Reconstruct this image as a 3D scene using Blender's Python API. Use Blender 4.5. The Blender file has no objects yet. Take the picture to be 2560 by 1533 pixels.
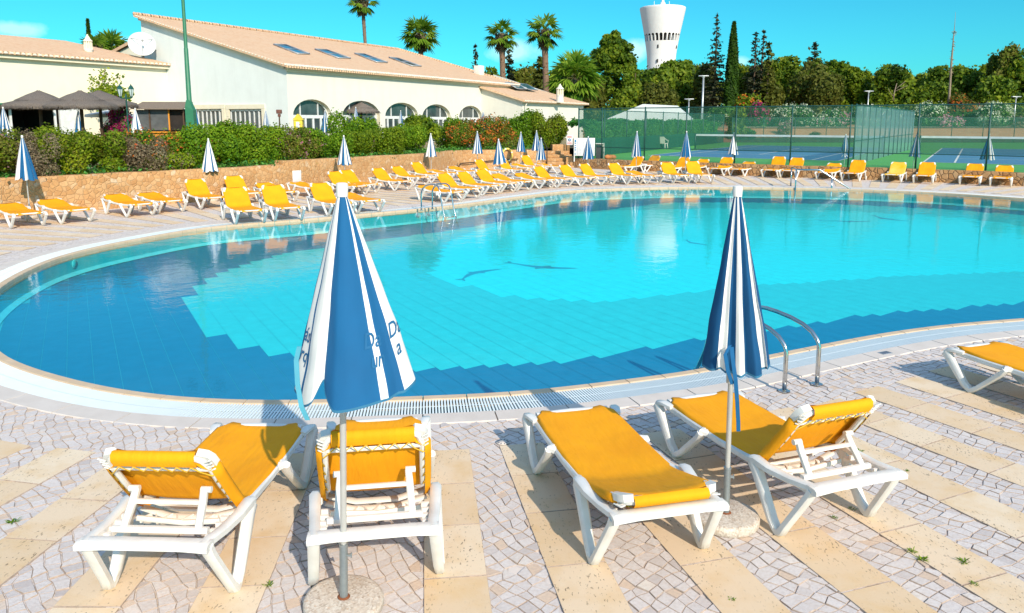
import bpy, bmesh, math, random
import numpy as np
from mathutils import Vector, Matrix, Euler
R = math.radians
random.seed(7)
scene = bpy.context.scene
COL = scene.collection

# ------------------------------------------------------------------ camera model
IW, IH, F, H, YH, YP = 2560, 1533, 1921.5, 2.51, 304.8, 599.0
PITCH = math.atan((YP-YH)/F); cP, sP = math.cos(PITCH), math.sin(PITCH)
def ray(x, y):
    u = (x-IW/2)/F; v = -(y-YP)/F
    return np.array([u, cP+v*sP, -sP+v*cP])
def g(x, y, z=0.0):
    d = ray(x, y); t = (z-H)/d[2]; return Vector((t*d[0], t*d[1], z))
def at(x, y, Y):
    d = ray(x, y); t = Y/d[1]; return Vector((t*d[0], Y, H+t*d[2]))
KD = 1.0331
def gd(x, y, z=0.0): return g(x*KD, y*KD, z)
def atd(x, y, Y): return at(x*KD, y*KD, Y)
def q1(x, y): return x/2.881, y/2.881
def q2(x, y): return 850+x/2.881, y/2.881
def q3(x, y): return 1700+x/2.881, y/2.881
def q4(x, y): return x/2.881, 510+y/2.881
def q5(x, y): return 850+x/2.881, 510+y/2.881
def q6(x, y): return 1700+x/2.881, 510+y/2.881
ZO = {1:(0,320), 2:(420,320), 3:(760,320), 4:(1020,320), 5:(1300,320), 6:(1520,320), 7:(1850,300), 8:(2130,300)}
def zz(k, x, y): return ZO[k][0]+x/5.765, ZO[k][1]+y/5.765

cd = bpy.data.cameras.new('Camera'); cam = bpy.data.objects.new('Camera', cd); COL.objects.link(cam)
cam.location = (0, 0, H); cam.rotation_euler = (R(90)-PITCH, 0, 0)
cd.sensor_width = 36; cd.lens = 36*F/IW; cd.shift_y = -(IH/2-YP)/IW
cd.clip_start = 0.05; cd.clip_end = 4000
scene.camera = cam

# ------------------------------------------------------------------ tagging
def tag(o, label=None, cat=None, group=None, kind=None):
    if label: o['label'] = label
    if cat: o['category'] = cat
    if group: o['group'] = group
    if kind: o['kind'] = kind
    return o
def empty(name, loc=(0,0,0), rz=0.0, label=None, cat=None, group=None):
    o = bpy.data.objects.new(name, None); COL.objects.link(o)
    o.location = loc; o.rotation_euler = (0, 0, rz); o.empty_display_size = .2
    return tag(o, label, cat, group)
def copy_tree(o, parent=None):
    c = o.copy(); COL.objects.link(c); c.parent = parent
    for ch in [x for x in KIDS.get(o.name, [])]:
        n = copy_tree(ch, c); KIDS.setdefault(c.name, []).append(n)
    return c
KIDS = {}
def link(name, me, parent=None):
    o = bpy.data.objects.new(name, me); COL.objects.link(o)
    if parent is not None:
        o.parent = parent; KIDS.setdefault(parent.name, []).append(o)
    return o

# ------------------------------------------------------------------ mesh builder
class MB:
    def __init__(s): s.v=[]; s.f=[]; s.m=[]; s.t=[]; s.sm=[]
    def add(s, vs, fs, m=0, tint=.5, smooth=False):
        b=len(s.v); s.v += [tuple(p) for p in vs]
        for f in fs: s.f.append(tuple(b+i for i in f)); s.m.append(m); s.t.append(tint); s.sm.append(smooth)
    def box(s, c, d, rot=None, m=0, tint=.5):
        c=Vector(c); hx,hy,hz = d[0]/2,d[1]/2,d[2]/2
        P=[Vector((x,y,z)) for x in(-hx,hx) for y in(-hy,hy) for z in(-hz,hz)]
        if rot is not None: P=[rot@p for p in P]
        s.add([c+p for p in P], [(0,1,3,2),(4,6,7,5),(0,4,5,1),(2,3,7,6),(0,2,6,4),(1,5,7,3)], m, tint)
    def cbox(s, c, d, b=.01, rot=None, m=0, tint=.5):
        # box with chamfered edges
        bm=bmesh.new(); bmesh.ops.create_cube(bm,size=1)
        for v in bm.verts: v.co=Vector((v.co.x*d[0],v.co.y*d[1],v.co.z*d[2]))
        bmesh.ops.bevel(bm,geom=bm.edges[:],offset=b,segments=2,affect='EDGES',profile=.5)
        M=(rot.to_4x4() if rot is not None else Matrix.Identity(4))
        s.addbm(bm,Matrix.Translation(Vector(c))@M,m,tint,True)
    def addbm(s, bm, M=Matrix.Identity(4), m=0, tint=.5, smooth=False):
        bm.verts.index_update()
        s.add([M@v.co for v in bm.verts],[[v.index for v in f.verts] for f in bm.faces],m,tint,smooth); bm.free()
    def tube(s, pts, r, n=8, m=0, caps=True, tint=.5, sy=1.0, up=None):
        pts=[Vector(p) for p in pts]; k=len(pts)
        rs=r if isinstance(r,(list,tuple)) else [r]*k
        rings=[]; prevx=None
        for i,p in enumerate(pts):
            a=pts[max(i-1,0)]; b=pts[min(i+1,k-1)]; t=(b-a).normalized()
            if prevx is None:
                ref=Vector(up) if up else (Vector((0,0,1)) if abs(t.z)<.9 else Vector((0,1,0)))
                x=(ref-t*ref.dot(t)).normalized()
            else:
                x=(prevx-t*prevx.dot(t)).normalized()
            prevx=x; y=t.cross(x)
            rings.append([p+(x*math.cos(2*math.pi*j/n)+y*math.sin(2*math.pi*j/n)*sy)*rs[i] for j in range(n)])
        vs=[q for rg in rings for q in rg]; fs=[]
        for i in range(k-1):
            for j in range(n): fs.append((i*n+j, i*n+(j+1)%n, (i+1)*n+(j+1)%n, (i+1)*n+j))
        if caps: fs.append(tuple(range(n-1,-1,-1))); fs.append(tuple((k-1)*n+j for j in range(n)))
        s.add(vs,fs,m,tint,True)
    def bar(s, pts, w, h, m=0, lat=Vector((0,1,0)), tint=.5):
        # rectangular section swept: w along lat, h across (rounded 8-gon section)
        pts=[Vector(p) for p in pts]; k=len(pts)
        ws=w if isinstance(w,(list,tuple)) else [w]*k; hs=h if isinstance(h,(list,tuple)) else [h]*k
        sec=[(-.5,-.3),(-.3,-.5),(.3,-.5),(.5,-.3),(.5,.3),(.3,.5),(-.3,.5),(-.5,.3)]
        vs=[]; n=8
        for i,p in enumerate(pts):
            a=pts[max(i-1,0)]; b=pts[min(i+1,k-1)]; t=(b-a).normalized()
            l=(lat-t*lat.dot(t)).normalized(); u=t.cross(l)
            for (x,y) in sec: vs.append(p+l*x*ws[i]+u*y*hs[i])
        fs=[]
        for i in range(k-1):
            for j in range(n): fs.append((i*n+j,i*n+(j+1)%n,(i+1)*n+(j+1)%n,(i+1)*n+j))
        fs.append(tuple(range(n-1,-1,-1))); fs.append(tuple((k-1)*n+j for j in range(n)))
        s.add(vs,fs,m,tint,True)
    def lathe(s, prof, c=(0,0,0), n=24, m=0, tint=.5, smooth=True, close=True):
        c=Vector(c); vs=[]; fs=[]; k=len(prof)
        for (r,z) in prof:
            for j in range(n):
                a=2*math.pi*j/n; vs.append(c+Vector((r*math.cos(a),r*math.sin(a),z)))
        for i in range(k-1):
            for j in range(n): fs.append((i*n+j,i*n+(j+1)%n,(i+1)*n+(j+1)%n,(i+1)*n+j))
        if close: fs.append(tuple(range(n-1,-1,-1))); fs.append(tuple((k-1)*n+j for j in range(n)))
        s.add(vs,fs,m,tint,smooth)
    def prism(s, poly, z0, z1, m=0, tint=.5):
        n=len(poly); vs=[(p[0],p[1],z0) for p in poly]+[(p[0],p[1],z1) for p in poly]
        fs=[tuple(range(n-1,-1,-1)),tuple(range(n,2*n))]+[(i,(i+1)%n,n+(i+1)%n,n+i) for i in range(n)]
        s.add(vs,fs,m,tint)
    def mesh(s, name, mats, tint=False):
        me=bpy.data.meshes.new(name); me.from_pydata([tuple(p) for p in s.v],[],s.f)
        if not isinstance(mats,(list,tuple)): mats=[mats]
        for m in mats: me.materials.append(m)
        me.polygons.foreach_set('material_index',s.m)
        me.polygons.foreach_set('use_smooth',s.sm)
        if tint:
            a=me.attributes.new('tint','FLOAT','FACE'); a.data.foreach_set('value',s.t)
        me.update()
        return me
    def build(s, name, mats, parent=None, tint=False, sharp=None):
        me=s.mesh(name,mats,tint)
        if sharp is not None: me.set_sharp_from_angle(angle=R(sharp))
        return link(name,me,parent)

# ------------------------------------------------------------------ materials
def newmat(name):
    m=bpy.data.materials.new(name); m.use_nodes=True
    nt=m.node_tree; b=nt.nodes['Principled BSDF']; return m,nt,b
def N(nt,t,**k):
    n=nt.nodes.new(t)
    for a,v in k.items(): setattr(n,a,v)
    return n
def L(nt,a,b): nt.links.new(a,b)
def coords(nt,scale=None,kind='Object',rot=None):
    tc=N(nt,'ShaderNodeTexCoord'); o=tc.outputs[kind]
    if scale is not None or rot is not None:
        mp=N(nt,'ShaderNodeMapping')
        if scale is not None: mp.inputs['Scale'].default_value=scale
        if rot is not None: mp.inputs['Rotation'].default_value=rot
        L(nt,o,mp.inputs['Vector']); o=mp.outputs['Vector']
    return o
def noise(nt,scale,detail=3,rough=.55,vec=None):
    n=N(nt,'ShaderNodeTexNoise'); n.inputs['Scale'].default_value=scale; n.inputs['Detail'].default_value=detail; n.inputs['Roughness'].default_value=rough
    if vec is not None: L(nt,vec,n.inputs['Vector'])
    return n.outputs['Fac']
def ramp(nt,fac,stops,interp='LINEAR'):
    r=N(nt,'ShaderNodeValToRGB'); cr=r.color_ramp; cr.interpolation=interp
    while len(cr.elements)<len(stops): cr.elements.new(.5)
    for e,(p,c) in zip(cr.elements,stops):
        e.position=p; e.color=(c[0],c[1],c[2],1) if isinstance(c,(tuple,list)) else (c,c,c,1)
    L(nt,fac,r.inputs['Fac']); return r.outputs['Color']
def mixc(nt,fac,a,b,mode='MIX'):
    n=N(nt,'ShaderNodeMix',data_type='RGBA',blend_type=mode)
    if isinstance(fac,(int,float)): n.inputs[0].default_value=fac
    else: L(nt,fac,n.inputs[0])
    for i,c in ((6,a),(7,b)):
        if isinstance(c,(tuple,list)): n.inputs[i].default_value=(c[0],c[1],c[2],1)
        else: L(nt,c,n.inputs[i])
    return n.outputs[2]
def math_(nt,op,a,b=None,c=None):
    n=N(nt,'ShaderNodeMath',operation=op)
    for i,v in enumerate((a,b,c)):
        if v is None: continue
        if isinstance(v,(int,float)): n.inputs[i].default_value=v
        else: L(nt,v,n.inputs[i])
    return n.outputs[0]
def bump(nt,b,height,strength=.3,dist=.02):
    n=N(nt,'ShaderNodeBump'); n.inputs['Strength'].default_value=strength; n.inputs['Distance'].default_value=dist
    L(nt,height,n.inputs['Height']); L(nt,n.outputs['Normal'],b.inputs['Normal']); return n
def simple(name,c,c2=None,scale=8,rough=.6,bmp=0,metal=0,spec=.5,bdist=.01,kind='Object',sheen=0):
    m,nt,b=newmat(name)
    c2=c2 or tuple(x*.8 for x in c)
    vec=coords(nt,kind=kind)
    f=noise(nt,scale,4,.6,vec)
    col=ramp(nt,f,[(.3,c2),(.7,c)]); L(nt,col,b.inputs['Base Color'])
    b.inputs['Roughness'].default_value=rough; b.inputs['Metallic'].default_value=metal
    b.inputs['Specular IOR Level'].default_value=spec
    if sheen: b.inputs['Sheen Weight'].default_value=sheen
    if bmp: bump(nt,b,noise(nt,scale*5,4,.6,vec),bmp,bdist)
    return m
def leafmat(name,cols,trans=.35,rough=.6):
    m,nt,b=newmat(name)
    a=N(nt,'ShaderNodeAttribute',attribute_name='tint')
    st=[(i/(len(cols)-1),c) for i,c in enumerate(cols)]
    col=ramp(nt,a.outputs['Fac'],st)
    vec=coords(nt,kind='Object'); f=noise(nt,.9,2,.5,vec)
    col=mixc(nt,math_(nt,'MULTIPLY',f,.7),col,mixc(nt,1.0,col,(.75,.95,.7),'MULTIPLY'))
    L(nt,col,b.inputs['Base Color']); b.inputs['Roughness'].default_value=rough
    b.inputs['Specular IOR Level'].default_value=.25
    out=nt.nodes['Material Output']
    tr=N(nt,'ShaderNodeBsdfTranslucent'); L(nt,col,tr.inputs['Color'])
    mx=N(nt,'ShaderNodeMixShader'); mx.inputs[0].default_value=trans
    L(nt,b.outputs[0],mx.inputs[1]); L(nt,tr.outputs[0],mx.inputs[2]); L(nt,mx.outputs[0],out.inputs['Surface'])
    return m

M={}
M['plastic']=simple('white_plastic',(.80,.79,.76),(.69,.665,.62),7,.38)
M['fabric']=simple('yellow_fabric',(.90,.38,.006),(.84,.34,.005),5,.75,.12,bdist=.003,spec=.2)
def cloth_mat(name,c,c2):
    m,nt,b=newmat(name); vec=coords(nt); f=noise(nt,2.6,4,.6,vec); L(nt,ramp(nt,f,[(.3,c2),(.7,c)]),b.inputs['Base Color']); b.inputs['Roughness'].default_value=.75; b.inputs['Specular IOR Level'].default_value=.2
    mp=N(nt,'ShaderNodeMapping'); mp.inputs['Scale'].default_value=(2.2,9,2); L(nt,vec,mp.inputs['Vector'])
    bump(nt,b,math_(nt,'ADD',noise(nt,2.2,3,.5,mp.outputs['Vector']),math_(nt,'MULTIPLY',noise(nt,160,2,.5,vec),.06)),.5,.02); return m
M['fabric']=cloth_mat('yellow_fabric',(.90,.385,.006),(.80,.315,.006))
M['fabric_worn']=simple('worn_yellow_fabric',(.80,.55,.13),(.86,.45,.01),2.2,.8,.1,spec=.2)
M['cord']=simple('yellow_cord',(.80,.48,.03),None,20,.7)
M['blue']=simple('blue_canvas',(.010,.115,.275),(.012,.10,.24),3,.8,.15,spec=.2,bdist=.004)
M['white']=simple('white_canvas',(.78,.77,.74),(.72,.71,.68),3,.8,.15,spec=.2,bdist=.004)
M['navy']=simple('navy_canvas',(.008,.080,.20),(.009,.068,.17),3,.8,.15,spec=.2,bdist=.004)
M['grey_canvas']=simple('grey_canvas',(.48,.48,.52),(.42,.42,.46),3,.8,.15,spec=.2)
M['strap']=simple('pale_blue_strap',(.07,.33,.44),None,6,.8)
M['pole']=simple('painted_pole',(.55,.54,.51),(.45,.44,.42),9,.35,metal=.3)
M['galv']=simple('galvanised_steel',(.36,.40,.41),(.28,.32,.34),30,.45,metal=.7)
M['steel']=simple('polished_steel',(.62,.62,.60),(.55,.55,.53),6,.14,metal=1)
M['rust']=simple('rust',(.25,.08,.03),None,30,.9)
M['lettering']=simple('blue_print',(.010,.13,.30),None,5,.8)

def terrazzo():
    m,nt,b=newmat('exposed_aggregate'); vec=coords(nt)
    v=N(nt,'ShaderNodeTexVoronoi'); v.inputs['Scale'].default_value=95; L(nt,vec,v.inputs['Vector'])
    c=ramp(nt,v.outputs['Color'],[(.1,(.42,.34,.27)),(.4,(.58,.50,.42)),(.75,(.68,.62,.54)),(.97,(.52,.36,.24))])
    f=noise(nt,7,4,.6,vec); c=mixc(nt,ramp(nt,f,[(.45,0.),(.75,.35)]),c,(.36,.27,.19)); L(nt,c,b.inputs['Base Color']); b.inputs['Roughness'].default_value=.85
    bump(nt,b,v.outputs['Distance'],.5,.004); return m
M['terrazzo']=terrazzo()

def cobble_far():
    m,nt,b=newmat('cobble_mortar'); vec=coords(nt)
    v=N(nt,'ShaderNodeTexVoronoi',feature='DISTANCE_TO_EDGE'); v.inputs['Scale'].default_value=11; v.inputs['Randomness'].default_value=.6; L(nt,vec,v.inputs['Vector'])
    v2=N(nt,'ShaderNodeTexVoronoi'); v2.inputs['Scale'].default_value=11; v2.inputs['Randomness'].default_value=.6; L(nt,vec,v2.inputs['Vector'])
    c=ramp(nt,v2.outputs['Color'],[(.1,(.61,.54,.50)),(.6,(.69,.62,.58)),(.9,(.71,.62,.53))])
    c=mixc(nt,ramp(nt,v.outputs['Distance'],[(.0,.55),(.09,0.)]),c,(.34,.27,.22)); L(nt,c,b.inputs['Base Color']); b.inputs['Roughness'].default_value=.85
    bump(nt,b,v.outputs['Distance'],.2,.02); return m
M['cobble_far']=cobble_far()
def cobble_near():
    m,nt,b=newmat('limestone_setts'); vec=coords(nt)
    a=N(nt,'ShaderNodeAttribute',attribute_name='tint')
    c=ramp(nt,a.outputs['Fac'],[(0,(.52,.465,.445)),(.35,(.63,.575,.55)),(.7,(.68,.625,.60)),(.93,(.69,.62,.555)),(1,(.65,.50,.38))])
    f=noise(nt,45,4,.65,vec); c=mixc(nt,ramp(nt,f,[(.4,0.),(.75,.5)]),c,(.46,.37,.31))
    L(nt,c,b.inputs['Base Color']); b.inputs['Roughness'].default_value=.75
    bump(nt,b,noise(nt,60,5,.65,vec),.5,.006); return m
M['cobble']=cobble_near(); M['jointsand']=simple('sandy_joint',(.50,.40,.33),(.33,.25,.20),30,.95)
def slab():
    m,nt,b=newmat('sandstone_slab'); vec=coords(nt)
    a=N(nt,'ShaderNodeAttribute',attribute_name='tint')
    c=ramp(nt,a.outputs['Fac'],[(0,(.69,.52,.34)),(.5,(.74,.575,.40)),(1,(.78,.64,.47))])
    f=noise(nt,3.5,5,.6,vec); c=mixc(nt,ramp(nt,f,[(.45,0.),(.75,.7)]),c,(.66,.43,.19))
    # small pits and black lichen specks
    mp=N(nt,'ShaderNodeMapping'); mp.inputs['Scale'].default_value=(1,.45,1); L(nt,vec,mp.inputs['Vector'])
    p=noise(nt,75,2,.5,mp.outputs['Vector']); big=noise(nt,2.2,3,.5,vec)
    pit=math_(nt,'MULTIPLY',ramp(nt,p,[(.635,0.),(.67,1.)]),ramp(nt,big,[(.40,.08),(.60,1.)]))
    c=mixc(nt,math_(nt,'MULTIPLY',pit,.75),c,(.10,.075,.05))
    L(nt,c,b.inputs['Base Color']); b.inputs['Roughness'].default_value=.8
    bump(nt,b,math_(nt,'SUBTRACT',noise(nt,90,4,.6,vec),math_(nt,'MULTIPLY',pit,1.5)),.35,.004); return m
M['slab']=slab()
M['coping']=simple('sand_coping',(.66,.50,.34),(.58,.42,.27),5,.6,.15)
M['kerb']=simple('kerb_stone',(.68,.61,.55),(.60,.53,.47),4,.7,.25,bdist=.004)
M['grate']=simple('grate_plastic',(.78,.85,.86),(.74,.82,.83),5,.45)
M['channel']=simple('gutter_channel',(.10,.24,.28),(.14,.30,.34),6,.4)

def stonewall(name,dark=1.0):
    m,nt,b=newmat(name); vec=coords(nt)
    wn=N(nt,'ShaderNodeTexNoise'); wn.inputs['Scale'].default_value=3; L(nt,vec,wn.inputs['Vector'])
    vv=mixc(nt,.12,vec,wn.outputs['Color'],'ADD')
    def vor(feat):
        v=N(nt,'ShaderNodeTexVoronoi',feature=feat); v.inputs['Scale'].default_value=(7.5 if dark>.8 else 4.6); L(nt,vv,v.inputs['Vector']); return v
    v=vor('DISTANCE_TO_EDGE'); v2=vor('F1')
    c=ramp(nt,v2.outputs['Color'],[(.1,(.46*dark,.23*dark,.085*dark)),(.45,(.57*dark,.31*dark,.125*dark)),(.8,(.60*dark,.37*dark,.18*dark)),(.95,(.60*dark,.45*dark,.30*dark))])
    f=noise(nt,9,5,.65,vec); c=mixc(nt,ramp(nt,f,[(.38,0.),(.75,.6)]),c,(.40*dark,.22*dark,.10*dark))
    c=mixc(nt,ramp(nt,v.outputs['Distance'],[(.0,.5 if dark>.8 else 1.),(.05,0.)]),c,(.47*dark,.28*dark,.14*dark) if dark>.8 else (.16,.09,.05)); L(nt,c,b.inputs['Base Color']); b.inputs['Roughness'].default_value=.9
    hgt=math_(nt,'ADD',ramp(nt,v.outputs['Distance'],[(0,0.),(.12,1.)]),math_(nt,'MULTIPLY',f,.5))
    bump(nt,b,hgt,.55 if dark>.8 else .9,.035); return m
M['wall']=stonewall('rubble_stone'); M['wall_dark']=stonewall('dark_rubble_stone',.72)

def plaster(name,c):
    m,nt,b=newmat(name); vec=coords(nt)
    f=noise(nt,1.2,4,.6,vec); mp=N(nt,'ShaderNodeMapping'); mp.inputs['Scale'].default_value=(1.5,1.5,.18); L(nt,vec,mp.inputs['Vector'])
    s=noise(nt,1.4,4,.6,mp.outputs['Vector'])
    col=ramp(nt,f,[(.3,tuple(x*.94 for x in c)),(.7,c)]); col=mixc(nt,ramp(nt,s,[(.48,0.),(.8,.28)]),col,tuple(x*.72 for x in c))
    L(nt,col,b.inputs['Base Color']); b.inputs['Roughness'].default_value=.85; bump(nt,b,noise(nt,30,4,.6,vec),.15,.01); return m
M['plaster']=plaster('white_render',(.76,.735,.66)); M['plaster_gable']=plaster('cool_white_render',(.75,.79,.77)); M['plaster_cream']=plaster('cream_render',(.86,.79,.63))
def tiles():
    m,nt,b=newmat('clay_tiles'); vec=coords(nt)
    w=N(nt,'ShaderNodeTexWave',wave_type='BANDS',bands_direction='X'); w.inputs['Scale'].default_value=1.45; w.inputs['Distortion'].default_value=.25; w.inputs['Detail'].default_value=1; L(nt,vec,w.inputs['Vector'])
    r=N(nt,'ShaderNodeTexWave',wave_type='BANDS',bands_direction='Y',wave_profile='SAW'); r.inputs['Scale'].default_value=.85; r.inputs['Distortion'].default_value=.15; L(nt,vec,r.inputs['Vector'])
    f=noise(nt,4,5,.7,vec); big=noise(nt,.5,3,.6,vec)
    c=ramp(nt,f,[(.25,(.64,.36,.20)),(.5,(.76,.49,.30)),(.75,(.80,.58,.39))]); c=mixc(nt,ramp(nt,big,[(.4,0.),(.7,.4)]),c,(.75,.54,.36))
    c=mixc(nt,ramp(nt,w.outputs['Fac'],[(0,.28),(.3,0.)]),c,(.36,.19,.11)); c=mixc(nt,ramp(nt,r.outputs['Fac'],[(.9,0.),(1,.25)]),c,(.38,.20,.12))
    L(nt,c,b.inputs['Base Color']); b.inputs['Roughness'].default_value=.85
    bump(nt,b,math_(nt,'ADD',w.outputs['Fac'],math_(nt,'MULTIPLY',r.outputs['Fac'],.5)),.9,.06); return m
M['tiles']=tiles()
M['tile_end']=simple('pale_tile_ends',(.84,.79,.70),(.74,.64,.52),9,.8)
M['cornice']=simple('cornice_plaster',(.80,.74,.58),(.74,.67,.51),3,.8)
M['frame_white']=simple('white_frames',(.78,.80,.80),None,6,.4)
M['glass']=simple('dark_glass',(.07,.095,.10),(.03,.045,.05),1.5,.06,spec=.8)
M['glass_sky']=simple('skylight_glass',(.06,.075,.08),None,1.5,.08,spec=.8)
M['solar']=simple('solar_glass',(.03,.10,.14),None,4,.1,spec=.8)
M['alu']=simple('aluminium',(.5,.52,.54),None,6,.4,metal=.6)
M['darkin']=simple('dark_interior',(.012,.010,.009),(.03,.022,.018),2,.9)
M['wood']=simple('orange_wood',(.72,.30,.02),(.60,.22,.015),6,.6,.1)
M['wood_dark']=simple('dark_timber',(.10,.055,.03),(.06,.035,.02),9,.8)
M['shingle']=simple('weathered_boards',(.26,.20,.15),(.16,.12,.09),14,.9,.4)
M['screen']=simple('smoky_screen',(.11,.12,.125),(.07,.075,.08),3,.4)
M['greenpaint']=simple('green_paint',(.035,.20,.10),(.028,.16,.085),4,.5)
M['greendark']=simple('dark_green_paint',(.008,.085,.07),(.006,.06,.05),6,.5)
M['fencepost']=simple('dark_green_post',(.008,.075,.065),None,6,.5)
M['lampglass']=simple('lamp_glass',(.55,.66,.66),None,5,.15)
M['dish']=simple('white_dish',(.74,.76,.76),None,4,.5)
M['bark']=simple('bark',(.13,.085,.055),(.07,.045,.03),12,.95,.5,bdist=.03)
M['bark_pale']=simple('pale_bark',(.34,.26,.19),(.22,.16,.11),12,.95,.4)
M['palmtrunk']=simple('palm_trunk',(.27,.17,.11),(.15,.09,.06),7,.95,.6,bdist=.05)
M['dirt']=simple('bare_earth',(.42,.20,.09),(.33,.16,.075),.8,.95,.4,bdist=.1)
M['soil']=simple('dry_ground',(.34,.24,.13),(.20,.19,.08),.5,.95,.4,bdist=.1)
M['path']=simple('pale_path',(.55,.45,.33),None,1,.9)
M['court_green']=simple('green_court',(.09,.38,.07),(.075,.34,.065),.5,.8)
M['court_blue']=simple('blue_court',(.055,.20,.36),(.05,.18,.33),.5,.8)
M['line']=simple('court_line',(.74,.76,.74),None,3,.8)
M['screen_green']=simple('green_windscreen',(.012,.12,.085),(.010,.10,.07),1.5,.9)
M['tent']=simple('tent_fabric',(.66,.69,.70),(.58,.62,.64),1.2,.7)
M['tower']=plaster('tower_render',(.80,.80,.80))
M['chairwhite']=simple('chair_plastic',(.78,.76,.68),None,6,.4)
M['bin']=simple('bin_grey',(.06,.075,.075),(.045,.055,.055),4,.6)
M['binrim']=simple('bin_rim',(.60,.64,.56),None,4,.6)
M['ring']=simple('life_ring_yellow',(.80,.60,.12),(.70,.50,.10),6,.6)
M['terracotta']=simple('terracotta',(.60,.22,.07),None,6,.8)
M['red']=simple('red_print',(.62,.10,.09),None,6,.7)
M['signblue']=simple('blue_print_sign',(.02,.22,.45),None,6,.7)
M['signdark']=simple('dark_print',(.05,.08,.16),None,6,.7)
M['signgrey']=simple('grey_print',(.25,.30,.38),None,6,.7)
M['signwhite']=simple('sign_board',(.80,.80,.80),None,6,.5)
M['yellowbox']=simple('yellow_paint',(.80,.62,.05),None,5,.6)
M['brownbox']=simple('brown_box',(.18,.07,.05),None,6,.7)
M['iron']=simple('dark_iron',(.03,.03,.03),None,8,.5,metal=.5)
def thatch():
    m,nt,b=newmat('thatch'); vec=coords(nt,kind='Object')
    mp=N(nt,'ShaderNodeMapping'); mp.inputs['Scale'].default_value=(14,14,2.2); L(nt,vec,mp.inputs['Vector'])
    f=noise(nt,2.5,5,.7,mp.outputs['Vector']); c=ramp(nt,f,[(.3,(.08,.065,.055)),(.55,(.20,.165,.14)),(.8,(.36,.30,.26))]); L(nt,c,b.inputs['Base Color']); b.inputs['Roughness'].default_value=.95; bump(nt,b,f,.9,.06); return m
M['thatch']=thatch()
def meshmat(name,col,alpha,transl=0.0):
    m,nt,b=newmat(name); out=nt.nodes['Material Output']
    L(nt,ramp(nt,noise(nt,1.2,3,.6,coords(nt,scale=(3,3,.35))),[(.3,tuple(x*.75 for x in col)),(.7,col)]),b.inputs['Base Color']); b.inputs['Roughness'].default_value=.8
    sh=b.outputs[0]
    if transl:
        t=N(nt,'ShaderNodeBsdfTranslucent'); t.inputs['Color'].default_value=(*col,1); x=N(nt,'ShaderNodeMixShader'); x.inputs[0].default_value=transl; L(nt,sh,x.inputs[1]); L(nt,t.outputs[0],x.inputs[2]); sh=x.outputs[0]
    tr=N(nt,'ShaderNodeBsdfTransparent'); mx=N(nt,'ShaderNodeMixShader'); mx.inputs[0].default_value=alpha
    L(nt,tr.outputs[0],mx.inputs[1]); L(nt,sh,mx.inputs[2]); L(nt,mx.outputs[0],out.inputs['Surface']); return m
M['wire']=meshmat('green_wire_mesh',(.06,.27,.19),.20)
M['wire_screen']=meshmat('green_screen_mesh',(.05,.26,.18),.34,.3)
M['netmesh']=meshmat('net_mesh',(.01,.04,.035),.5)
M['windscreen']=meshmat('faded_windscreen',(.34,.56,.56),.58,.5)
M['windscreen_low']=meshmat('dark_windscreen',(.012,.15,.10),.80,.2)
def water():
    m,nt,b=newmat('pool_water'); nt.nodes.remove(b); out=nt.nodes['Material Output']
    vec=coords(nt); mp=N(nt,'ShaderNodeMapping'); mp.inputs['Scale'].default_value=(1.0,1.0,1.0); L(nt,vec,mp.inputs['Vector'])
    n1=noise(nt,3.2,3,.5,mp.outputs['Vector']); n2=noise(nt,13,3,.55,mp.outputs['Vector'])
    amp=ramp(nt,noise(nt,.22,2,.5,vec),[(.35,.25),(.65,1.)])
    h=math_(nt,'MULTIPLY',math_(nt,'ADD',n1,math_(nt,'MULTIPLY',n2,.36)),amp)
    bp=N(nt,'ShaderNodeBump'); bp.inputs['Strength'].default_value=.17; bp.inputs['Distance'].default_value=.028; L(nt,h,bp.inputs['Height'])
    ge=N(nt,'ShaderNodeNewGeometry'); dt=N(nt,'ShaderNodeVectorMath',operation='DOT_PRODUCT'); L(nt,bp.outputs['Normal'],dt.inputs[0]); L(nt,ge.outputs['Incoming'],dt.inputs[1])
    # Schlick's curve for water, the same from above and from below
    fr_=math_(nt,'MULTIPLY_ADD',math_(nt,'POWER',math_(nt,'SUBTRACT',1.0,math_(nt,'MINIMUM',math_(nt,'ABSOLUTE',dt.outputs['Value']),1.0)),5.0),.95,.02)
    gl=N(nt,'ShaderNodeBsdfGlossy'); gl.inputs['Roughness'].default_value=.015; L(nt,bp.outputs['Normal'],gl.inputs['Normal'])
    tr=N(nt,'ShaderNodeBsdfTransparent'); tr.inputs['Color'].default_value=(.87,.985,.98,1)
    mx=N(nt,'ShaderNodeMixShader'); L(nt,fr_,mx.inputs[0]); L(nt,tr.outputs[0],mx.inputs[1]); L(nt,gl.outputs[0],mx.inputs[2]); L(nt,mx.outputs[0],out.inputs['Surface']); return m
M['water']=water()
def poolfloor(name,c):
    m,nt,b=newmat(name); vec=coords(nt)
    # faint random variation of the tile colour
    f=noise(nt,5,2,.5,vec); col=ramp(nt,f,[(.3,tuple(x*.94 for x in c)),(.7,tuple(min(1,x*1.04) for x in c))])
    L(nt,col,b.inputs['Base Color']); b.inputs['Roughness'].default_value=.5; b.inputs['Specular IOR Level'].default_value=.1; return m
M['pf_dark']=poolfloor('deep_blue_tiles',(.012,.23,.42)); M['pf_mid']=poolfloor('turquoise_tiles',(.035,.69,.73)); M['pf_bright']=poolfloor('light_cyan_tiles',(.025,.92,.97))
M['pf_wall']=poolfloor('pool_wall_tiles',(.015,.52,.60)); M['pf_cove']=poolfloor('pool_cove',(.10,.72,.80)); M['grout']=poolfloor('pool_grout',(.04,.48,.62)); M['mosaic']=poolfloor('dolphin_tiles',(.02,.34,.50))

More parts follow.
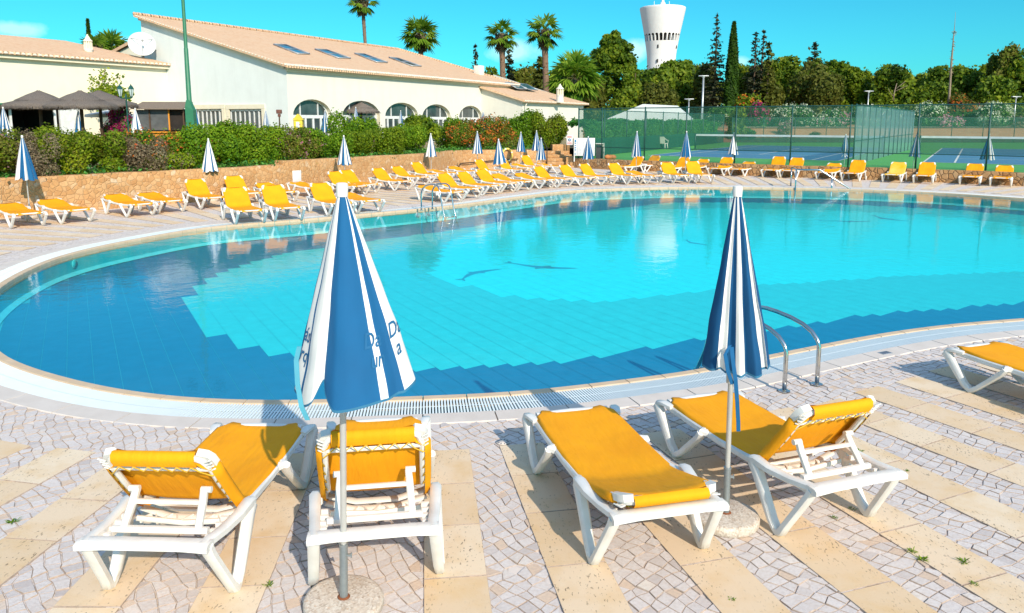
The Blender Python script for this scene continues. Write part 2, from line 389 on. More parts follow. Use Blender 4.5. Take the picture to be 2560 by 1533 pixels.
# ------------------------------------------------------------------ curves
def catmull(P,n=12,closed=True):
    P=[Vector((p[0],p[1])) for p in P]; out=[]; k=len(P)
    for i in range(k if closed else k-1):
        p0=P[(i-1)%k] if closed or i>0 else P[0]; p1=P[i]; p2=P[(i+1)%k]; p3=P[(i+2)%k] if closed or i+2<k else P[-1]
        for j in range(n):
            t=j/n; out.append(.5*((2*p1)+(-p0+p2)*t+(2*p0-5*p1+4*p2-p3)*t*t+(-p0+3*p1-3*p2+p3)*t**3))
    if not closed: out.append(P[-1])
    return out
def resample(P,step,closed=True):
    Q=P+[P[0]] if closed else P
    d=[0]
    for a,b in zip(Q[:-1],Q[1:]): d.append(d[-1]+(b-a).length)
    n=max(3,round(d[-1]/step)); out=[]; j=0
    for i in range(n if closed else n+1):
        s=d[-1]*i/n
        while j<len(d)-2 and d[j+1]<s: j+=1
        t=(s-d[j])/max(1e-9,d[j+1]-d[j]); out.append(Q[j].lerp(Q[j+1],t))
    return out
def normals(P,closed=True):
    n=len(P); out=[]
    for i in range(n):
        a=P[(i-1)%n] if closed or i>0 else P[0]; b=P[(i+1)%n] if closed or i<n-1 else P[-1]
        t=(b-a).normalized(); out.append(Vector((t.y,-t.x)))
    return out
# pool outline (water line), anticlockwise seen from above
POOL=[(-8.30,13.0),(-7.72,11.2),(-6.75,9.45),(-5.66,8.2),(-5.0,7.67),(-4.3,7.26),(-3.67,6.97),(-2.92,6.76),(-2.03,6.70),(-.91,6.80),(.04,6.93),(1.06,7.25),(1.96,7.61),(3.02,8.2),(4.4,8.92),(5.5,9.36),(6.62,9.66),(9,10.3),(12.5,11.6),(16,13.8),(18.6,17),(19.5,21),(18.6,24),(17.0,25.5),(15.08,27.67),(11.97,29.25),(8.19,29.85),(5.79,29.75),(2.47,28.5),(.15,25.85),(-1.75,23.3),(-3.89,21.2),(-5.72,19.62),(-7.3,18.3),(-8.15,16.3),(-8.48,14.6)]
OUT=resample(catmull(POOL,14),.10)
for _ in range(12):
    n_=len(OUT); OUT=[(OUT[i-1]+OUT[i]*2+OUT[(i+1)%n_])/4 for i in range(n_)]
NRM=normals(OUT)
area=sum(OUT[i].x*OUT[(i+1)%len(OUT)].y-OUT[(i+1)%len(OUT)].x*OUT[i].y for i in range(len(OUT)))
if area<0: OUT.reverse(); NRM=normals(OUT)
def off(d): return [p+n*d for p,n in zip(OUT,NRM)]
PA=np.array([(p.x,p.y) for p in OUT])
def inside(poly,x,y):
    c=False; n=len(poly); j=n-1
    for i in range(n):
        xi,yi=poly[i]; xj,yj=poly[j]
        if (yi>y)!=(yj>y) and x<(xj-xi)*(y-yi)/(yj-yi)+xi: c=not c
        j=i
    return c
def pooldist(x,y): return math.sqrt(((PA-np.array([x,y]))**2).sum(1).min())

# ------------------------------------------------------------------ ground, deck
WZ=-.045; FZ=-.42
mb=MB(); mb.add([(-2500,-2500,-1.2),(2500,-2500,-1.2),(2500,2500,-1.2),(-2500,2500,-1.2)],[(0,1,2,3)])
tag(mb.build('ground',M['soil']),kind='structure')
# walls' lines (ground points)
WL=[gd(-260,560),gd(-90,538),gd(0,528),gd(100,518),gd(233,508),gd(380,496),gd(527,485),gd(700,468),gd(903,444),gd(1030,428),gd(1105,412),Vector((-.6,42.2,0)),Vector((1.7,43.3,0))]
WLp=resample(catmull([(p.x,p.y) for p in WL],8,False),.5,False)
WR=[(3.6,43.2),(5.76,41.0),(8.5,38.9),(10.96,36.9),(13.5,35.3),(15.96,33.9),(18.58,32.1),(20.6,30.3),(26,25)]
WRp=resample(catmull(WR,6,False),.5,False)
# deck sheet: outer rim to the walls, hole at the kerb
bm=bmesh.new()
def loop(bm,pts,z):
    vs=[bm.verts.new((p[0],p[1],z)) for p in pts]; es=[bm.edges.new((vs[i],vs[(i+1)%len(vs)])) for i in range(len(vs))]; return es
outer=[(-30,-8),(40,-8),(40,20),(26,25)]+[(p.x+.1,p.y+.1) for p in reversed(WRp[:-1])]+[(3.3,44.2),(1.8,44.0)]+[(p.x-.15,p.y+.1) for p in reversed(WLp)]
es=loop(bm,outer,-.009)+loop(bm,[tuple(p) for p in off(.66)[::3]],-.009)
bmesh.ops.triangle_fill(bm,edges=es,use_beauty=True,use_dissolve=False)
for f in bm.faces:
    if f.normal.z<0: f.normal_flip()
mb=MB(); mb.addbm(bm); tag(mb.build('pool_deck',M['cobble_far']),kind='structure')

def strip(name,d0,d1,z0,z1,mat,step=1,joint=None,gap=.006,skirt=.05,rnd=.004):
    # ring of stones laid round the pool between two offsets
    A=off(d0)[::step]; B=off(d1)[::step]; n=len(A); mb=MB()
    rng=random.Random(3)
    k=joint or 1
    for i in range(0,n,k):
        idx=[(i+j)%n for j in range(k+1)]
        if i+k>n: idx=[(i+j)%n for j in range(n-i+1)]
        tn=rng.random(); m=len(idx)
        vs=[]; 
        for q,ii in enumerate(idx):
            a=A[ii]; b=B[ii]; t=Vector((0,0))
            if joint:
                if q==0: t=(A[idx[1]]-a).normalized()*gap/2
                if q==m-1: t=(A[idx[-2]]-a).normalized()*gap/2
            a=a+t; b=b+t; d=(b-a).normalized()
            pr=[(a,z0-skirt),(a,z0-rnd*1.5),(a+d*rnd*1.5,z0),(b-d*rnd*1.5,z1),(b,z1-rnd*1.5),(b,z1-skirt)]
            vs+=[(p.x,p.y,z) for p,z in pr]
        fs=[]
        for q in range(m-1):
            for s in range(5): fs.append((q*6+s,(q+1)*6+s,(q+1)*6+s+1,q*6+s+1))
        fs.append((0,1,2,3,4,5)); fs.append(tuple(reversed([(m-1)*6+s for s in range(6)])))
        mb.add(vs,fs,0,tn)
    return tag(mb.build(name,mat),kind='structure')
strip('pool_coping',-.015,.095,.004,.004,M['coping'],joint=4,gap=.010,skirt=.12,rnd=.008)
strip('pool_kerb',.44,.66,.004,.002,M['kerb'],joint=6,gap=.012,skirt=.05)
strip('gutter_channel',.095,.44,-.09,-.09,M['channel'],skirt=.02)
# grate: white slats across the gutter with a spine
mb=MB(); acc=0
A0=resample(OUT,.027); NN=normals(A0)
for p,n in zip(A0,NN):
    t=Vector((-n.y,n.x))
    far=p.length>17
    for d0,d1 in ((.100,.262),(.274,.436)):
        a=p+n*d0; b=p+n*d1; w=.0075
        P=[a-t*w,a+t*w,b+t*w,b-t*w]
        mb.add([(q.x,q.y,-.001) for q in P]+[(q.x,q.y,-.02) for q in P],[(0,1,2,3),(0,4,5,1),(1,5,6,2),(2,6,7,3),(3,7,4,0)])
for d0,d1 in ((.262,.274),):
    a=off(d0)[::2]; b=off(d1)[::2]; n=len(a)
    mb.add([(q.x,q.y,-.0015) for q in a]+[(q.x,q.y,-.0015) for q in b],[(i,(i+1)%n,n+(i+1)%n,n+i) for i in range(n)])
tag(mb.build('gutter_grate',M['grate']),kind='structure')
# water
bm=bmesh.new(); es=loop(bm,[tuple(p) for p in off(-.001)[::3]],WZ); bmesh.ops.triangle_fill(bm,edges=es,use_beauty=True,use_dissolve=False)
for f in bm.faces:
    if f.normal.z<0: f.normal_flip()
mb=MB(); mb.addbm(bm,smooth=True); tag(mb.build('pool_water',M['water']),kind='structure')
# basin: wall and cove
A=off(0)[::2]; B=off(-.03)[::2]; C=off(-.10)[::2]; n=len(A); mb=MB()
for a,za,b,zb,m in ((A,0.0,B,FZ+.07,0),(B,FZ+.07,C,FZ+.012,1)):
    mb.add([(p.x,p.y,za) for p in a]+[(p.x,p.y,zb) for p in b],[(i,(i+1)%n,n+(i+1)%n,n+i) for i in range(n)],m)
tag(mb.build('pool_wall',[M['pf_wall'],M['pf_cove']]),kind='structure')
# floor: rows of rectangular tiles in three blues
def ff(pts,f): return [tuple(f(*p)) for p in pts]
fz=lambda q:(lambda p:(p.x,p.y))(g(q[0],q[1],FZ))
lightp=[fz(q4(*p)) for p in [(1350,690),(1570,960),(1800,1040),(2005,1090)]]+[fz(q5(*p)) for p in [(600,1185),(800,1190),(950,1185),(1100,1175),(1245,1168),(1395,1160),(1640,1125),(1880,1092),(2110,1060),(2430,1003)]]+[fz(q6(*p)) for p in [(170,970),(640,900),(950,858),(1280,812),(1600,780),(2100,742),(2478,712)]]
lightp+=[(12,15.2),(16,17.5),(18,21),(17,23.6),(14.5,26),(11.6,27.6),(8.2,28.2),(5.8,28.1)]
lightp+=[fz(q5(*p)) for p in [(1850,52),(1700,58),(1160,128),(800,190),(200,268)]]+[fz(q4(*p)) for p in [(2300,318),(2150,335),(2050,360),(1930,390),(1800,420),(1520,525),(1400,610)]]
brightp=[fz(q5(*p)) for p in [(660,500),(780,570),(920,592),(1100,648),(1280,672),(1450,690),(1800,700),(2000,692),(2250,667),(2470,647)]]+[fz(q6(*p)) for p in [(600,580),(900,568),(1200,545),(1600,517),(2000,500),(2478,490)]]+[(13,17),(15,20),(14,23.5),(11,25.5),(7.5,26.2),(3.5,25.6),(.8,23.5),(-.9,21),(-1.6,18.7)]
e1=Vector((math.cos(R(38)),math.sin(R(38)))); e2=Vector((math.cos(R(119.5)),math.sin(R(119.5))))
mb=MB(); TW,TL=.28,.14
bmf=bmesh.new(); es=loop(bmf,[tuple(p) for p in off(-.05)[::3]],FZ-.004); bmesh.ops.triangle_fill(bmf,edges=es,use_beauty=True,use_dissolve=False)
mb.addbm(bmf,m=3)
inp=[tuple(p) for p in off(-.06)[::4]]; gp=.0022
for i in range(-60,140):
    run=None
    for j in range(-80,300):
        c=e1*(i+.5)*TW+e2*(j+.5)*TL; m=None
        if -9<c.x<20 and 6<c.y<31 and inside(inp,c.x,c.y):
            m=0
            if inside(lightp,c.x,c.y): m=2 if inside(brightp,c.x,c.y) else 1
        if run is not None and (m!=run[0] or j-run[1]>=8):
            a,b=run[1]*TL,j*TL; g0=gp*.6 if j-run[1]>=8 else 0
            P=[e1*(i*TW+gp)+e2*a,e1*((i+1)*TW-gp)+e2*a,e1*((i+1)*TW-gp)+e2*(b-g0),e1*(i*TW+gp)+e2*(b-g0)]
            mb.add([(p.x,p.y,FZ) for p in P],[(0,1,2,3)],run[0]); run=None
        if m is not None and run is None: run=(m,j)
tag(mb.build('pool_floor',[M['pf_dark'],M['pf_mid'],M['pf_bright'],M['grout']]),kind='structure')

# paving: slabs in rows square to the pool edge
REF=resample(off(1.4),.02); RN=normals(REF)
i0=min(range(len(REF)),key=lambda i:(REF[i]-Vector((-.47,5.25))).length)
stepn=int(round(.60/.02)); nst=len(REF)//stepn
wallpoly=[(p[0],p[1]) for p in outer]
mb=MB(); rng=random.Random(11); SLABS=[]
for k in range(nst):
    i=(i0+k*stepn)%len(REF); p=REF[i]; n=RN[i]; t=Vector((-n.y,n.x))
    d=-.20+rng.uniform(-.06,.10); w=.175
    if (p-Vector((5,22))).length<0: continue
    while d<14:
        Ln=.56+rng.uniform(-.06,.06); c=p+n*(d+Ln/2)
        if not inside(wallpoly,c.x,c.y): break
        if c.y<-1.5 or c.x>27: break
        a=p+n*(d+.0045); b=p+n*(d+Ln-.0045); e=.0015; z=.003+rng.uniform(0,.0025)
        P=[a-t*w,b-t*w,b+t*w,a+t*w]; Q=[a-t*(w-e)+n*e,b-t*(w-e)-n*e,b+t*(w-e)-n*e,a+t*(w-e)+n*e]
        mb.add([(q.x,q.y,-.016) for q in P]+[(q.x,q.y,z-e*.6) for q in P]+[(q.x,q.y,z) for q in Q],[(8,11,10,9)]+[(4+s,8+s,8+(s+1)%4,4+(s+1)%4) for s in range(4)]+[(s,4+s,4+(s+1)%4,(s+1)%4) for s in range(4)],0,rng.random())
        mb.m[-8:]=[1]*8
        if c.y<13: SLABS.append((c.x,c.y,n.x,n.y,Ln/2,w))
        d+=Ln
tag(mb.build('paving_slabs',[M['slab'],M['jointsand']],tint=True),kind='structure')
# cobbles close by: one sett at a time
SL=np.array(SLABS); ko=[tuple(p) for p in off(.665)[::4]]
mb=MB(); rng=random.Random(21); S=.077; co,si=math.cos(R(38)),math.sin(R(38))
jit={}
def node(i,j):
    if (i,j) not in jit:
        u=i*S+rng.gauss(0,.011); v=j*S+rng.gauss(0,.011)
        u+=.05*math.sin(v*2.1)+.03*math.sin(v*5+1); v+=.06*math.sin(u*1.9+.5)
        jit[(i,j)]=Vector((u*co-v*si,u*si+v*co+5))
    return jit[(i,j)]
for i in range(-110,190):
    for j in range(-150,130):
        u,v=i*S,j*S; cx,cy=u*co-v*si,u*si+v*co+5
        if cy<2.9 or cy>13 or abs(cx)>.80*cy+.3: continue
        if cy>10 and cx>-6: continue
        a,b,c,d=node(i,j),node(i+1,j),node(i+1,j+1),node(i,j+1)
        ctr=(a+b+c+d)/4
        if inside(ko,ctr.x,ctr.y): continue
        dx=SL[:,0]-ctr.x; dy=SL[:,1]-ctr.y
        al=np.abs(dx*SL[:,2]+dy*SL[:,3]); la=np.abs(-dx*SL[:,3]+dy*SL[:,2])
        if ((al<SL[:,4]-.02)&(la<SL[:,5]-.025)).any(): continue
        z=rng.gauss(-.003,.0022); z=min(z,.001); tx,ty=rng.gauss(0,.02),rng.gauss(0,.02)
        sh=.955+rng.uniform(-.05,.025)
        base=[ctr+(q-ctr)*sh for q in (a,b,c,d)]; top=[ctr+(q-ctr)*(sh-.06) for q in (a,b,c,d)]
        zt=[z+tx*(q.x-ctr.x)+ty*(q.y-ctr.y) for q in top]
        tn=min(1,max(0,rng.gauss(.5,.2))) if rng.random()>.04 else 1.0
        mb.add([(q.x,q.y,-.016) for q in base]+[(q.x,q.y,zz_-.004) for q,zz_ in zip(base,zt)]+[(q.x,q.y,zz_) for q,zz_ in zip(top,zt)],
            [(8,9,10,11)]+[(4+s,4+(s+1)%4,8+(s+1)%4,8+s) for s in range(4)]+[(s,(s+1)%4,4+(s+1)%4,4+s) for s in range(4)],0,tn)
        mb.m[-8:]=[1]*8
tag(mb.build('cobble_paving',[M['cobble'],M['jointsand']],tint=True),kind='structure')

# ------------------------------------------------------------------ sun loungers
# local frame: +x from the foot end to the head end, feet on z=0, side frames at y=+-.345
def vleg(x0,z0,xf,x1,z1,y,sg,inset=0.0):
    mb=MB(); f=Vector((xf,y,0))
    pts=[Vector((x0,y,z0)),Vector((x0+(xf-x0)*.12+.012*(1 if xf>x0 else -1),y,z0-.05)),Vector((x0+(xf-x0)*.78,y,z0*.20)),Vector((xf-.018,y,.036)),Vector((xf+.004,y,.022)),Vector((xf+.03,y,.036)),Vector((x1+(xf-x1)*.76,y-sg*inset*.24,z1*.22)),Vector((x1+(xf-x1)*.10,y-sg*inset*.9,z1-.05)),Vector((x1,y-sg*inset,z1))]
    mb.bar(pts,[.064,.062,.056,.054,.054,.054,.056,.060,.066],[.082,.078,.066,.060,.058,.052,.046,.046,.046])
    # raised rib along the outer face of the broad limb
    q=[p+Vector((0,sg*.028,0)) for p in pts[1:4]]
    mb.bar(q,[.008]*3,[.026,.022,.016])
    return mb
def rail_z(x): return .335+.03*max(0,(x-.25)/.7)**1.5 if x>.25 else .335
def make_lounger(name,ang,worn=False):
    root=empty(name)
    fab=M['fabric_worn'] if worn else M['fabric']
    Y=.345
    # frame: side rails under the cloth, end bar, raised rear arms and rear bar
    mb=MB()
    for sg in (1,-1):
        pts=[(-.20,sg*.30,.325),(.1,sg*.30,.318),(.5,sg*.30,.318),(.80,sg*.305,.335),(.93,sg*.325,.355)]
        mb.bar(pts,.045,.05)
        mb.bar([(.90,sg*Y,.372),(.945,sg*Y,.385),(1.06,sg*(Y-.010),.372),(1.24,sg*(Y-.026),.382),(1.39,sg*(Y-.040),.404),(1.44,sg*(Y-.045),.406)],[.058,.066,.062,.058,.058,.056],[.056,.056,.05,.046,.046,.044])
        mb.bar([(.30,sg*.30,.325),(.33,sg*Y,.33),(.36,sg*.30,.322)],.05,.045)
        # foot corner: rounded cap that turns the rail into the leg
        mb.bar([(-.12,sg*.315,.345),(-.20,sg*.335,.352),(-.262,sg*Y,.338),(-.285,sg*(Y+.002),.305)],[.055,.065,.06,.05],[.03,.034,.04,.045])
        # rack with notches for the prop
        mb.bar([(1.05,sg*.275,.345),(1.36,sg*.285,.362)],.05,.03)
        for k in range(4): mb.box((1.10+k*.065,sg*.275,.372),(.016,.045,.03))
    mb.bar([(1.425,-.337,.402),(1.43,-.2,.410),(1.43,.2,.410),(1.425,.337,.402)],[.10,.084,.084,.10],[.044,.048,.048,.044],lat=Vector((1,0,0)))
    mb.bar([(-.235,-.28,.345),(-.25,0,.347),(-.235,.28,.345)],.05,.03,lat=Vector((1,0,0)))
    # ribbed cross slats under the hinge
    for x0,z0,w in ((.80,.295,.05),(.90,.30,.045)):
        mb.bar([(x0,-.29,z0+.02),(x0+.03,-.12,z0-.012),(x0+.03,.12,z0-.012),(x0,.29,z0+.02)],w,.022,lat=Vector((1,0,0)))
    for k in range(9):
        y=-.24+k*.06; mb.box((.965,y,.292),(.075,.008,.028),Matrix.Rotation(.5*(1 if k%2 else -1),3,'Z'))
    mb.bar([(.99,-.28,.305),(1.0,0,.288),(.99,.28,.305)],.022,.03,lat=Vector((1,0,0)))
    mb.build('frame',M['plastic'],root,sharp=40)
    for sg in (1,-1):
        vleg(-.285,.315,0.0,.33,.325,sg*Y,sg).build('leg',M['plastic'],root,sharp=40)
        vleg(.915,.365,1.18,1.415,.395,sg*Y,sg,.035).build('leg',M['plastic'],root,sharp=40)
    # cloth cross-section: flat top with the sides drawn down and under the rails
    def cloth(line,name,half=.305,drop=.056,sag=.012):
        mb=MB(); sec=[(-.90,-drop-.004),(-1.0,-drop*.75),(-1.015,-drop*.3),(-.985,0.004),(-.93,.007),(-.5,-sag*.7),(0,-sag),(.5,-sag*.7),(.93,.007),(.985,.004),(1.015,-drop*.3),(1.0,-drop*.75),(.90,-drop-.004)]
        vs=[]; k=len(line); n=len(sec)
        for i,(p,hw) in enumerate(line):
            a=line[max(i-1,0)][0]; b=line[min(i+1,k-1)][0]; t=(Vector(b)-Vector(a)).normalized(); u=Vector((-t.z,0,t.x))
            if u.z<0 and t.x<=0: u=-u
            for (sy,dz) in sec: vs.append(Vector(p)+Vector((0,sy*hw,0))+u*dz)
        fs=[(i*n+j,(i+1)*n+j,(i+1)*n+j+1,i*n+j+1) for i in range(k-1) for j in range(n-1)]
        mb.add(vs,fs,0,.5,True); return mb
    seat=[((-.275,0,.325),.235),((-.272,0,.345),.24),((-.255,0,.362),.245),((-.20,0,.367),.262),((-.15,0,.365),.305),((.1,0,.357),.31),((.4,0,.353),.31),((.62,0,.353),.31),((.80,0,.356),.312)]
    hx,hz=.82,.358; c,s=math.cos(ang),math.sin(ang)
    nb=6
    for k in range(1,nb+1):
        f=k/nb; a=ang*f; 
        pr=seat[-1][0]; seat.append(((pr[0]+.028*math.cos(a),0,pr[2]+.028*math.sin(a)),.312))
    me=cloth(seat,'seat').build('seat',fab,root)
    bx,bz=seat[-1][0][0],seat[-1][0][2]
    B=lambda l,y,u:Vector((bx+l*c-u*s,y,bz+l*s+u*c))   # along the back, across, off its face
    LB=.50
    back=[(tuple(B(0,0,0)),.312),(tuple(B(.10,0,-.004)),.312),(tuple(B(.30,0,-.004)),.31),(tuple(B(LB-.115,0,0)),.307),(tuple(B(LB-.085,0,.001)),.255),(tuple(B(LB-.03,0,.002)),.225),(tuple(B(LB-.004,0,-.006)),.22)]
    bk=cloth(back,'backrest').build('backrest',fab,root)
    # hem turned over the top bar
    mb=MB(); hw=.22
    path=[(LB-.004,-.006),(LB+.016,-.022),(LB+.017,-.046),(LB-.006,-.068),(LB-.058,-.070)]
    mb.add([B(l,y,u) for l,u in path for y in (-hw,-.1,0,.1,hw)],[(i*5+j,i*5+j+1,(i+1)*5+j+1,(i+1)*5+j) for i in range(4) for j in range(4)],0,.5,True)
    mb.build('hem',fab,bk)
    # back frame: rim with corner plates, seen from behind
    mb=MB()
    rim=[B(.0,-.27,-.035),B(.2,-.265,-.045),B(LB-.10,-.262,-.042),B(LB-.04,-.24,-.04),B(LB-.012,-.20,-.038),B(LB-.012,.20,-.038),B(LB-.04,.24,-.04),B(LB-.10,.262,-.042),B(.2,.265,-.045),B(.0,.27,-.035)]
    mb.tube(rim,.017,8)
    for sg in (1,-1):
        # corner plate
        pl=[(LB-.135,.302),(LB-.05,.296),(LB-.012,.275),(LB+.006,.225),(LB-.01,.215),(LB-.07,.235),(LB-.13,.262)]
        top=[B(l,sg*y,.006) for l,y in pl]; bot=[B(l,sg*(y-.004),-.034) for l,y in pl]; n=len(pl)
        mb.add(top+bot,[tuple(range(n)),tuple(range(2*n-1,n-1,-1))]+[(i,n+i,n+(i+1)%n,(i+1)%n) for i in range(n)])
        for k in range(4):
            a=B(LB-.125+k*.03,sg*.262,-.053); b=B(LB-.10+k*.03,sg*.294,-.053); mb.bar([a,b],.008,.014,lat=Vector((0,0,1)))
    mb.bar([B(LB-.12,-.26,-.045),B(LB-.12,.26,-.045)],.016,.024,lat=Vector((1,0,0)))
    mb.build('back_frame',M['plastic'],root,sharp=40)
    # lacing: one cord zigzags round three sides between the cloth and the rim
    mb=MB(); rg=random.Random(4); P=[]
    for k in range(5):
        l=.03+k*.075; P+=[B(l,-.302,-.040),B(l+.015,-.268,-.066)]
    for k in range(6):
        y=-.19+k*.076; P+=[B(LB-.052,y,-.074),B(LB-.118,y+.03,-.066)]
    for k in range(4,-1,-1):
        l=.03+k*.075; P+=[B(l+.015,.268,-.066),B(l,.302,-.040)]
    mb.tube(P,.0038,5); mb.build('lacing',M['cord'],root)
    # prop: U bracket from the back to the rack
    mb=MB(); pa=B(.20,0,-.085); zr=.392
    px=max(pa.x+.13,1.24); px=min(px,1.36)
    if ang>R(22):
        for sg in (1,-1):
            mb.bar([Vector((pa.x,sg*.185,pa.z+.01)),Vector((pa.x*.75+px*.25,sg*.19,pa.z*.75+zr*.25)),Vector((px,sg*.20,zr))],[.036,.040,.036],[.042,.036,.036])
            mb.tube([Vector((pa.x,sg*.17,pa.z+.012)),Vector((pa.x,sg*.225,pa.z+.012))],.018,10)
        mb.bar([Vector((px,-.255,zr)),Vector((px,.255,zr))],.036,.034,lat=Vector((1,0,0)))
        m_=Vector((pa.x*.72+px*.28,0,pa.z*.72+zr*.28)); mb.bar([m_+Vector((0,-.185,0)),m_+Vector((0,.185,0))],.034,.022,lat=Vector((1,0,0)))
    else:
        for sg in (1,-1): mb.bar([Vector((pa.x-.02,sg*.185,pa.z)),Vector((pa.x+.22,sg*.19,.375))],.03,.026)
        mb.bar([Vector((pa.x+.22,-.2,.375)),Vector((pa.x+.22,.2,.375))],.03,.022,lat=Vector((1,0,0)))
    mb.build('prop_bracket',M['plastic'],root,sharp=40)
    return root
GL='yellow sun loungers with white frames round the pool'
def put(o,x,y,hd,label,z=0):
    if math.hypot(x,y)>9: rj=random.Random(label); hd+=rj.uniform(-2.5,2.5); o.scale=(1,1,rj.uniform(.97,1.04))
    o.location=(x,y,z); o.rotation_euler=(0,0,R(hd)); tag(o,label,'sun lounger',GL); return o
put(make_lounger('sun_lounger',R(52)),-1.795,5.021,-92.3,'nearest yellow lounger, back raised, leftmost of the two beside the near striped umbrella pole')
put(make_lounger('sun_lounger',R(60)),-.935,5.114,-81,'near yellow lounger with raised back standing directly behind the left umbrella pole')
put(make_lounger('sun_lounger',R(17)),.512,5.317,-75.9,'near yellow lounger lying almost flat, its head end by the round stone umbrella base')
put(make_lounger('sun_lounger',R(53)),1.567,5.625,-70.5,'near yellow lounger with half raised back, right of the umbrella on the round stone base')
put(make_lounger('sun_lounger',R(10)),4.62,7.03,-70,'yellow lounger cut by the right edge, foot end beside the near pool ladder')
# far loungers: (pixel of the two foot-end feet, or of one), heading, back angle, label
PROTO={}
def far(a,b,hd,ang,label,worn=False):
    key=(ang,worn); h=R(hd)
    A=g(*a); lat=Vector((-math.sin(h),math.cos(h),0))
    if b is not None: C=(A+g(*b))/2
    else: C=A
    if key not in PROTO: PROTO[key]=make_lounger('sun_lounger',R(ang),worn); o=PROTO[key]
    else: o=copy_tree(PROTO[key])
    return put(o,C.x,C.y,hd,label)
def fl(k,ax,bx,hd,ang,label,worn=False):
    # ax is the left foot as pictured, bx the right one (None: step half a width sideways)
    a=zz(k,*ax)
    if bx is None:
        h=R(hd); A=g(*a); C=A+Vector((math.sin(h),-math.cos(h),0))*-.345*(1 if hd<90 else -1)
        C=A+Vector((math.sin(h),-math.cos(h),0))*.345
        key=(ang,worn)
        if key not in PROTO: PROTO[key]=make_lounger('sun_lounger',R(ang),worn); o=PROTO[key]
        else: o=copy_tree(PROTO[key])
        return put(o,C.x,C.y,hd,label)
    return far(a,zz(k,*bx),hd,ang,label,worn)
W1='along the left stone wall'
fl(1,(185,1450),(600,1405),141,12,'yellow lounger cut by the left edge, left of the first wall umbrella')
fl(1,(900,1385),(1290,1350),142,16,'low yellow lounger just right of the leftmost poolside umbrella, white feet on stripes')
fl(1,(1840,1290),(2190,1255),142,16,'low yellow lounger, first of the flat pair midway between the two leftmost wall umbrellas')
fl(1,(2290,1240),(2621,1205),141,12,'low yellow lounger, second of the flat pair midway between the two leftmost wall umbrellas')
fl(2,(520,1170),(770,1150),132,49,'yellow lounger with raised back whose head stands left of the second wall umbrella')
fl(2,(985,1395),(1370,1365),124,49,'yellow lounger with raised back nearest the pool edge, left one of the front pair')
fl(2,(1560,1355),(1900,1320),124,49,'yellow lounger with raised back nearest the pool edge, right one of the front pair')
fl(2,(1080,1100),(1290,1080),134,49,'yellow lounger with raised back, hidden behind the front pair, right of the second umbrella')
fl(2,(1570,1080),(1790,1065),136,20,'yellow lounger half hidden behind the right lounger of the front pair, low back')
fl(2,(2090,1010),(2290,990),138,9,'flat yellow lounger standing in front of the pale wall panel')
fl(2,(2310,1280),(2640,1245),127,47,'yellow lounger with raised back just left of the big near umbrella top')
fl(3,(820,1240),(1040,1205),132,9,'yellow lounger with only its foot end showing right of the big near umbrella')
fl(3,(680,985),(850,960),140,47,'yellow lounger with raised back just left of the white cap of the near umbrella')
fl(3,(840,960),(1010,930),140,47,'yellow lounger with shaded head under the third wall umbrella')
fl(3,(1310,915),(1500,890),142,43,'yellow lounger with raised back, left one of the pair between third and fourth wall umbrellas')
fl(3,(1590,845),(1740,820),143,36,'yellow lounger with raised back, right one of the pair between third and fourth wall umbrellas')
fl(3,(1850,800),(1990,775),143,49,'yellow lounger with raised back standing just left of the fourth wall umbrella pole')
fl(4,(600,780),(730,755),143,9,'flat yellow lounger standing just right of the fourth wall umbrella pole')
fl(3,(2060,1085),(2215,1060),138,12,'flat yellow lounger directly behind the far steel ladder, end of its row')
fl(4,(815,1030),(970,1015),138,43,'yellow lounger with raised back, second in the row from the far steel ladder')
fl(4,(1085,990),(1250,950),138,43,'yellow lounger with raised back, third in the row from the far steel ladder')
fl(4,(1345,945),(1500,920),138,43,'yellow lounger with raised back, fourth in the row from the far steel ladder')
fl(4,(1590,915),(1720,900),138,20,'low yellow lounger just right of the half blue umbrella pole, fifth in the ladder row')
fl(4,(1885,885),(2070,865),137,18,'low yellow lounger, sixth in the row from the far steel ladder')
fl(4,(2145,865),(2305,850),136,45,'yellow lounger with raised back, seventh in the ladder row, just right of an umbrella pole')
fl(4,(900,745),(1030,725),143,16,'flat yellow lounger below the wall handrail, left of the fifth umbrella pole')
fl(4,(1240,735),(1400,712),140,51,'yellow lounger with steep back below the wall handrail, left of the half blue umbrella')
fl(4,(1560,720),(1720,695),138,51,'yellow lounger with steep back below the life ring, right of the half blue umbrella')
fl(4,(1800,680),(1920,665),140,14,'flat yellow lounger behind the ladder row, under the umbrella right of the life ring')
fl(4,(1880,655),(2010,640),134,51,'yellow lounger with steep back at the wall, left of the stone steps')
fl(4,(2135,668),(2290,645),140,10,'flat yellow lounger right in front of the stone steps')
fl(5,(865,845),(1060,830),131,47,'yellow lounger with raised back left of the umbrella in front of the white notice board')
fl(5,(1160,825),(1340,820),131,47,'yellow lounger with raised back right of the umbrella in front of the white notice board')
fl(5,(1530,820),(1730,810),124,47,'yellow lounger with raised back at the pool edge, left of the double topped umbrella pole')
fl(5,(1815,810),(2010,805),124,12,'flat yellow lounger at the pool edge, right of the double topped umbrella pole')
fl(6,(940,805),(1150,800),108,47,'yellow lounger at the pool edge, left one of the last pair by the blue umbrella')
fl(6,(1280,800),(1470,800),102,51,'yellow lounger at the pool edge, right one of the last pair by the blue umbrella')
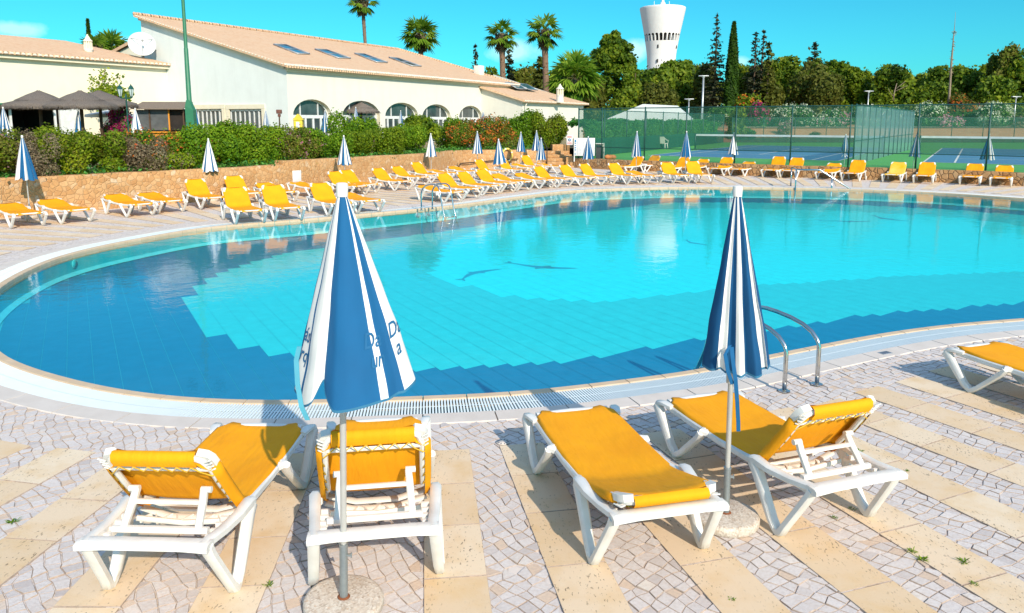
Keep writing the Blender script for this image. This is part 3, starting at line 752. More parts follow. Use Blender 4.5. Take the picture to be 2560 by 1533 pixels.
# row along the low right wall, heads towards the wall
fl(6,(115,670),(310,640),40,50,'yellow lounger at the low wall with brown stained head, left of the double topped umbrella')
fl(6,(385,640),(560,620),44,49,'yellow lounger at the low wall, right of the double topped umbrella')
fl(6,(790,680),(985,665),44,51,'yellow lounger at the low wall with shaded head, left of the blue umbrella')
fl(6,(1080,675),(1260,665),46,36,'yellow lounger at the low wall half hidden by the last poolside pair')
fl(6,(1465,685),(1665,692),50,49,'yellow lounger with a shaded back, left of the mostly white umbrella')
fl(6,(1765,690),(1965,705),52,28,'low yellow lounger just right of the mostly white umbrella')
fl(7,(330,825),(550,838),54,60,'yellow lounger with upright back, left one of the pair behind the sloping steel handrail')
fl(7,(600,835),(800,845),54,56,'yellow lounger with upright back, right one of the pair behind the sloping steel handrail')
fl(7,(1105,860),(1345,868),54,34,'low yellow lounger just left of the tied up umbrella')
fl(7,(1470,870),(1720,893),54,54,'yellow lounger with upright back just right of the tied up umbrella')
fl(7,(2065,895),(2310,908),54,50,'worn yellow lounger with faded cloth and shaded head, left of the grey umbrella',True)
fl(8,(890,910),(1155,928),54,52,'clean yellow lounger with upright back just right of the grey umbrella')
fl(8,(1550,935),(1840,945),54,47,'yellow lounger with a shadow bar across it, left of the rightmost umbrella')
fl(8,(1990,950),(2290,972),54,43,'plain yellow lounger at the right end of the low wall row')

# ------------------------------------------------------------------ closed umbrellas
def canopy_surface(ht,zb,rb,folds,amp,seed,loose):
    rg=random.Random(seed); ph=rg.uniform(0,6.28)
    pa=[rg.uniform(.7,1.3) for _ in range(folds)]; hz=[rg.uniform(-.03,.03) for _ in range(folds)]
    def surf(th,t):
        # t 0 at the cap, 1 at the hem
        k=(th/(2*math.pi)*folds)%folds; i=int(k); f=k-i
        A=(pa[i]*(1-f)+pa[(i+1)%folds]*f)
        fold=abs(math.sin(math.pi*f))**.8      # 0 in the crease, 1 on the rib-to-rib bulge
        base=.021+(rb-.021)*(t**loose)
        r=base*(1-amp*min(1,t*1.5)*(1-fold)*A)
        r*=1+.05*math.sin(2*th+ph)*t
        hem=hz[i]*(1-f)+hz[(i+1)%folds]*f
        z=ht-.05-(ht-.05-zb)*t-(hem-.075*(1-fold)*amp*2+.02)*t**6*(1 if rb>.2 else .5)
        return Vector((r*math.cos(th),r*math.sin(th),z))
    return surf
def make_umbrella(name,ht=2.2,zb=1.08,rb=.25,folds=8,amp=.42,seed=1,loose=.95,stripes=16,grey=False,tied=False,skew=0,blue_first=True,widths=None,detail=1):
    root=empty(name)
    sf=canopy_surface(ht,zb,rb,folds,amp,seed,loose)
    if skew:
        s1=sf
        def sf(th,t): p=s1(th,t); return Vector((p.x+skew*t,p.y,p.z))
    if tied:
        s0=sf
        def sf(th,t):
            p=s0(th,t); k=1-.62*math.exp(-((t-.86)/.10)**2)-.25*min(1,t*1.2); return Vector((p.x*k,p.y*k,p.z))
    rg=random.Random(seed+50); nT=folds*16 if detail else folds*8; nH=22 if detail else 10
    # stripe boundaries round the canopy
    w=widths or [rg.uniform(.7,1.3)*(1.30 if (k%2==0)==blue_first else .78) for k in range(stripes)]; s=sum(w); cum=[0]
    for x in w: cum.append(cum[-1]+x/s)
    mb=MB(); vs=[]; th=[]
    # put vertices exactly on the stripe edges
    edges=sorted(set([round(c,4) for c in cum[:-1]]+[round(i/nT,4) for i in range(nT)]))
    clean=[]
    for e in edges:
        if clean and e-clean[-1]<.0025: 
            if e in [round(c,4) for c in cum]: clean[-1]=e
        else: clean.append(e)
    nA=len(clean)
    for j in range(nH+1):
        for e in clean: vs.append(sf(e*2*math.pi,j/nH))
    fs=[];ms=[]
    for i in range(nA):
        mid=clean[i]+((clean[(i+1)%nA]-clean[i])%1)/2
        si=next(k for k in range(len(w)) if cum[k]<=mid%1<cum[k+1]+1e-9)
        mi=(si%2) if blue_first else 1-(si%2)
        for j in range(nH): fs.append((j*nA+i,(j+1)*nA+i,(j+1)*nA+(i+1)%nA,j*nA+(i+1)%nA)); ms.append(mi)
    for f,mi in zip(fs,ms): mb.f.append(f); mb.m.append(mi); mb.t.append(.5); mb.sm.append(True)
    mb.v=[tuple(v) for v in vs]
    can=mb.build('canopy',[M['blue'],M['grey_canvas'] if grey else M['white']],root)
    mb=MB(); mb.lathe([(.0,ht-.06),(.027,ht-.06),(.028,ht-.02),(.026,ht-.004),(.018,ht),(.0,ht)],n=20); mb.build('cap',M['plastic'],root,sharp=40)
    mb=MB(); mb.tube([(0,0,.30),(0,0,ht-.03)],.016,12); mb.lathe([(.017,zb-.02),(.03,zb-.02),(.032,zb+.05),(.017,zb+.06)],n=12); mb.build('pole',M['pole'],root,sharp=40)
    mb=MB(); mb.tube([(0,0,.04),(0,0,.36)],.0215,12); mb.tube([(0,0,.353),(0,0,.365)],.0245,12); mb.box((.0245,.0,.30),(.035,.012,.012)); mb.tube([(.04,0,.285),(.04,0,.315)],.004,6); mb.build('sleeve',M['galv'],root,sharp=40)
    mb=MB(); rg2=random.Random(seed); mb.lathe([(.0,0.0),(.205,0.0),(.212,.02),(.212,.055),(.205,.068),(.19,.074),(.0,.074)],n=40); b=mb.build('base',M['terrazzo'],root,sharp=50)
    mb=MB(); mb.lathe([(.0,.0745),(.034,.0745),(.028,.080),(.0,.080)],n=14); mb.build('rust_collar',M['rust'],b)
    return root,sf
GU='closed blue and white striped umbrellas by the pool'
def pu(root,p,label,rz=0,tilt=(0,0),group=GU):
    root.location=p; root.rotation_euler=(R(tilt[0]),R(tilt[1]),R(rz)); return tag(root,label,'umbrella',group)
def ribbon(name,pts,w,mat,parent,lat):
    mb=MB(); n=len(pts); vs=[]
    for i,p in enumerate(pts):
        l=Vector(lat).normalized(); vs+=[Vector(p)-l*w/2,Vector(p)+l*w/2,Vector(p)+l*w/2+Vector((0,.004,0)),Vector(p)-l*w/2+Vector((0,.004,0))]
    fs=[]
    for i in range(n-1):
        for s in range(4): fs.append((i*4+s,i*4+(s+1)%4,(i+1)*4+(s+1)%4,(i+1)*4+s))
    fs+= [(0,1,2,3),(n*4-4,n*4-3,n*4-2,n*4-1)]
    mb.add(vs,fs,0,.5,False); return mb.build(name,mat,parent)
# the two near umbrellas: hem drawn point by point (x, y, height, colour up to the next point), lofted to the cap
def hung_umbrella(ht,hem,seed,pw=.95,blue='blue'):
    root=empty('umbrella'); n=len(hem); D=5; rg=random.Random(seed); ring=[]; cols=[]
    for i in range(n):
        p0,p1,p2,p3=[Vector(hem[(i+q)%n][:3]) for q in (-1,0,1,2)]
        for k in range(D):
            t=k/D; c=.5*((2*p1)+(-p0+p2)*t+(2*p0-5*p1+4*p2-p3)*t*t+(-p0+3*p1-3*p2+p3)*t**3); ring.append(c.lerp(p1.lerp(p2,t),.35)); cols.append(0 if hem[i][3]=='B' else 1)
    m=len(ring); nH=34; ph=[rg.uniform(0,6.28) for _ in range(6)]
    # direction of each strip where it leaves the cap
    acc=0; arc=[0]
    for a,b in zip(ring,ring[1:]+ring[:1]): acc+=math.hypot(b.x-a.x,b.y-a.y)+.004; arc.append(acc)
    a0=math.atan2(ring[0].y,ring[0].x); zt=ht-.055
    def at_(u,t):
        i=int(u)%m; f=u-int(u); h=ring[i].lerp(ring[(i+1)%m],f); ang=a0+2*math.pi*(arc[i]*(1-f)+arc[i+1]*f)/acc
        s=max(0,min(1,t))**pw; x=.020*math.cos(ang)*(1-s)+h.x*s; y=.020*math.sin(ang)*(1-s)+h.y*s; z=zt+(h.z-zt)*t
        w=.006*t*(math.sin(9*t+ph[0]+ang*2)*.6+math.sin(17*t+ph[1]-ang*5)*.4+math.sin(31*t+ang*9+ph[2])*.25); r=max(.02,math.hypot(x,y)); return Vector((x*(1+w/r),y*(1+w/r),z))
    mb=MB(); ts=[j/(nH-1)*.988 for j in range(nH)]+[1.0]
    mb.v=[tuple(at_(i,t)) for t in ts for i in range(m)]
    for j in range(nH):
        for i in range(m):
            mb.f.append((j*m+i,(j+1)*m+i,(j+1)*m+(i+1)%m,j*m+(i+1)%m)); mb.m.append(cols[i] if j<nH-1 else 2); mb.t.append(.5); mb.sm.append(True)
    can=mb.build('canopy',[M[blue],M['white'],M['hemtape']],root)
    mb=MB(); mb.lathe([(.0,ht-.065),(.027,ht-.065),(.029,ht-.02),(.027,ht-.004),(.018,ht),(.0,ht)],n=20); mb.build('cap',M['plastic'],root,sharp=40)
    zb=min(h[2] for h in hem); mb=MB(); mb.tube([(0,0,.30),(0,0,ht-.03)],.0165,12); mb.lathe([(.017,zb-.09),(.028,zb-.09),(.030,zb+.05),(.017,zb+.06)],n=12); mb.build('pole',M['pole'],root,sharp=40)
    mb=MB(); mb.tube([(0,0,.04),(0,0,.36)],.0215,12); mb.tube([(0,0,.353),(0,0,.365)],.0245,12); mb.box((.0245,.0,.30),(.035,.012,.012)); mb.tube([(.04,0,.285),(.04,0,.315)],.004,6); mb.build('sleeve',M['galv'],root,sharp=40)
    mb=MB(); mb.lathe([(.0,0.0),(.200,0.0),(.207,.015),(.207,.045),(.200,.057),(.185,.062),(.0,.062)],n=40); b=mb.build('base',M['terrazzo'],root,sharp=50)
    mb=MB(); mb.lathe([(.0,.0625),(.034,.0625),(.028,.068),(.0,.068)],n=14); mb.build('rust_collar',M['rust'],b)
    return root,can,at_,arc,m,zt
M['hemtape']=simple('hem_tape',(.03,.17,.30),None,5,.8)
def ribbon(name,pts,w,mat,parent,lat):
    mb=MB(); n=len(pts); vs=[]
    for i,p in enumerate(pts):
        l=Vector(lat).normalized(); vs+=[Vector(p)-l*w/2,Vector(p)+l*w/2,Vector(p)+l*w/2+Vector((0,.004,0)),Vector(p)-l*w/2+Vector((0,.004,0))]
    fs=[]
    for i in range(n-1):
        for s in range(4): fs.append((i*4+s,i*4+(s+1)%4,(i+1)*4+(s+1)%4,(i+1)*4+s))
    fs+= [(0,1,2,3),(n*4-4,n*4-3,n*4-2,n*4-1)]
    mb.add(vs,fs,0,.5,False); return mb.build(name,mat,parent)
HL=[(-.236,.02,1.215,'B'),(-.219,-.06,1.205,'W'),(-.172,-.125,1.20,'B'),(-.160,-.15,1.19,'W'),(-.135,-.20,1.18,'W'),(-.09,-.235,1.215,'W'),(-.058,-.20,1.29,'W'),(-.046,-.185,1.305,'B'),(-.032,-.22,1.25,'B'),(.015,-.275,1.195,'B'),(.08,-.278,1.20,'B'),(.15,-.25,1.21,'B'),(.214,-.195,1.215,'W'),(.250,-.19,1.225,'B'),(.285,-.135,1.235,'B'),(.312,-.12,1.24,'W'),(.352,-.03,1.262,'W'),(.33,.08,1.25,'B'),(.25,.13,1.22,'W'),(.16,.12,1.2,'B'),(.08,.21,1.2,'W'),(-.02,.15,1.2,'B'),(-.1,.2,1.2,'W'),(-.16,.11,1.2,'B'),(-.22,.11,1.2,'B')]
uL,canL,atL,arcL,mL,ztL=hung_umbrella(2.226,[(x*1.045,y*1.02,z,c) for x,y,z,c in HL],3)
pu(uL,gd(832,1470),'near striped umbrella hanging loose with blue lettering, on a stone base at the bottom edge',0,(1.0,1.9))
ribbon('strap',[(-.172,-.15,1.46),(-.182,-.17,1.40),(-.165,-.215,1.30),(-.140,-.245,1.20),(-.112,-.245,1.135)],.022,M['strap'],uL,(1,.2,0))
HR_=[(-.188,-.01,1.03,'B'),(-.160,-.09,1.02,'B'),(-.126,-.115,1.03,'W'),(-.100,-.105,1.035,'W'),(-.074,-.14,1.02,'B'),(-.05,-.115,1.025,'B'),(-.018,-.155,1.01,'W'),(.008,-.18,1.005,'W'),(.041,-.15,1.01,'B'),(.052,-.135,1.015,'B'),(.095,-.19,1.005,'B'),(.140,-.15,1.01,'B'),(.143,-.085,1.02,'W'),(.188,-.085,1.03,'W'),(.194,-.105,1.03,'B'),(.222,-.06,1.035,'B'),(.238,.0,1.04,'B'),(.19,.08,1.03,'W'),(.12,.05,1.03,'B'),(.10,.16,1.03,'W'),(.03,.10,1.03,'B'),(-.02,.19,1.03,'W'),(-.07,.10,1.03,'B'),(-.13,.14,1.03,'W'),(-.15,.05,1.03,'B')]
uR,canR,atR,arcR,mR,ztR=hung_umbrella(2.134,HR_,8,.95,'navy')
pu(uR,gd(1756,1262),'near striped umbrella folded in tight pleats with a dangling blue strap, right of centre',0,(-.6,-.3))
ribbon('strap',[(-.05,-.165,1.19),(-.048,-.185,1.13),(-.03,-.20,1.0),(-.012,-.19,.86),(.008,-.16,.72),(.014,-.15,.66)],.024,M['blue'],uR,(1,0,0))
ribbon('strap',[(-.06,-.165,1.20),(-.092,-.185,1.15),(-.075,-.195,1.05),(-.045,-.19,.97)],.022,M['blue'],uR,(1,0,.3))
# lettering printed across the stripes of the near left umbrella (blue on blue is lost in the dark stripes)
def letters(txt,u0,zc,size,italic=.28):
    cu=bpy.data.curves.new('lettering','FONT'); cu.body=txt; cu.size=size; cu.shear=italic; cu.align_x='CENTER'; cu.resolution_u=3; cu.offset=.0012
    o=bpy.data.objects.new('lettering',cu); COL.objects.link(o)
    dg=bpy.context.evaluated_depsgraph_get(); me=bpy.data.meshes.new_from_object(o.evaluated_get(dg)); bpy.data.objects.remove(o)
    bm=bmesh.new(); bm.from_mesh(me); bmesh.ops.triangulate(bm,faces=bm.faces[:])
    for _ in range(3):
        ls=[e for e in bm.edges if e.calc_length()>.012]
        if ls: bmesh.ops.subdivide_edges(bm,edges=ls,cuts=1)
        bmesh.ops.triangulate(bm,faces=bm.faces[:])
    s0=arcL[int(u0)]+(u0%1)*(arcL[int(u0)+1]-arcL[int(u0)])
    for v in bm.verts:
        z=zc+v.co.y; t=(ztL-z)/(ztL-1.21); s=s0+v.co.x/max(.2,t)
        i=next((q for q in range(mL) if arcL[q]<=s<arcL[q+1]),0); u=i+(s-arcL[i])/(arcL[i+1]-arcL[i]); p=atL(u,t); a=atL(u-.4,t); b=atL(u+.4,t); n=Vector((b.y-a.y,a.x-b.x,0)).normalized()
        if n.dot(Vector((p.x,p.y,0)))<0: n=-n
        v.co=p+n*.0035
    me2=bpy.data.meshes.new('lettering'); bm.to_mesh(me2); bm.free(); me2.materials.append(M['lettering']); link('lettering',me2,canL)
for tx,u0,zc,sz in (('\u00e1s',7.5,1.47,.10),('rq',7.5,1.375,.10),('Da',60.5,1.465,.10),('un',61.5,1.375,.10),('Da',78,1.475,.10),('a',77.0,1.385,.10)):
    letters(tx,u0,zc,sz)
FARU=[('a',dict(ht=2.1,zb=1.0,rb=.27,folds=8,amp=.34,seed=11)),('b',dict(ht=2.1,zb=1.0,rb=.27,folds=8,amp=.45,seed=12,stripes=14,blue_first=False)),('c',dict(ht=2.1,zb=1.0,rb=.235,folds=9,amp=.42,seed=13,stripes=18)),
 ('white',dict(ht=2.1,zb=1.0,rb=.27,folds=8,amp=.36,seed=14,widths=[.9,2.1]*5)),('grey',dict(ht=2.1,zb=1.0,rb=.25,folds=8,amp=.4,seed=15,stripes=12,grey=True)),('tied',dict(ht=2.1,zb=1.0,rb=.27,folds=8,amp=.4,seed=16,stripes=14,tied=True)),('blue',dict(ht=2.1,zb=1.0,rb=.255,folds=8,amp=.4,seed=17,widths=[1.9,.6]*6)),('half',dict(ht=2.1,zb=1.0,rb=.28,folds=8,amp=.3,seed=18,widths=[5,1,1,1.6,1,1.2,1,1.4,1,1]))]
FARU=dict(FARU); FP={}
def fu(k,top,foot,kind,label,rz=0,hscale=None):
    p=g(*zz(k,*foot)); t=at(*zz(k,*top),p.y)
    if kind not in FP: FP[kind]=make_umbrella('umbrella',detail=0,**FARU[kind])[0]; o=FP[kind]
    else: o=copy_tree(FP[kind])
    s=t.z/2.1; o.scale=(1,1,s) if kind!='x' else (s,s,s)
    lean=math.degrees(math.atan2(t.x-p.x,t.z))
    return pu(o,p,label,rz,(0,lean if abs(rz)<1 else 0))
fu(1,(315,105),(440,1300),'a','leftmost striped umbrella at the left stone wall',0)
fu(2,(570,150),(632,1050),'white','mostly white umbrella with small print, second along the left stone wall',20)
fu(3,(575,105),(598,910),'b','striped umbrella seen just above the white cap of the near umbrella',20)
fu(3,(1833,75),(1836,715),'white','umbrella right white and left striped, fourth along the left wall',190)
fu(4,(993,45),(1002,655),'a','striped umbrella in front of the orange flowering bush, left of the life ring',60)
fu(4,(1303,155),(1340,830),'half','umbrella with one wide plain blue side, standing in the ladder row of loungers',0)
fu(4,(1640,55),(1626,600),'a','evenly striped umbrella just right of the life ring',130)
fu(4,(1835,35),(1850,590),'b','striped umbrella half hidden behind another, left of the stone steps',80)
fu(4,(1910,140),(1915,750),'c','evenly striped umbrella in the ladder row, overlapping another one by the steps',40)
fu(5,(1030,120),(975,745),'b','striped umbrella in front of the white notice board',140)
fu(5,(1685,45),(1670,745),'c','striped umbrella beside the plastic chair on the court, with a doubled top',35)
fu(6,(1143,45),(1110,745),'blue','mostly blue umbrella with one white stripe, before the tall green windscreen hedge',15)
fu(6,(1787,62),(1790,665),'white','mostly white umbrella with one blue stripe in front of the tennis net',70)
fu(7,(1517,205),(1487,815),'tied','umbrella tied in a narrow bundle beside the tall court divider',10)
fu(8,(950,165),(855,860),'grey','greyish faded umbrella in front of the far end of the court divider',0)
fu(8,(1960,200),(1915,905),'b','rightmost striped umbrella on a white base at the low wall',210)

# ------------------------------------------------------------------ terraces and court
TZ=1.0; CZ=.5
def sheet(name,poly,z,mat,kind='structure'):
    bm=bmesh.new(); es=loop(bm,poly,z); bmesh.ops.triangle_fill(bm,edges=es,use_beauty=True)
    for f in bm.faces:
        if f.normal.z<0: f.normal_flip()
    mb=MB(); mb.addbm(bm); return tag(mb.build(name,mat),kind=kind)
sheet('terrace_ground',[(p.x-.12,p.y+.15) for p in WLp]+[(1.6,45.0),(3.5,45.3),(4.0,46.6),(10.6,59.0),(19.6,76),(19.6,110),(-140,110),(-140,5),(-30,5)],TZ,M['soil'])
sheet('court_surround',[(p.x+.1,p.y+.12) for p in WRp]+[(60,-5),(120,20),(120,77),(19.4,77),(10.4,59.1),(3.8,46.6),(3.3,44.8)],CZ,M['court_green'])
# rising ground beyond the court
mb=MB(); xs=list(range(-160,261,10)); ys=[(76.5,.46),(79,.75),(84,1.82),(86,1.86),(88,1.87),(95,1.95),(120,2.4),(180,3.5),(400,6),(1500,8)]
mb.add([(x,y,z+.06*math.sin(x*.7+y)) for y,z in ys for x in xs],[(i*len(xs)+j,i*len(xs)+j+1,(i+1)*len(xs)+j+1,(i+1)*len(xs)+j) for i in range(len(ys)-1) for j in range(len(xs)-1)],0,.5,True)
tag(mb.build('earth_bank',M['dirt']),kind='structure')
mb=MB(); mb.add([(20,84.4,1.93),(140,84.4,1.93),(140,86.4,1.96),(20,86.4,1.96)],[(0,1,2,3)]); tag(mb.build('bank_path',M['path']),kind='structure')
# blue playing areas with white lines, from the two court corners
U=Vector((.514,.858)); V=Vector((.80,-.60))
def court(P0,W_,L_,lines,name):
    mb=MB(); q=lambda a,b:(P0.x+V.x*a+U.x*b,P0.y+V.y*a+U.y*b)
    mb.add([(*q(0,0),CZ+.005),(*q(W_,0),CZ+.005),(*q(W_,L_),CZ+.005),(*q(0,L_),CZ+.005)],[(0,1,2,3)]); tag(mb.build(name,M['court_blue']),kind='structure')
    mb=MB()
    for a0,b0,a1,b1 in lines:
        w=.045
        if abs(a1-a0)<.01: P=[q(a0-w,b0),q(a0+w,b0),q(a0+w,b1),q(a0-w,b1)]
        else: P=[q(a0,b0-w),q(a1,b0-w),q(a1,b0+w),q(a0,b0+w)]
        mb.add([(*p,CZ+.010) for p in P],[(0,1,2,3)])
    tag(mb.build('court_lines',M['line']),kind='structure')
P0=Vector((8.2,46.7)); LN=[(0,0,0,23.8),(10.97,0,10.97,23.8),(1.37,0,1.37,23.8),(9.6,0,9.6,23.8),(0,0.05,10.97,.05),(0,23.75,10.97,23.75),(1.37,5.5,9.6,5.5),(1.37,18.3,9.6,18.3),(5.48,5.5,5.48,18.3)]
court(P0,10.97,23.8,LN,'blue_court')
P1=gd(2234.7,392.8,CZ); P1=Vector((P1.x,P1.y)); court(P1,10.97,25,LN,'blue_court')
def net(Pa,Pb,label,zt=1.05):
    r=empty('tennis_net',(0,0,0),0,label,'net','tennis nets')
    a=Vector((Pa[0],Pa[1],CZ)); b=Vector((Pb[0],Pb[1],CZ)); d=(b-a).normalized(); n=Vector((-d.y,d.x,0))*.02
    mb=MB(); mb.add([a+Vector((0,0,.03)),b+Vector((0,0,.03)),b+Vector((0,0,zt-.05)),a+Vector((0,0,zt-.05))],[(0,1,2,3)]); mb.build('net_mesh',M['netmesh'],r)
    mb=MB(); mb.box((a+b)/2+Vector((0,0,zt)),((b-a).length,.03,.13),Matrix.Rotation(math.atan2(d.y,d.x),3,'Z')); mb.build('net_band',M['line'],r)
    for p in (a,b):
        mb=MB(); mb.tube([p,p+Vector((0,0,zt+.1))],.05,10); mb.box(p+Vector((0,0,.02)),(.25,.25,.04)); mb.build('net_post',M['greendark'],r)
m0=P0+U*11.9-V*.9; m1=P0+U*11.9+V*11.9; net(m0,m1,'tennis net with white band across the left court, behind the tall divider')
m0=P1+U*12.3-V*.9; m1=P1+U*12.3+V*11.9; net(m0,m1,'tennis net with white band across the right court, right of the tall divider')

# ------------------------------------------------------------------ stone walls
def wallmesh(name,pts,thick,zf,z0,mat,label,cat='wall',side=1,seed=1):
    # a run of rubble wall along a line, with an uneven top
    rg=random.Random(seed); P=[Vector((p[0],p[1])) for p in pts]; nn=normals(P,False); n=len(P); mb=MB(); vs=[]
    for i,(p,q) in enumerate(zip(P,nn)):
        zt=zf(i/(n-1)) if callable(zf) else zf
        zt+=rg.uniform(-.012,.012); a=p; b=p-q*side*thick
        fr=[(a,z0),(a+q*side*rg.uniform(-.01,.015),z0+(zt-z0)*.33),(a+q*side*rg.uniform(-.01,.015),z0+(zt-z0)*.66),(a,zt-.03),(a-q*side*.03,zt),(b+q*side*.03,zt),(b,zt-.03),(b,z0)]
        vs+=[(u.x,u.y,z) for u,z in fr]
    k=8; fs=[(i*k+s,(i+1)*k+s,(i+1)*k+s+1,i*k+s+1) for i in range(n-1) for s in range(k-1)]
    fs+=[tuple(range(k)),tuple(reversed([(n-1)*k+s for s in range(k)]))]
    mb.add(vs,fs,0,.5,True); o=mb.build(name,mat,sharp=45); return tag(o,label,cat)
iw=next(i for i,p in enumerate(WLp) if p.y>26.9)
WLs=[p for p in WLp]
wallmesh('stone_wall',WLs[:iw+1],.4,lambda t:1.03,-.1,M['wall'],'long curved rubble stone wall below the flower hedge, left part with lower top','wall',1)
wallmesh('stone_wall',WLs[iw:],.4,lambda t:1.16-.18*t,-.1,M['wall'],'stepped up rubble stone wall continuing to the stone steps, with pale panel','wall',1,2)
wallmesh('low_stone_wall',WRp,.35,lambda t:.53,-.1,M['wall_dark'],'low dark rubble stone wall below the tennis courts','wall',-1,3)
# stone steps with side wall and rail
r=empty('stone_steps',(0,0,0),0,'stone steps with a dark rail between the wall and the orange stone pier','steps')
for k in range(5):
    mb=MB(); mb.cbox((2.75-.10*k,43.05+.34*k,.11+k*.19-.10),(1.9,.36,.19),.012); mb.build('tread',M['wall'],r)
o=wallmesh('side_wall',[(3.35,42.9),(3.5,43.6),(3.55,44.3)],.35,.58,-.1,M['wall'],None); del o['category']; o.parent=r
o2=wallmesh('pier',[(2.35,44.75),(2.8,44.85),(3.35,44.95)],.5,1.22,-.1,M['wall'],None); del o2['category']; o2.parent=r
mb=MB(); mb.tube([(1.95,43.1,.1),(1.95,43.1,1.05),(1.62,44.2,1.75),(1.62,44.2,.9)],.03,8); mb.build('handrail',M['iron'],r)
# wall panel, handrail along wall, life ring
def wallpt(x,y,dz=None):
    best=None
    for a,b in zip(WLp[:-1],WLp[1:]):
        for t in (0,.25,.5,.75):
            p=a.lerp(b,t); sx=1280+F*p.x/(p.y*cP-(0-1.5)*sP)
            if best is None or abs(sx-x)<best[0]: best=(abs(sx-x),p,(b-a).normalized())
    _,p,d=best; n=Vector((d.y,-d.x)); P=at(x,y,p.y); return P,d,n
P,d,n=wallpt(*zz(2,1852,715)); a=math.atan2(d.y,d.x)
mb=MB(); mb.cbox((P.x+n.x*.02,P.y+n.y*.02,P.z-.03),(.42,.03,.56),.006,Matrix.Rotation(a,3,'Z')); tag(mb.build('wall_panel',M['signwhite']),'pale rectangular access panel set into the stone wall','panel')
pts=[]
for x,y in [(700,600),(712,535),(735,512),(1000,490),(1300,463),(1570,446)]:
    P,d,n=wallpt(*zz(4,x,y)); pts.append(P+Vector((n.x*.12,n.y*.12,0)))
mb=MB(); mb.tube(pts,.028,8)
for k in (2,3,4,5): mb.tube([pts[k],pts[k]-Vector((n.x*.13,n.y*.13,0))],.014,6)
tag(mb.build('wall_handrail',M['iron']),'dark pipe handrail running along the stone wall below the life ring','handrail')
P,d,n=wallpt(*zz(4,1415,400)); mb=MB(); bm=bmesh.new()
ring=[(P+Vector((d.x*.30*math.cos(t)+n.x*.12,d.y*.30*math.cos(t)+n.y*.12,.33*math.sin(t)+.05))) for t in [2*math.pi*i/28 for i in range(29)]]
mb.tube(ring,.055,10,caps=False); r=tag(mb.build('life_ring',M['ring']),'pale yellow life ring hanging on the stone wall','life ring')
mb=MB()
for t in (.4,1.97,3.54,5.1):
    c=P+Vector((d.x*.30*math.cos(t)+n.x*.12,d.y*.30*math.cos(t)+n.y*.12,.33*math.sin(t)+.05)); tt=Vector((-d.x*math.sin(t),-d.y*math.sin(t),math.cos(t))); mb.tube([c-tt*.035,c+tt*.035],.058,10)
mb.build('band',M['signwhite'],r)

# ------------------------------------------------------------------ ladders and rails
def hand_ladder(fA,fB,fwd,hz,reach,label,rad=.021):
    r=empty('pool_ladder',(0,0,0),0,label,'pool ladder','steel pool ladders'); fwd=Vector((fwd[0],fwd[1],0)).normalized()
    for f in (fA,fB):
        pts=[Vector(f)]; up=Vector((0,0,1)); Z=hz
        path=[(0,.02),(0,Z*.35),(0,Z*.62),(.02,Z*.72),(.07,Z*.82),(.15,Z*.90),(.26,Z*.955),(.40,Z*.99),(.50,Z),(.58,Z*.985),(.65,Z*.93),(.70,Z*.82),(.74,Z*.6),(.80,Z*.2),(.88,-.1),(.98,-.42)]
        mb=MB(); mb.tube([Vector(f)+fwd*(a*reach/.8)+up*b for a,b in path],rad,12); h=mb.build('rail',M['steel'],r)
        mb=MB(); mb.lathe([(0,.004),(.055,.004),(.055,.012),(.03,.022),(0,.022)],c=f,n=20); mb.build('flange',M['steel'],h,sharp=40)
    for k,(a,z) in enumerate(((.90,-.12),(.955,-.28))):
        mb=MB(); A=Vector(fA)+fwd*(a*reach/.8)+Vector((0,0,z)); B=Vector(fB)+fwd*(a*reach/.8)+Vector((0,0,z)); mb.bar([A,B],.07,.02,lat=fwd); mb.build('rung',M['steel'],r)
fA=g(*q6(750,1352)); fB=g(*q6(985,1303))
hand_ladder(fA,fB,(-.50,.866),.62,1.05,'near steel pool ladder with two bent rails, right of the pleated umbrella')
fA=g(*zz(3,1692,1190)); fB=g(*zz(3,1850,1172))
hand_ladder(fA,fB,(.70,-.72),.78,.95,'far steel pool ladder at the left pool edge, in front of a flat lounger')
# sloping handrail at the far side
a=g(*zz(7,740,950)); Y0=a.y
pA=at(*zz(7,745,690),Y0); pB=at(*zz(7,812,716),Y0-1.0); pC=at(*zz(7,1152,720),Y0-1.15); pD=at(*zz(7,1618,1016),Y0-1.3); pE=pB.copy(); pE.z=-.42; mC=pC.lerp(pD,.38); mE=mC.copy(); mE.z=-.42
r=empty('entry_handrail',(0,0,0),0,'sloping steel entry handrail standing in the water at the far pool edge','handrail')
mb=MB(); mb.tube([Vector((pA.x,pA.y,0)),pA],.03,10); mb.tube([pA,pB,pC,pD,pD+(pD-pC)*.25],.032,10); mb.build('rail',M['steel'],r)
mb=MB(); mb.tube([pE,pB],.03,10); mb.build('post',M['steel'],r)
mb=MB(); mb.tube([mE,mC],.03,10); mb.build('post',M['steel'],r)
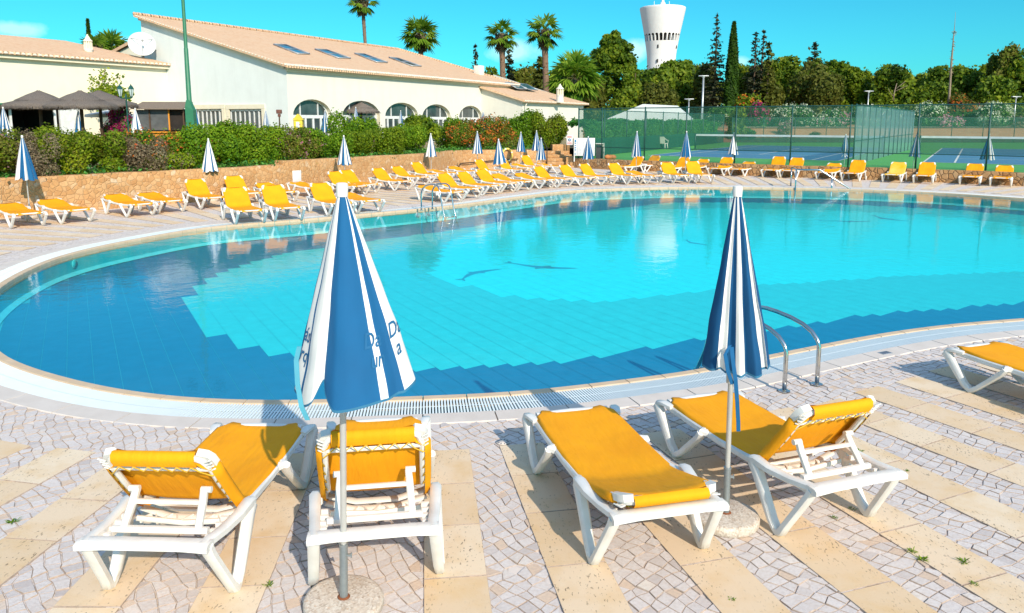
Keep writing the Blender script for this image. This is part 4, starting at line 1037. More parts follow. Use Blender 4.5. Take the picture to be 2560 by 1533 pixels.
# dolphins laid in the pool floor
def dolphin(pA_,pB_,label,flip=1,curve=.10):
    A=Vector((pA_[0],pA_[1])); B=Vector((pB_[0],pB_[1])); d=(B-A); Ln=d.length; d.normalize(); n=Vector((-d.y,d.x))*flip
    up=[(0,0),(.07,.045),(.14,.075),(.30,.115),(.42,.135),(.47,.21),(.50,.125),(.65,.09),(.80,.045),(.90,.02),(.97,.085),(1.0,.10),(.955,0)]
    lo=[(1.0,-.075),(.96,-.07),(.90,-.01),(.75,.0),(.6,.01),(.45,.0),(.38,-.07),(.345,-.005),(.2,-.01),(.1,-.012)]
    P=[A+d*(x*Ln)+n*((y+curve*math.sin(math.pi*x))*Ln) for x,y in up+lo]
    bm=bmesh.new(); es=loop(bm,[tuple(p) for p in P],FZ+.004); bmesh.ops.triangle_fill(bm,edges=es,use_beauty=True)
    for f in bm.faces:
        if f.normal.z<0: f.normal_flip()
    mb=MB(); mb.addbm(bm); tag(mb.build('dolphin_mosaic',M['mosaic']),label,'mosaic','dolphin mosaics on the pool floor')
zf=FZ
dolphin(g(*q5(1170,470),zf),g(*q5(868,552),zf),'dark dolphin shape on the pool floor, nearest of all, pointing left',-1)
dolphin(g(*q5(1720,465),zf),g(*q5(1190,420),zf),'long dark dolphin shape on the pool floor, right of the nearest one',1,.06)
dolphin(g(*q6(205,297),zf),g(*q6(40,258),zf),'small dark dolphin shape on the pool floor beside the pleated umbrella',1)
dolphin(g(*q6(1650,125),zf),g(*q6(1390,83),zf),'faint dark dolphin shape on the pool floor, far right',1)
dolphin(g(*q6(1385,125),zf),g(*q6(990,118),zf),'thin dark dolphin shape on the pool floor, left of the far right one',1,.04)
# small covers in the paving
def cover(p,label,w=.2,rz=0,mat='alu'):
    r=empty('drain_cover',p,R(rz),label,'drain cover'); mb=MB(); mb.cbox((0,0,.004),(w,w*.62,.008),.003); mb.build('plate',M[mat],r)
    mb=MB()
    for k in range(5): mb.box((-w*.36+k*w*.18,0,.009),(w*.05,w*.42,.002))
    mb.build('slot',M['signdark'],r)
cover(g(*q6(1478,1076)),'small square drain cover in the pale kerb, right of the near ladder',.14,25)
r=empty('floor_drain',g(700+1605/2.881,1018+255/2.881),0,'round floor drain in the cobbles left of the flat near lounger','drain cover'); r.location.z=.003
mb=MB(); mb.lathe([(0,.0),(.055,.0),(.055,.004),(0,.005)],n=24); mb.build('plate',M['kerb'],r)
mb=MB(); 
for k in range(10):
    a=k*.628; mb.box((.042*math.cos(a),.042*math.sin(a),.0055),(.018,.006,.002),Matrix.Rotation(a,3,'Z'))
mb.build('slot',M['signdark'],r)
# underwater lamp in the left basin wall
c=min(range(len(OUT)),key=lambda i:abs(math.atan2(OUT[i].x,OUT[i].y)-math.atan2(*[x for x in (g(*q4(520,470),-.2).x,g(*q4(520,470),-.2).y)]))+ (0 if OUT[i].y>12 else 9))
p=OUT[c]-NRM[c]*.035; r=empty('pool_lamp',(p.x,p.y,-.20),math.atan2(-NRM[c].y,-NRM[c].x),'round underwater pool lamp in the left basin wall','lamp')
mb=MB(); mb.tube([(0,0,0),(.008,0,0)],.09,20); mb.build('bezel',M['pf_cove'],r); mb=MB(); mb.tube([(.008,0,0),(.014,0,0)],.075,20); mb.build('lens',M['pf_wall'],r)

# ------------------------------------------------------------------ foliage
def leafmesh(name,pts,nrm,size,mat,tint,rng,elong=1.7,mats=None):
    n=len(pts); d=rng.normal(size=(n,3)); 
    nv=nrm+rng.normal(size=(n,3))*.55; nv/=np.linalg.norm(nv,axis=1)[:,None]
    d-=nv*(d*nv).sum(1)[:,None]; d/=np.linalg.norm(d,axis=1)[:,None]+1e-9
    s=np.cross(nv,d); sz=size*rng.uniform(.6,1.35,n)[:,None]
    a=pts+d*sz*elong*.5; b=pts+s*sz*.5; c=pts-d*sz*elong*.5; e=pts-s*sz*.5
    v=np.stack([a,b,c,e],1).reshape(-1,3)
    me=bpy.data.meshes.new(name); me.vertices.add(4*n); me.vertices.foreach_set('co',v.ravel().astype(np.float32))
    me.loops.add(4*n); me.loops.foreach_set('vertex_index',np.arange(4*n,dtype=np.int32))
    me.polygons.add(n); me.polygons.foreach_set('loop_start',np.arange(0,4*n,4,dtype=np.int32)); me.polygons.foreach_set('loop_total',np.full(n,4,dtype=np.int32))
    at_=me.attributes.new('tint','FLOAT','FACE'); at_.data.foreach_set('value',np.clip(tint,0,1).astype(np.float32))
    me.materials.append(mat); me.update(calc_edges=True); me.validate(); return me
def blobs(rng,B,n,inner=.55,clump=0):
    # points through a set of ellipsoids, most near the surface
    B=np.array(B,float); w=(B[:,3]*B[:,4]+B[:,4]*B[:,5]+B[:,3]*B[:,5]); w/=w.sum()
    k=rng.choice(len(B),n,p=w); d=rng.normal(size=(n,3)); d/=np.linalg.norm(d,axis=1)[:,None]
    r=1-np.abs(rng.normal(size=n))*(1-inner)*.6; r=np.where(rng.random(n)<.10,1+np.abs(rng.normal(size=n))*.16,r); r=np.clip(r,.2,1.35)
    p=B[k,:3]+d*B[k,3:6]*r[:,None]; nr=d/B[k,3:6]; nr/=np.linalg.norm(nr,axis=1)[:,None]
    # thin out what lies deep inside another ellipsoid
    dep=np.full(n,9.)
    for q in B:
        e=(((p-q[:3])/q[3:6])**2).sum(1); dep=np.minimum(dep,e)
    keep=(dep>.42)|(rng.random(n)<.12)
    return p[keep],nr[keep],k[keep]
def lumps(rng,n,size,flat=.8,low=.0,rad=(.28,.5)):
    # random cluster of ellipsoids inside a unit half-dome scaled by size
    out=[]
    for i in range(n):
        a=rng.uniform(0,6.283); rr=math.sqrt(rng.random())*.72; z=rng.uniform(low,1)
        env=math.sqrt(max(.05,1-(max(0,z-.35)/.75)**2)); s=rng.uniform(*rad)
        out.append((math.cos(a)*rr*env*size[0],math.sin(a)*rr*env*size[1],(z*.82+.1)*size[2],s*size[0],s*size[1],s*size[2]*flat*.8))
    return out
GREENS={'bright':[(.05,.125,.004),(.12,.235,.006),(.22,.345,.012),(.36,.45,.025)],
 'yellow':[(.06,.115,.004),(.15,.225,.006),(.27,.33,.012),(.42,.43,.025)],
 'olive':[(.06,.07,.008),(.135,.145,.016),(.22,.205,.03),(.31,.26,.06)],
 'twig':[(.13,.085,.055),(.24,.17,.11),(.34,.26,.18),(.24,.23,.06)],
 'pine':[(.035,.075,.006),(.095,.16,.008),(.19,.25,.013),(.33,.35,.022)],
 'cedar':[(.045,.06,.010),(.10,.115,.014),(.16,.16,.024),(.22,.20,.04)],
 'cypress':[(.012,.040,.005),(.028,.075,.006),(.06,.12,.008),(.10,.16,.014)],
 'spruce':[(.025,.035,.018),(.055,.065,.030),(.10,.10,.05),(.14,.13,.07)],
 'palm':[(.05,.12,.01),(.12,.23,.015),(.24,.35,.03),(.42,.47,.08)],
 'oleander':[(.02,.08,.012),(.05,.15,.02),(.09,.22,.03),(.15,.28,.045)],
 'orange':[(.50,.09,.02),(.70,.16,.02),(.75,.26,.03),(.62,.10,.06)],
 'pink':[(.55,.16,.28),(.70,.30,.42),(.75,.42,.52),(.62,.22,.32)],
 'magenta':[(.30,.01,.10),(.45,.02,.16),(.55,.05,.25),(.38,.01,.08)],
 'whitefl':[(.62,.64,.42),(.74,.74,.60),(.78,.78,.70),(.7,.72,.5)],
 'hedge':[(.035,.16,.03),(.08,.28,.05),(.14,.38,.075),(.22,.46,.10)]}
LM={k:leafmat('leaf_'+k,v,.38) for k,v in GREENS.items()}
def fit(p,size):
    # squeeze a cloud of leaves into its bush's true width and height
    q=p.copy(); q[:,2]=p[:,2]/np.percentile(p[:,2],99.3)*size[2]; q[:,0]*=size[0]/np.percentile(np.abs(p[:,0]),98.5); q[:,1]*=size[1]/np.percentile(np.abs(p[:,1]),98.5); return q
def boxlumps(rng,n,size,rad=(.26,.42)):
    out=[]
    for i in range(n):
        s=rng.uniform(*rad); x=rng.uniform(-.85,.85); y=rng.uniform(-.6,.6); z=rng.uniform(.10,.80); out.append((x*size[0],y*size[1],z*size[2],s*size[0],s*size[1]*1.2,s*size[2]*.95))
    return out
def bush(name,loc,size,kind,n,leaf,label,cat='bush',group=None,seed=1,flowers=None,nl=14,flat=.85,low=.0,trunk=True,rad=(.28,.5),flat_top=False,mix=None,boxy=False):
    rng=np.random.default_rng(seed); B=boxlumps(rng,nl,size) if boxy else lumps(rng,nl,size,flat,low,rad)
    p,nr,k=blobs(rng,B,n); p=fit(p,size); ok=p[:,2]>-.05; p,nr,k=p[ok],nr[ok],k[ok]
    if flat_top: p[:,2]=np.minimum(p[:,2],size[2]*(.97+.03*rng.normal(size=len(p))))
    ct=rng.normal(0,.13,len(B)); tint=.45+ct[k]+rng.normal(0,.17,len(p))+.18*(p[:,2]/size[2]-.5)*0
    root=empty(name,loc,0,label,cat,group)
    link('foliage',leafmesh('foliage',p,nr,leaf,LM[kind],tint,rng),root)
    if mix:
        p2,nr2,_=blobs(rng,B,int(n*.35)); p2=fit(p2,size); ok=p2[:,2]>0; link('foliage',leafmesh('foliage',p2[ok],nr2[ok],leaf*.9,LM[mix],.4+rng.normal(0,.2,ok.sum()),rng),root)
    if trunk:
        mb=MB(); rg=random.Random(seed)
        for t in range(5):
            a=rg.uniform(0,6.28); x,y=math.cos(a)*size[0]*.35,math.sin(a)*size[1]*.35
            mb.tube([(x*.25,y*.25,-.05),(x*.6,y*.6,size[2]*.3),(x,y,size[2]*.7)],[.03,.022,.010],6)
        mb.build('stem',M['bark_pale'],root)
    if flowers:
        for fk,fn,fs in flowers:
            p3,n3,_=blobs(rng,B,fn*3,.9); p3=fit(p3,size)*np.array([1.02,1.02,1.02]); ok=(p3[:,2]>size[2]*.25)
            p3,n3=p3[ok]+n3[ok]*leaf*.6,n3[ok]; c=rng.integers(0,max(1,len(p3)//4),len(p3)) ; base=p3[c]+rng.normal(0,fs*.8,(len(p3),3))
            link('flowers',leafmesh('flowers',base,n3[c],fs,LM[fk],rng.random(len(p3)),rng,1.0),root)
    return root
def behindwall(xpix,back):
    # point on the terrace behind the left wall at an image column
    best=None
    for a,b in zip(WLp[:-1],WLp[1:]):
        for t in (0,.2,.4,.6,.8):
            p=a.lerp(b,t); sx=1280+F*p.x/(p.y*cP+1.5*sP)
            if best is None or abs(sx-xpix)<best[0]: best=(abs(sx-xpix),p,(b-a).normalized())
    _,p,d=best; n=Vector((-d.y,d.x)); return Vector((p.x+n.x*back,p.y+n.y*back))
HG='bushes of the hedge behind the stone wall'
def walldir(xpix):
    best=None
    for a,b in zip(WLp[:-1],WLp[1:]):
        p=a.lerp(b,.5); sx=1280+F*p.x/(p.y*cP+1.5*sP)
        if best is None or abs(sx-xpix)<best[0]: best=(abs(sx-xpix),(b-a).normalized())
    return best[1]
def hb(x0,x1,ytop,kind,label,seed,back=1.0,n=7000,leaf=.075,flowers=None,depth=1.0,mix=None,flat_top=False,nl=16,low=0.0,dy=0,pos=None,flowers0=None):
    xm=(x0+x1)/2; p=behindwall(xm,back+.12); y=p.y+dy; depth*=.82; p,y=(at(xm,300,pos),pos) if pos else (p,y); w=(x1-x0)/F*y*1.02; z=at(xm,ytop,y).z-TZ
    wd_=walldir(xm); an=math.atan2(wd_.y,wd_.x); w/=max(.5,abs(wd_.x-wd_.y*p.x/p.y))
    o=bush('flowering_bush' if flowers else 'bush',(p.x,y,TZ-.05),(w/2*1.10,depth,z),kind,int(n*2.3),leaf*.68,label,'bush',HG,seed,flowers,nl+6,.95,low,True,(.3,.5),flat_top,mix,True)
    o.rotation_euler=(0,0,an); return o
hb(-60,95,322,'olive','leftmost greyish olive bush of the hedge, behind the first wall umbrella',101,1.0,6500,mix='yellow',flowers=[('pink',60,.05)])
hb(66,170,330,'twig','dry twiggy brown bush of the hedge, right of the first wall umbrella',102,.72,7500,.055)
hb(138,325,320,'yellow','big rounded yellow green bush of the hedge, below the thatched parasols',103,1.1,13000,.075,mix='olive',nl=22)
hb(312,436,336,'twig','dry twiggy brown bush of the hedge, right of the big yellow green one',104,.75,8000,.055,flowers0=0,flowers=[('orange',200,.06)])
hb(375,560,327,'bright','bush with orange red flowers below the orange bar counter',105,1.5,9000,.07,flowers=[('orange',900,.065)],mix='olive')
hb(395,520,378,'yellow','low dark yellow green bush beneath the orange red flowers',120,.9,6000,.07,mix='twig')
hb(525,655,312,'bright','large fresh green bush of the hedge behind the second wall umbrella',106,1.2,11000,.085,nl=20)
hb(630,765,306,'bright','large fresh green bush of the hedge left of the pale wall panel',107,1.3,11000,.08,mix='yellow',flowers=[('pink',60,.05)])
hb(755,830,318,'olive','small reddish green bush between two fresh green ones above the wall panel',108,1.0,6000,.07,mix='bright',flowers=[('pink',300,.06)])
hb(812,925,316,'bright','clipped fresh green bush behind the third wall umbrella',109,1.1,10000,.08,flat_top=True)
hb(900,1045,316,'yellow','clipped yellow green bush right of the third wall umbrella',110,1.1,12000,.08,flat_top=True,nl=20)
hb(972,1062,286,'bright','tall fresh green bush rising above the clipped yellow green one',111,2.4,9000,.10)
hb(1035,1110,312,'bright','dense fresh green bush behind the fourth wall umbrella',112,1.2,8500,.09)
hb(1150,1200,296,'bright','green bush just left of the orange flowering bush',114,1.6,6000,.10,mix='yellow')
hb(1160,1312,296,'olive','large bush covered in orange flowers, left of the life ring',115,1.5,10000,.09,flowers=[('orange',2000,.08)],mix='bright',depth=1.3)
hb(1248,1360,279,'bright','fresh green bush rising behind the orange flowering bush',116,3.6,9000,.11,pos=45.6)
hb(1330,1404,283,'yellow','tall brownish green bush beside the court fence corner',117,2.6,10000,.10,mix='olive',pos=45.9)
# small tree-like bush with bare stems
p=behindwall(1120,1.4); z=at(1120,291,p.y).z-TZ
b=bush('small_tree',(p.x,p.y,TZ),(1.05,1.0,z),'yellow',8500,.09,'round headed small tree with several bare pale stems on the stone wall','tree',HG,118,None,14,.8,.42,False)
mb=MB(); rg=random.Random(3)
for t in range(6):
    a=rg.uniform(0,6.28); mb.tube([(.05*math.cos(a),.05*math.sin(a),-.05),(.18*math.cos(a),.18*math.sin(a),z*.25),(.55*math.cos(a),.5*math.sin(a),z*.62)],[.05,.04,.02],7)
mb.build('stem',M['bark_pale'],b)
# low ground cover at the foot of the hedge
rng=np.random.default_rng(77); pts=[]
for p,n in zip(WLp,normals(WLp,False)):
    for _ in range(90): pts.append((p.x-n.x*rng.uniform(.42,1.1)+rng.normal()*.25,p.y-n.y*rng.uniform(.42,1.1)+rng.normal()*.25,TZ+abs(rng.normal())*.10))
pts=np.array(pts); tag(link('ground_cover',leafmesh('ground_cover',pts,np.tile([0,0,1.],(len(pts),1)),.07,LM['hedge'],rng.random(len(pts)),rng)),kind='stuff')

# ------------------------------------------------------------------ court fences
def chain(name,pts,z0,z1,postx,label,panelmat,cat='fence',rail=True,pr=.035,mid=None,low=None,posts=None):
    r=empty(name,(0,0,0),0,label,cat); P=[Vector((p[0],p[1])) for p in pts]
    mb=MB(); n=len(P); mb.add([(p.x,p.y,z0) for p in P]+[(p.x,p.y,z1) for p in P],[(i,i+1,n+i+1,n+i) for i in range(n-1)]); mb.build('mesh_panel',panelmat,r)
    if low: 
        mb=MB(); mb.add([(p.x+.02,p.y-.03,z0+.02) for p in P]+[(p.x+.02,p.y-.03,low) for p in P],[(i,i+1,n+i+1,n+i) for i in range(n-1)]); mb.build('windscreen',M['windscreen_low'],r)
    mb=MB()
    if rail: mb.tube([(p.x,p.y,z1) for p in P],.025,6)
    for mz in (mid or []): mb.tube([(p.x,p.y,mz) for p in P],.02,6)
    if mb.v: mb.build('rail',M['fencepost'],r)
    for q in postx:
        mb=MB(); mb.tube([(q[0],q[1],z0-.05),(q[0],q[1],z1+.06)],pr,8); mb.build('post',M['fencepost'],r)
    return r
def onpath(P,xpix,zref=.5):
    best=None
    for a,b in zip(P[:-1],P[1:]):
        for t in (0,.2,.4,.6,.8):
            p=a.lerp(b,t); sx=1280+F*p.x/(p.y*cP-(zref-H)*sP)
            if best is None or abs(sx-xpix)<best[0]: best=(abs(sx-xpix),p)
    return best[1]
FRp=[p+Vector((.12,.16)) for p in WRp]
cut1=onpath(FRp,1977); cut2=onpath(FRp,2121)
chain('court_fence',FRp,.55,3.22,[(onpath(FRp,x).x,onpath(FRp,x).y) for x in (1400,1504,1610,1715,1838,1977,2121,2290,2462)],'tall dark green wire fence on the low stone wall in front of the tennis courts',M['wire'],mid=[1.15])
LFa=Vector((3.75,43.6)); LFc=Vector((20.6,75.6)); LFb=(LFa+LFc)/2; LP=resample([LFa,LFb,LFc],1.0,False)
chain('court_fence',LP,CZ,3.2,[LP[i] for i in range(0,len(LP),4)],'green fence with dark windscreen in front of the tall hedge, left side of the courts',M['wire_screen'],low=1.55)
DV=[Vector((16.0,36.2)),Vector((29.8,57.6))]; DP=resample(DV,1.0,False)
chain('court_divider',DP,CZ,3.28,[DP[i] for i in range(0,len(DP),2)],'tall divider between the tennis courts covered in faded translucent teal screen',M['windscreen'],'fence',mid=[1.62])
FP_=[Vector((21.5,75.8)),Vector((95,75.8))]; FPp=resample(FP_,3.0,False)
chain('court_fence',FPp,CZ,2.9,FPp[::1],'distant green wire fence along the far end of the tennis courts below the earth bank',M['wire'],low=1.0)
# tall clipped hedge outside the left court fence
rng=np.random.default_rng(31); d=(LFc-LFa).normalized(); nrm=Vector((-d.y,d.x)); Ln=(LFc-LFa).length*.96
n=52000; s=1.8+rng.random(n)*(Ln-1.8); face=rng.random(n); t=np.where(face<.62,.25+np.abs(rng.normal(0,.10,n)),rng.uniform(.25,1.5,n)); hgt=1.88+.10*np.sin(s*.9)+.08*np.sin(s*2.3+1)
z=np.where(face<.62,rng.random(n)*hgt,hgt+rng.normal(0,.08,n)); pts=np.stack([LFa.x+d.x*s+nrm.x*t,LFa.y+d.y*s+nrm.y*t,CZ+z],1)
nr=np.where((face<.62)[:,None],np.array([[-nrm.x,-nrm.y,.3]]),np.array([[0,0,1.]])); tn=.45+.12*np.sin(s*1.7)+rng.normal(0,.18,n)
tag(link('hedge',leafmesh('hedge',pts,nr,.13,LM['hedge'],tn,rng)),'tall clipped green hedge behind the left court fence','hedge')

# ------------------------------------------------------------------ things round the court
def plank_sign(xa,ya,xb,yb,Y,name,label,legs=0):
    a=at(xa,ya,Y); b=at(xb,yb,Y); w=b.x-a.x; h=a.z-b.z; r=empty(name,((a.x+b.x)/2,Y,(a.z+b.z)/2),R(-8),label,'sign'); mb=MB(); mb.cbox((0,0,0),(w,.03,h),.005); mb.build('board',M['signwhite'],r)
    if legs:
        mb=MB()
        for x in (-w/2+.03,): mb.box((x,.03,-h/2-legs/2+.1),(.05,.04,legs+.2))
        mb.build('leg',M['signwhite'],r)
    return r,w,h
r,w,h=plank_sign(*zz(5,672,105),*zz(5,757,246),43.0,'notice_sign','small white sign with red lines and a blue round symbol on the court fence')
mb=MB()
for z in (.40,.33,.26,-.20,-.30,-.38): mb.box((0,-.018,z*h),(w*.78,.006,h*.035))
mb.build('red_text',M['red'],r)
mb=MB(); mb.tube([(0,-.016,.02*h),(0,-.020,.02*h)],w*.24,20); mb.build('symbol',M['signblue'],r)
mb=MB(); mb.box((0,-.023,.0),(w*.10,.004,h*.10)); mb.tube([(0,-.021,.085*h),(0,-.025,.085*h)],w*.05,10); mb.build('figure',M['signwhite'],r)
r,w,h=plank_sign(*zz(5,778,145),*zz(5,1075,402),42.3,'notice_board','large white notice board with grey table rows and blue icons beside the bin',.32)
mb=MB()
for k in range(13): mb.box((w*.06,-.018,h*(.40-k*.067)),(w*.80,.005,h*.007))
for x in (-.33,-.02,.18,.46): mb.box((x*w,-.018,0),(.008,.005,h*.86))
mb.build('table_rows',M['signgrey'],r)
mb=MB()
for k,(z,hh) in enumerate(((.33,.14),(.20,.05),(.07,.05),(-.05,.06),(-.17,.06),(-.40,.05))): mb.cbox((-.425*w,-.019,z*h),(w*.07,.008,h*hh),.003)
mb.build('icons',M['signblue'],r)
# bin
a=g(*zz(5,1150,447),CZ); r=empty('litter_bin',a,R(-20),'grey plastic litter bin with pale rim beside the white notice board','bin'); s=a.y/F*5.765**-1*1.0; k=a.y/F/5.765
mb=MB(); w=95*k; hh=165*k
mb.add([(-w*.42,-w*.36,0),(w*.42,-w*.36,0),(w*.42,w*.36,0),(-w*.42,w*.36,0),(-w*.55,-w*.45,hh),(w*.55,-w*.45,hh),(w*.55,w*.45,hh),(-w*.55,w*.45,hh)],[(3,2,1,0),(0,1,5,4),(1,2,6,5),(2,3,7,6),(3,0,4,7),(4,5,6,7)]); mb.build('body',M['bin'],r)
mb=MB(); z=hh; mb.cbox((0,w*.30,z+.11),(w*1.2,w*.25,.16),.02); mb.cbox((0,0,z+.20),(w*1.2,w*1.0,.05),.02); 
for sx in (-1,1): mb.cbox((sx*w*.58,w*.2,z*.55),(.04,w*.4,z*1.0),.012)
mb.build('rim',M['binrim'],r)
# plastic armchair
a=g(*zz(5,2065,308),CZ); r=empty('plastic_chair',a,R(145),'white plastic armchair standing on the tennis court before the hedge','chair')
mb=MB(); mb.cbox((0,0,.43),(.46,.46,.035),.012); mb.build('seat',M['chairwhite'],r)
mb=MB(); mb.add([(-.22,.20,.43),(.22,.20,.43),(.24,.30,.86),(.15,.32,.93),(-.15,.32,.93),(-.24,.30,.86)],[(0,1,2,3,4,5)]); mb.add([(-.22,.23,.43),(.22,.23,.43),(.24,.33,.86),(.15,.35,.93),(-.15,.35,.93),(-.24,.33,.86)],[(5,4,3,2,1,0)]); mb.build('backrest',M['chairwhite'],r)
for sx in (-1,1):
    mb=MB(); mb.bar([(sx*.25,.31,.80),(sx*.28,.1,.68),(sx*.28,-.20,.66),(sx*.26,-.24,.60),(sx*.24,-.22,.42)],.04,.035,lat=Vector((1,0,0))); mb.build('armrest',M['chairwhite'],r)
    for y,dy in ((-.20,-.05),(.20,.06)):
        mb=MB(); mb.bar([(sx*.21,y,.43),(sx*.25,y+dy,0)],.045,.04,lat=Vector((1,0,0))); mb.build('leg',M['chairwhite'],r)
for k,x in enumerate((1262,1300,1340)):
    a=g(*zz(5,x,453),CZ); mb=MB(); rg=random.Random(k); bm=bmesh.new(); bmesh.ops.create_icosphere(bm,subdivisions=2,radius=.16)
    for v in bm.verts: v.co=Vector((v.co.x*1.15,v.co.y,v.co.z*.85))*rg.uniform(.95,1.05)
    mb.addbm(bm,Matrix.Translation(a+Vector((0,0,.12))),smooth=True); tag(mb.build('terracotta_ball',M['terracotta']),'orange terracotta ball, '+('left','middle','right')[k]+' one of three on the court edge by the bin','ball','terracotta balls')
# tent
r=empty('marquee',(0,0,0),0,'white pitched tent roof behind the tall hedge','tent'); Y=74
A=atd(1470,287,Y); B=atd(1556,252,Y); C=atd(1640,256,Y); D=atd(1672,289,Y); dv=Vector((1.6,5.5,0))
mb=MB(); mb.add([A,B,C,D,A+dv,B+dv*.6+Vector((0,2,0)),C+dv*.6+Vector((0,2,0)),D+dv],[(0,1,2,3)][::-1]+[(1,5,6,2),(0,4,5,1),(2,6,7,3),(5,4,7,6)]); mb.build('roof',M['tent'],r)
mb=MB(); mb.add([A,D,Vector((D.x,Y,1)),Vector((A.x,Y,1))],[(0,3,2,1)]); mb.add([D,D+dv,Vector((D.x+dv.x,Y+dv.y,1)),Vector((D.x,Y,1))],[(0,1,2,3)]); mb.build('side_wall',M['tent'],r)
mb=MB(); 
for p in (A,D,A+dv,D+dv): mb.tube([Vector((p.x,p.y,.9)),p],.05,6)
mb.build('pole',M['alu'],r)

# ------------------------------------------------------------------ clubhouse (local x along the arcade, y back into the house)
cx=atd(693,165,46); HR=math.atan2(.874,.486); house=empty('clubhouse',(cx.x,46,0),HR,'long white clubhouse with terracotta mono pitch roof and arched glass doors','building')
LENG,DEP=27.5,12.9; EZ=5.62; RZ=9.16
hu=Vector((math.cos(HR),math.sin(HR))); hv=Vector((-math.sin(HR),math.cos(HR)))
def loc2(x,y): return Vector((cx.x,46))+hu*x+hv*y
def xs_front(xd):     # local x on the front wall for a displayed column
    k=(xd*KD-1280)/F*cP; P=Vector((cx.x,46))
    return (k*P.y-P.x)/(hu.x-k*hu.y)
def ys_gable(xd):
    k=(xd*KD-1280)/F*cP; P=Vector((cx.x,46)); return (k*P.y-P.x)/(hv.x-k*hv.y)
def zat(xd,yd,x,y): return atd(xd,yd,loc2(x,y).y).z
ARCH=[]
for xl,xr,yt in ((710,803,240.5),(829.5,920,244),(932.5,1013,248.5),(1022,1091,252.5),(1111,1167,256)):
    a,b=xs_front(xl),xs_front(xr); ARCH.append((a,b,zat((xl+xr)/2,yt,(a+b)/2,0)))
def archpts(a,b,zt,z0=1.0,n=14,rise=.62):
    m=(a+b)/2; hw=(b-a)/2; rz=min(hw*.66,1.0); P=[(a,z0)]
    for i in range(n+1):
        t=math.pi-math.pi*i/n; P.append((m+hw*math.cos(t),zt-rz+rz*math.sin(t)))
    P.append((b,z0)); return P
def holed(outline,holes,f):
    bm=bmesh.new()
    for lp in [outline]+holes:
        vs=[bm.verts.new(f(*p)) for p in lp]
        for i in range(len(vs)): bm.edges.new((vs[i],vs[(i+1)%len(vs)]))
    bmesh.ops.triangle_fill(bm,edges=bm.edges[:],use_beauty=True); bmesh.ops.recalc_face_normals(bm,faces=bm.faces[:]); return bm
fr=lambda x,z:(x,0,z)
holes=[archpts(a,b,z) for a,b,z in ARCH]
holes2=[[(p[0],p[1]+ (.0 if i not in (0,len(h)-1) else 0.0)) for i,p in enumerate(h)] for h in holes]
mb=MB(); mb.addbm(holed([(0,.8),(0,EZ),(LENG,EZ),(LENG,.8)],holes2,fr))
mb.add([(LENG,0,.8),(LENG,DEP,.8),(LENG,DEP,RZ),(LENG,0,EZ)],[(0,1,2,3)]); mb.add([(0,DEP,.8),(LENG,DEP,.8),(LENG,DEP,RZ),(0,DEP,RZ)],[(0,3,2,1)])
mb.build('front_wall',M['plaster'],house)
# recess of each arch, then its window
RD=.34
for a,b,zt in ARCH:
    P=archpts(a,b,zt); n=len(P); mb=MB()
    mb.add([(x,0,z) for x,z in P]+[(x,RD,z) for x,z in P],[(i,i+1,n+i+1,n+i) for i in range(n-1)],0,.5,True)
    mb.build('arch_reveal',M['cornice'],house,sharp=40)
    w=MB(); Q=[(x,z) for x,z in P]; w.add([(x,RD,z) for x,z in Q],[tuple(range(n))]); wn=w.build('arched_window',M['glass'],house)
    fb=MB(); m=(a+b)/2; spring=zt-min((b-a)/2*.66,1.0)
    Pi=archpts(a+.03,b-.03,zt-.03); fb.bar([(x,RD-.03,z) for x,z in Pi],.06,.09,lat=Vector((0,1,0)))
    fb.box((m,RD-.03,spring-.05),(b-a,.07,.20)); nd=max(3,int(round((b-a)/.62)))
    for k in range(1,nd):
        x=a+(b-a)*k/nd; fb.box((x,RD-.03,(spring+1)/2-.05),(.13,.06,spring-1-.1))
    for k in (1,3): 
        x=a+(b-a)*(.27 if k==1 else .73); fb.box((x,RD-.03,(spring+zt)/2-.05),(.06,.06,(zt-spring)*.9))
    fb.build('frame',M['frame_white'],wn)
# gable wall with two folding doors
D1=(ys_gable(540),ys_gable(468)); D2=(ys_gable(636),ys_gable(557)); dz=lambda xd,y:zat(xd,265,0,y)
ga=lambda y,z:(0,y,z)
doors=[]
for (y0,y1),xd in ((D1,505),(D2,597)):
    zt=atd(xd,264.5,loc2(0,(y0+y1)/2).y).z; doors.append((y0,y1,zt))
mb=MB(); mb.addbm(holed([(0,.8),(0,EZ),(DEP,RZ),(DEP,.8)],[[(y0,1.02),(y0,zt),(y1,zt),(y1,1.02)] for y0,y1,zt in doors],ga)); mb.build('gable_wall',M['plaster_gable'],house)
for y0,y1,zt in doors:
    mb=MB(); mb.add([(.14,y0,1.0),(.14,y1,1.0),(.14,y1,zt),(.14,y0,zt)],[(0,1,2,3)]); d_=mb.build('folding_door',M['glass'],house)
    fb=MB(); n=7
    for k in range(n+1): fb.box((.11,y0+(y1-y0)*k/n,(zt+1)/2),(.07,.085 if k%2 else .055,zt-1))
    fb.box((.11,(y0+y1)/2,zt-.06),(.07,y1-y0,.12)); fb.box((.11,(y0+y1)/2,1.1),(.07,y1-y0,.2)); fb.build('frame',M['frame_white'],d_)
    sb=MB(); 
    for yy in (y0-.13,y1+.13): sb.box((-.03,yy,(zt+1)/2),(.10,.26,zt-1+.02))
    sb.box((-.03,(y0+y1)/2,zt+.15),(.10,y1-y0+.54,.26)); sb.build('surround',M['cornice'],house)
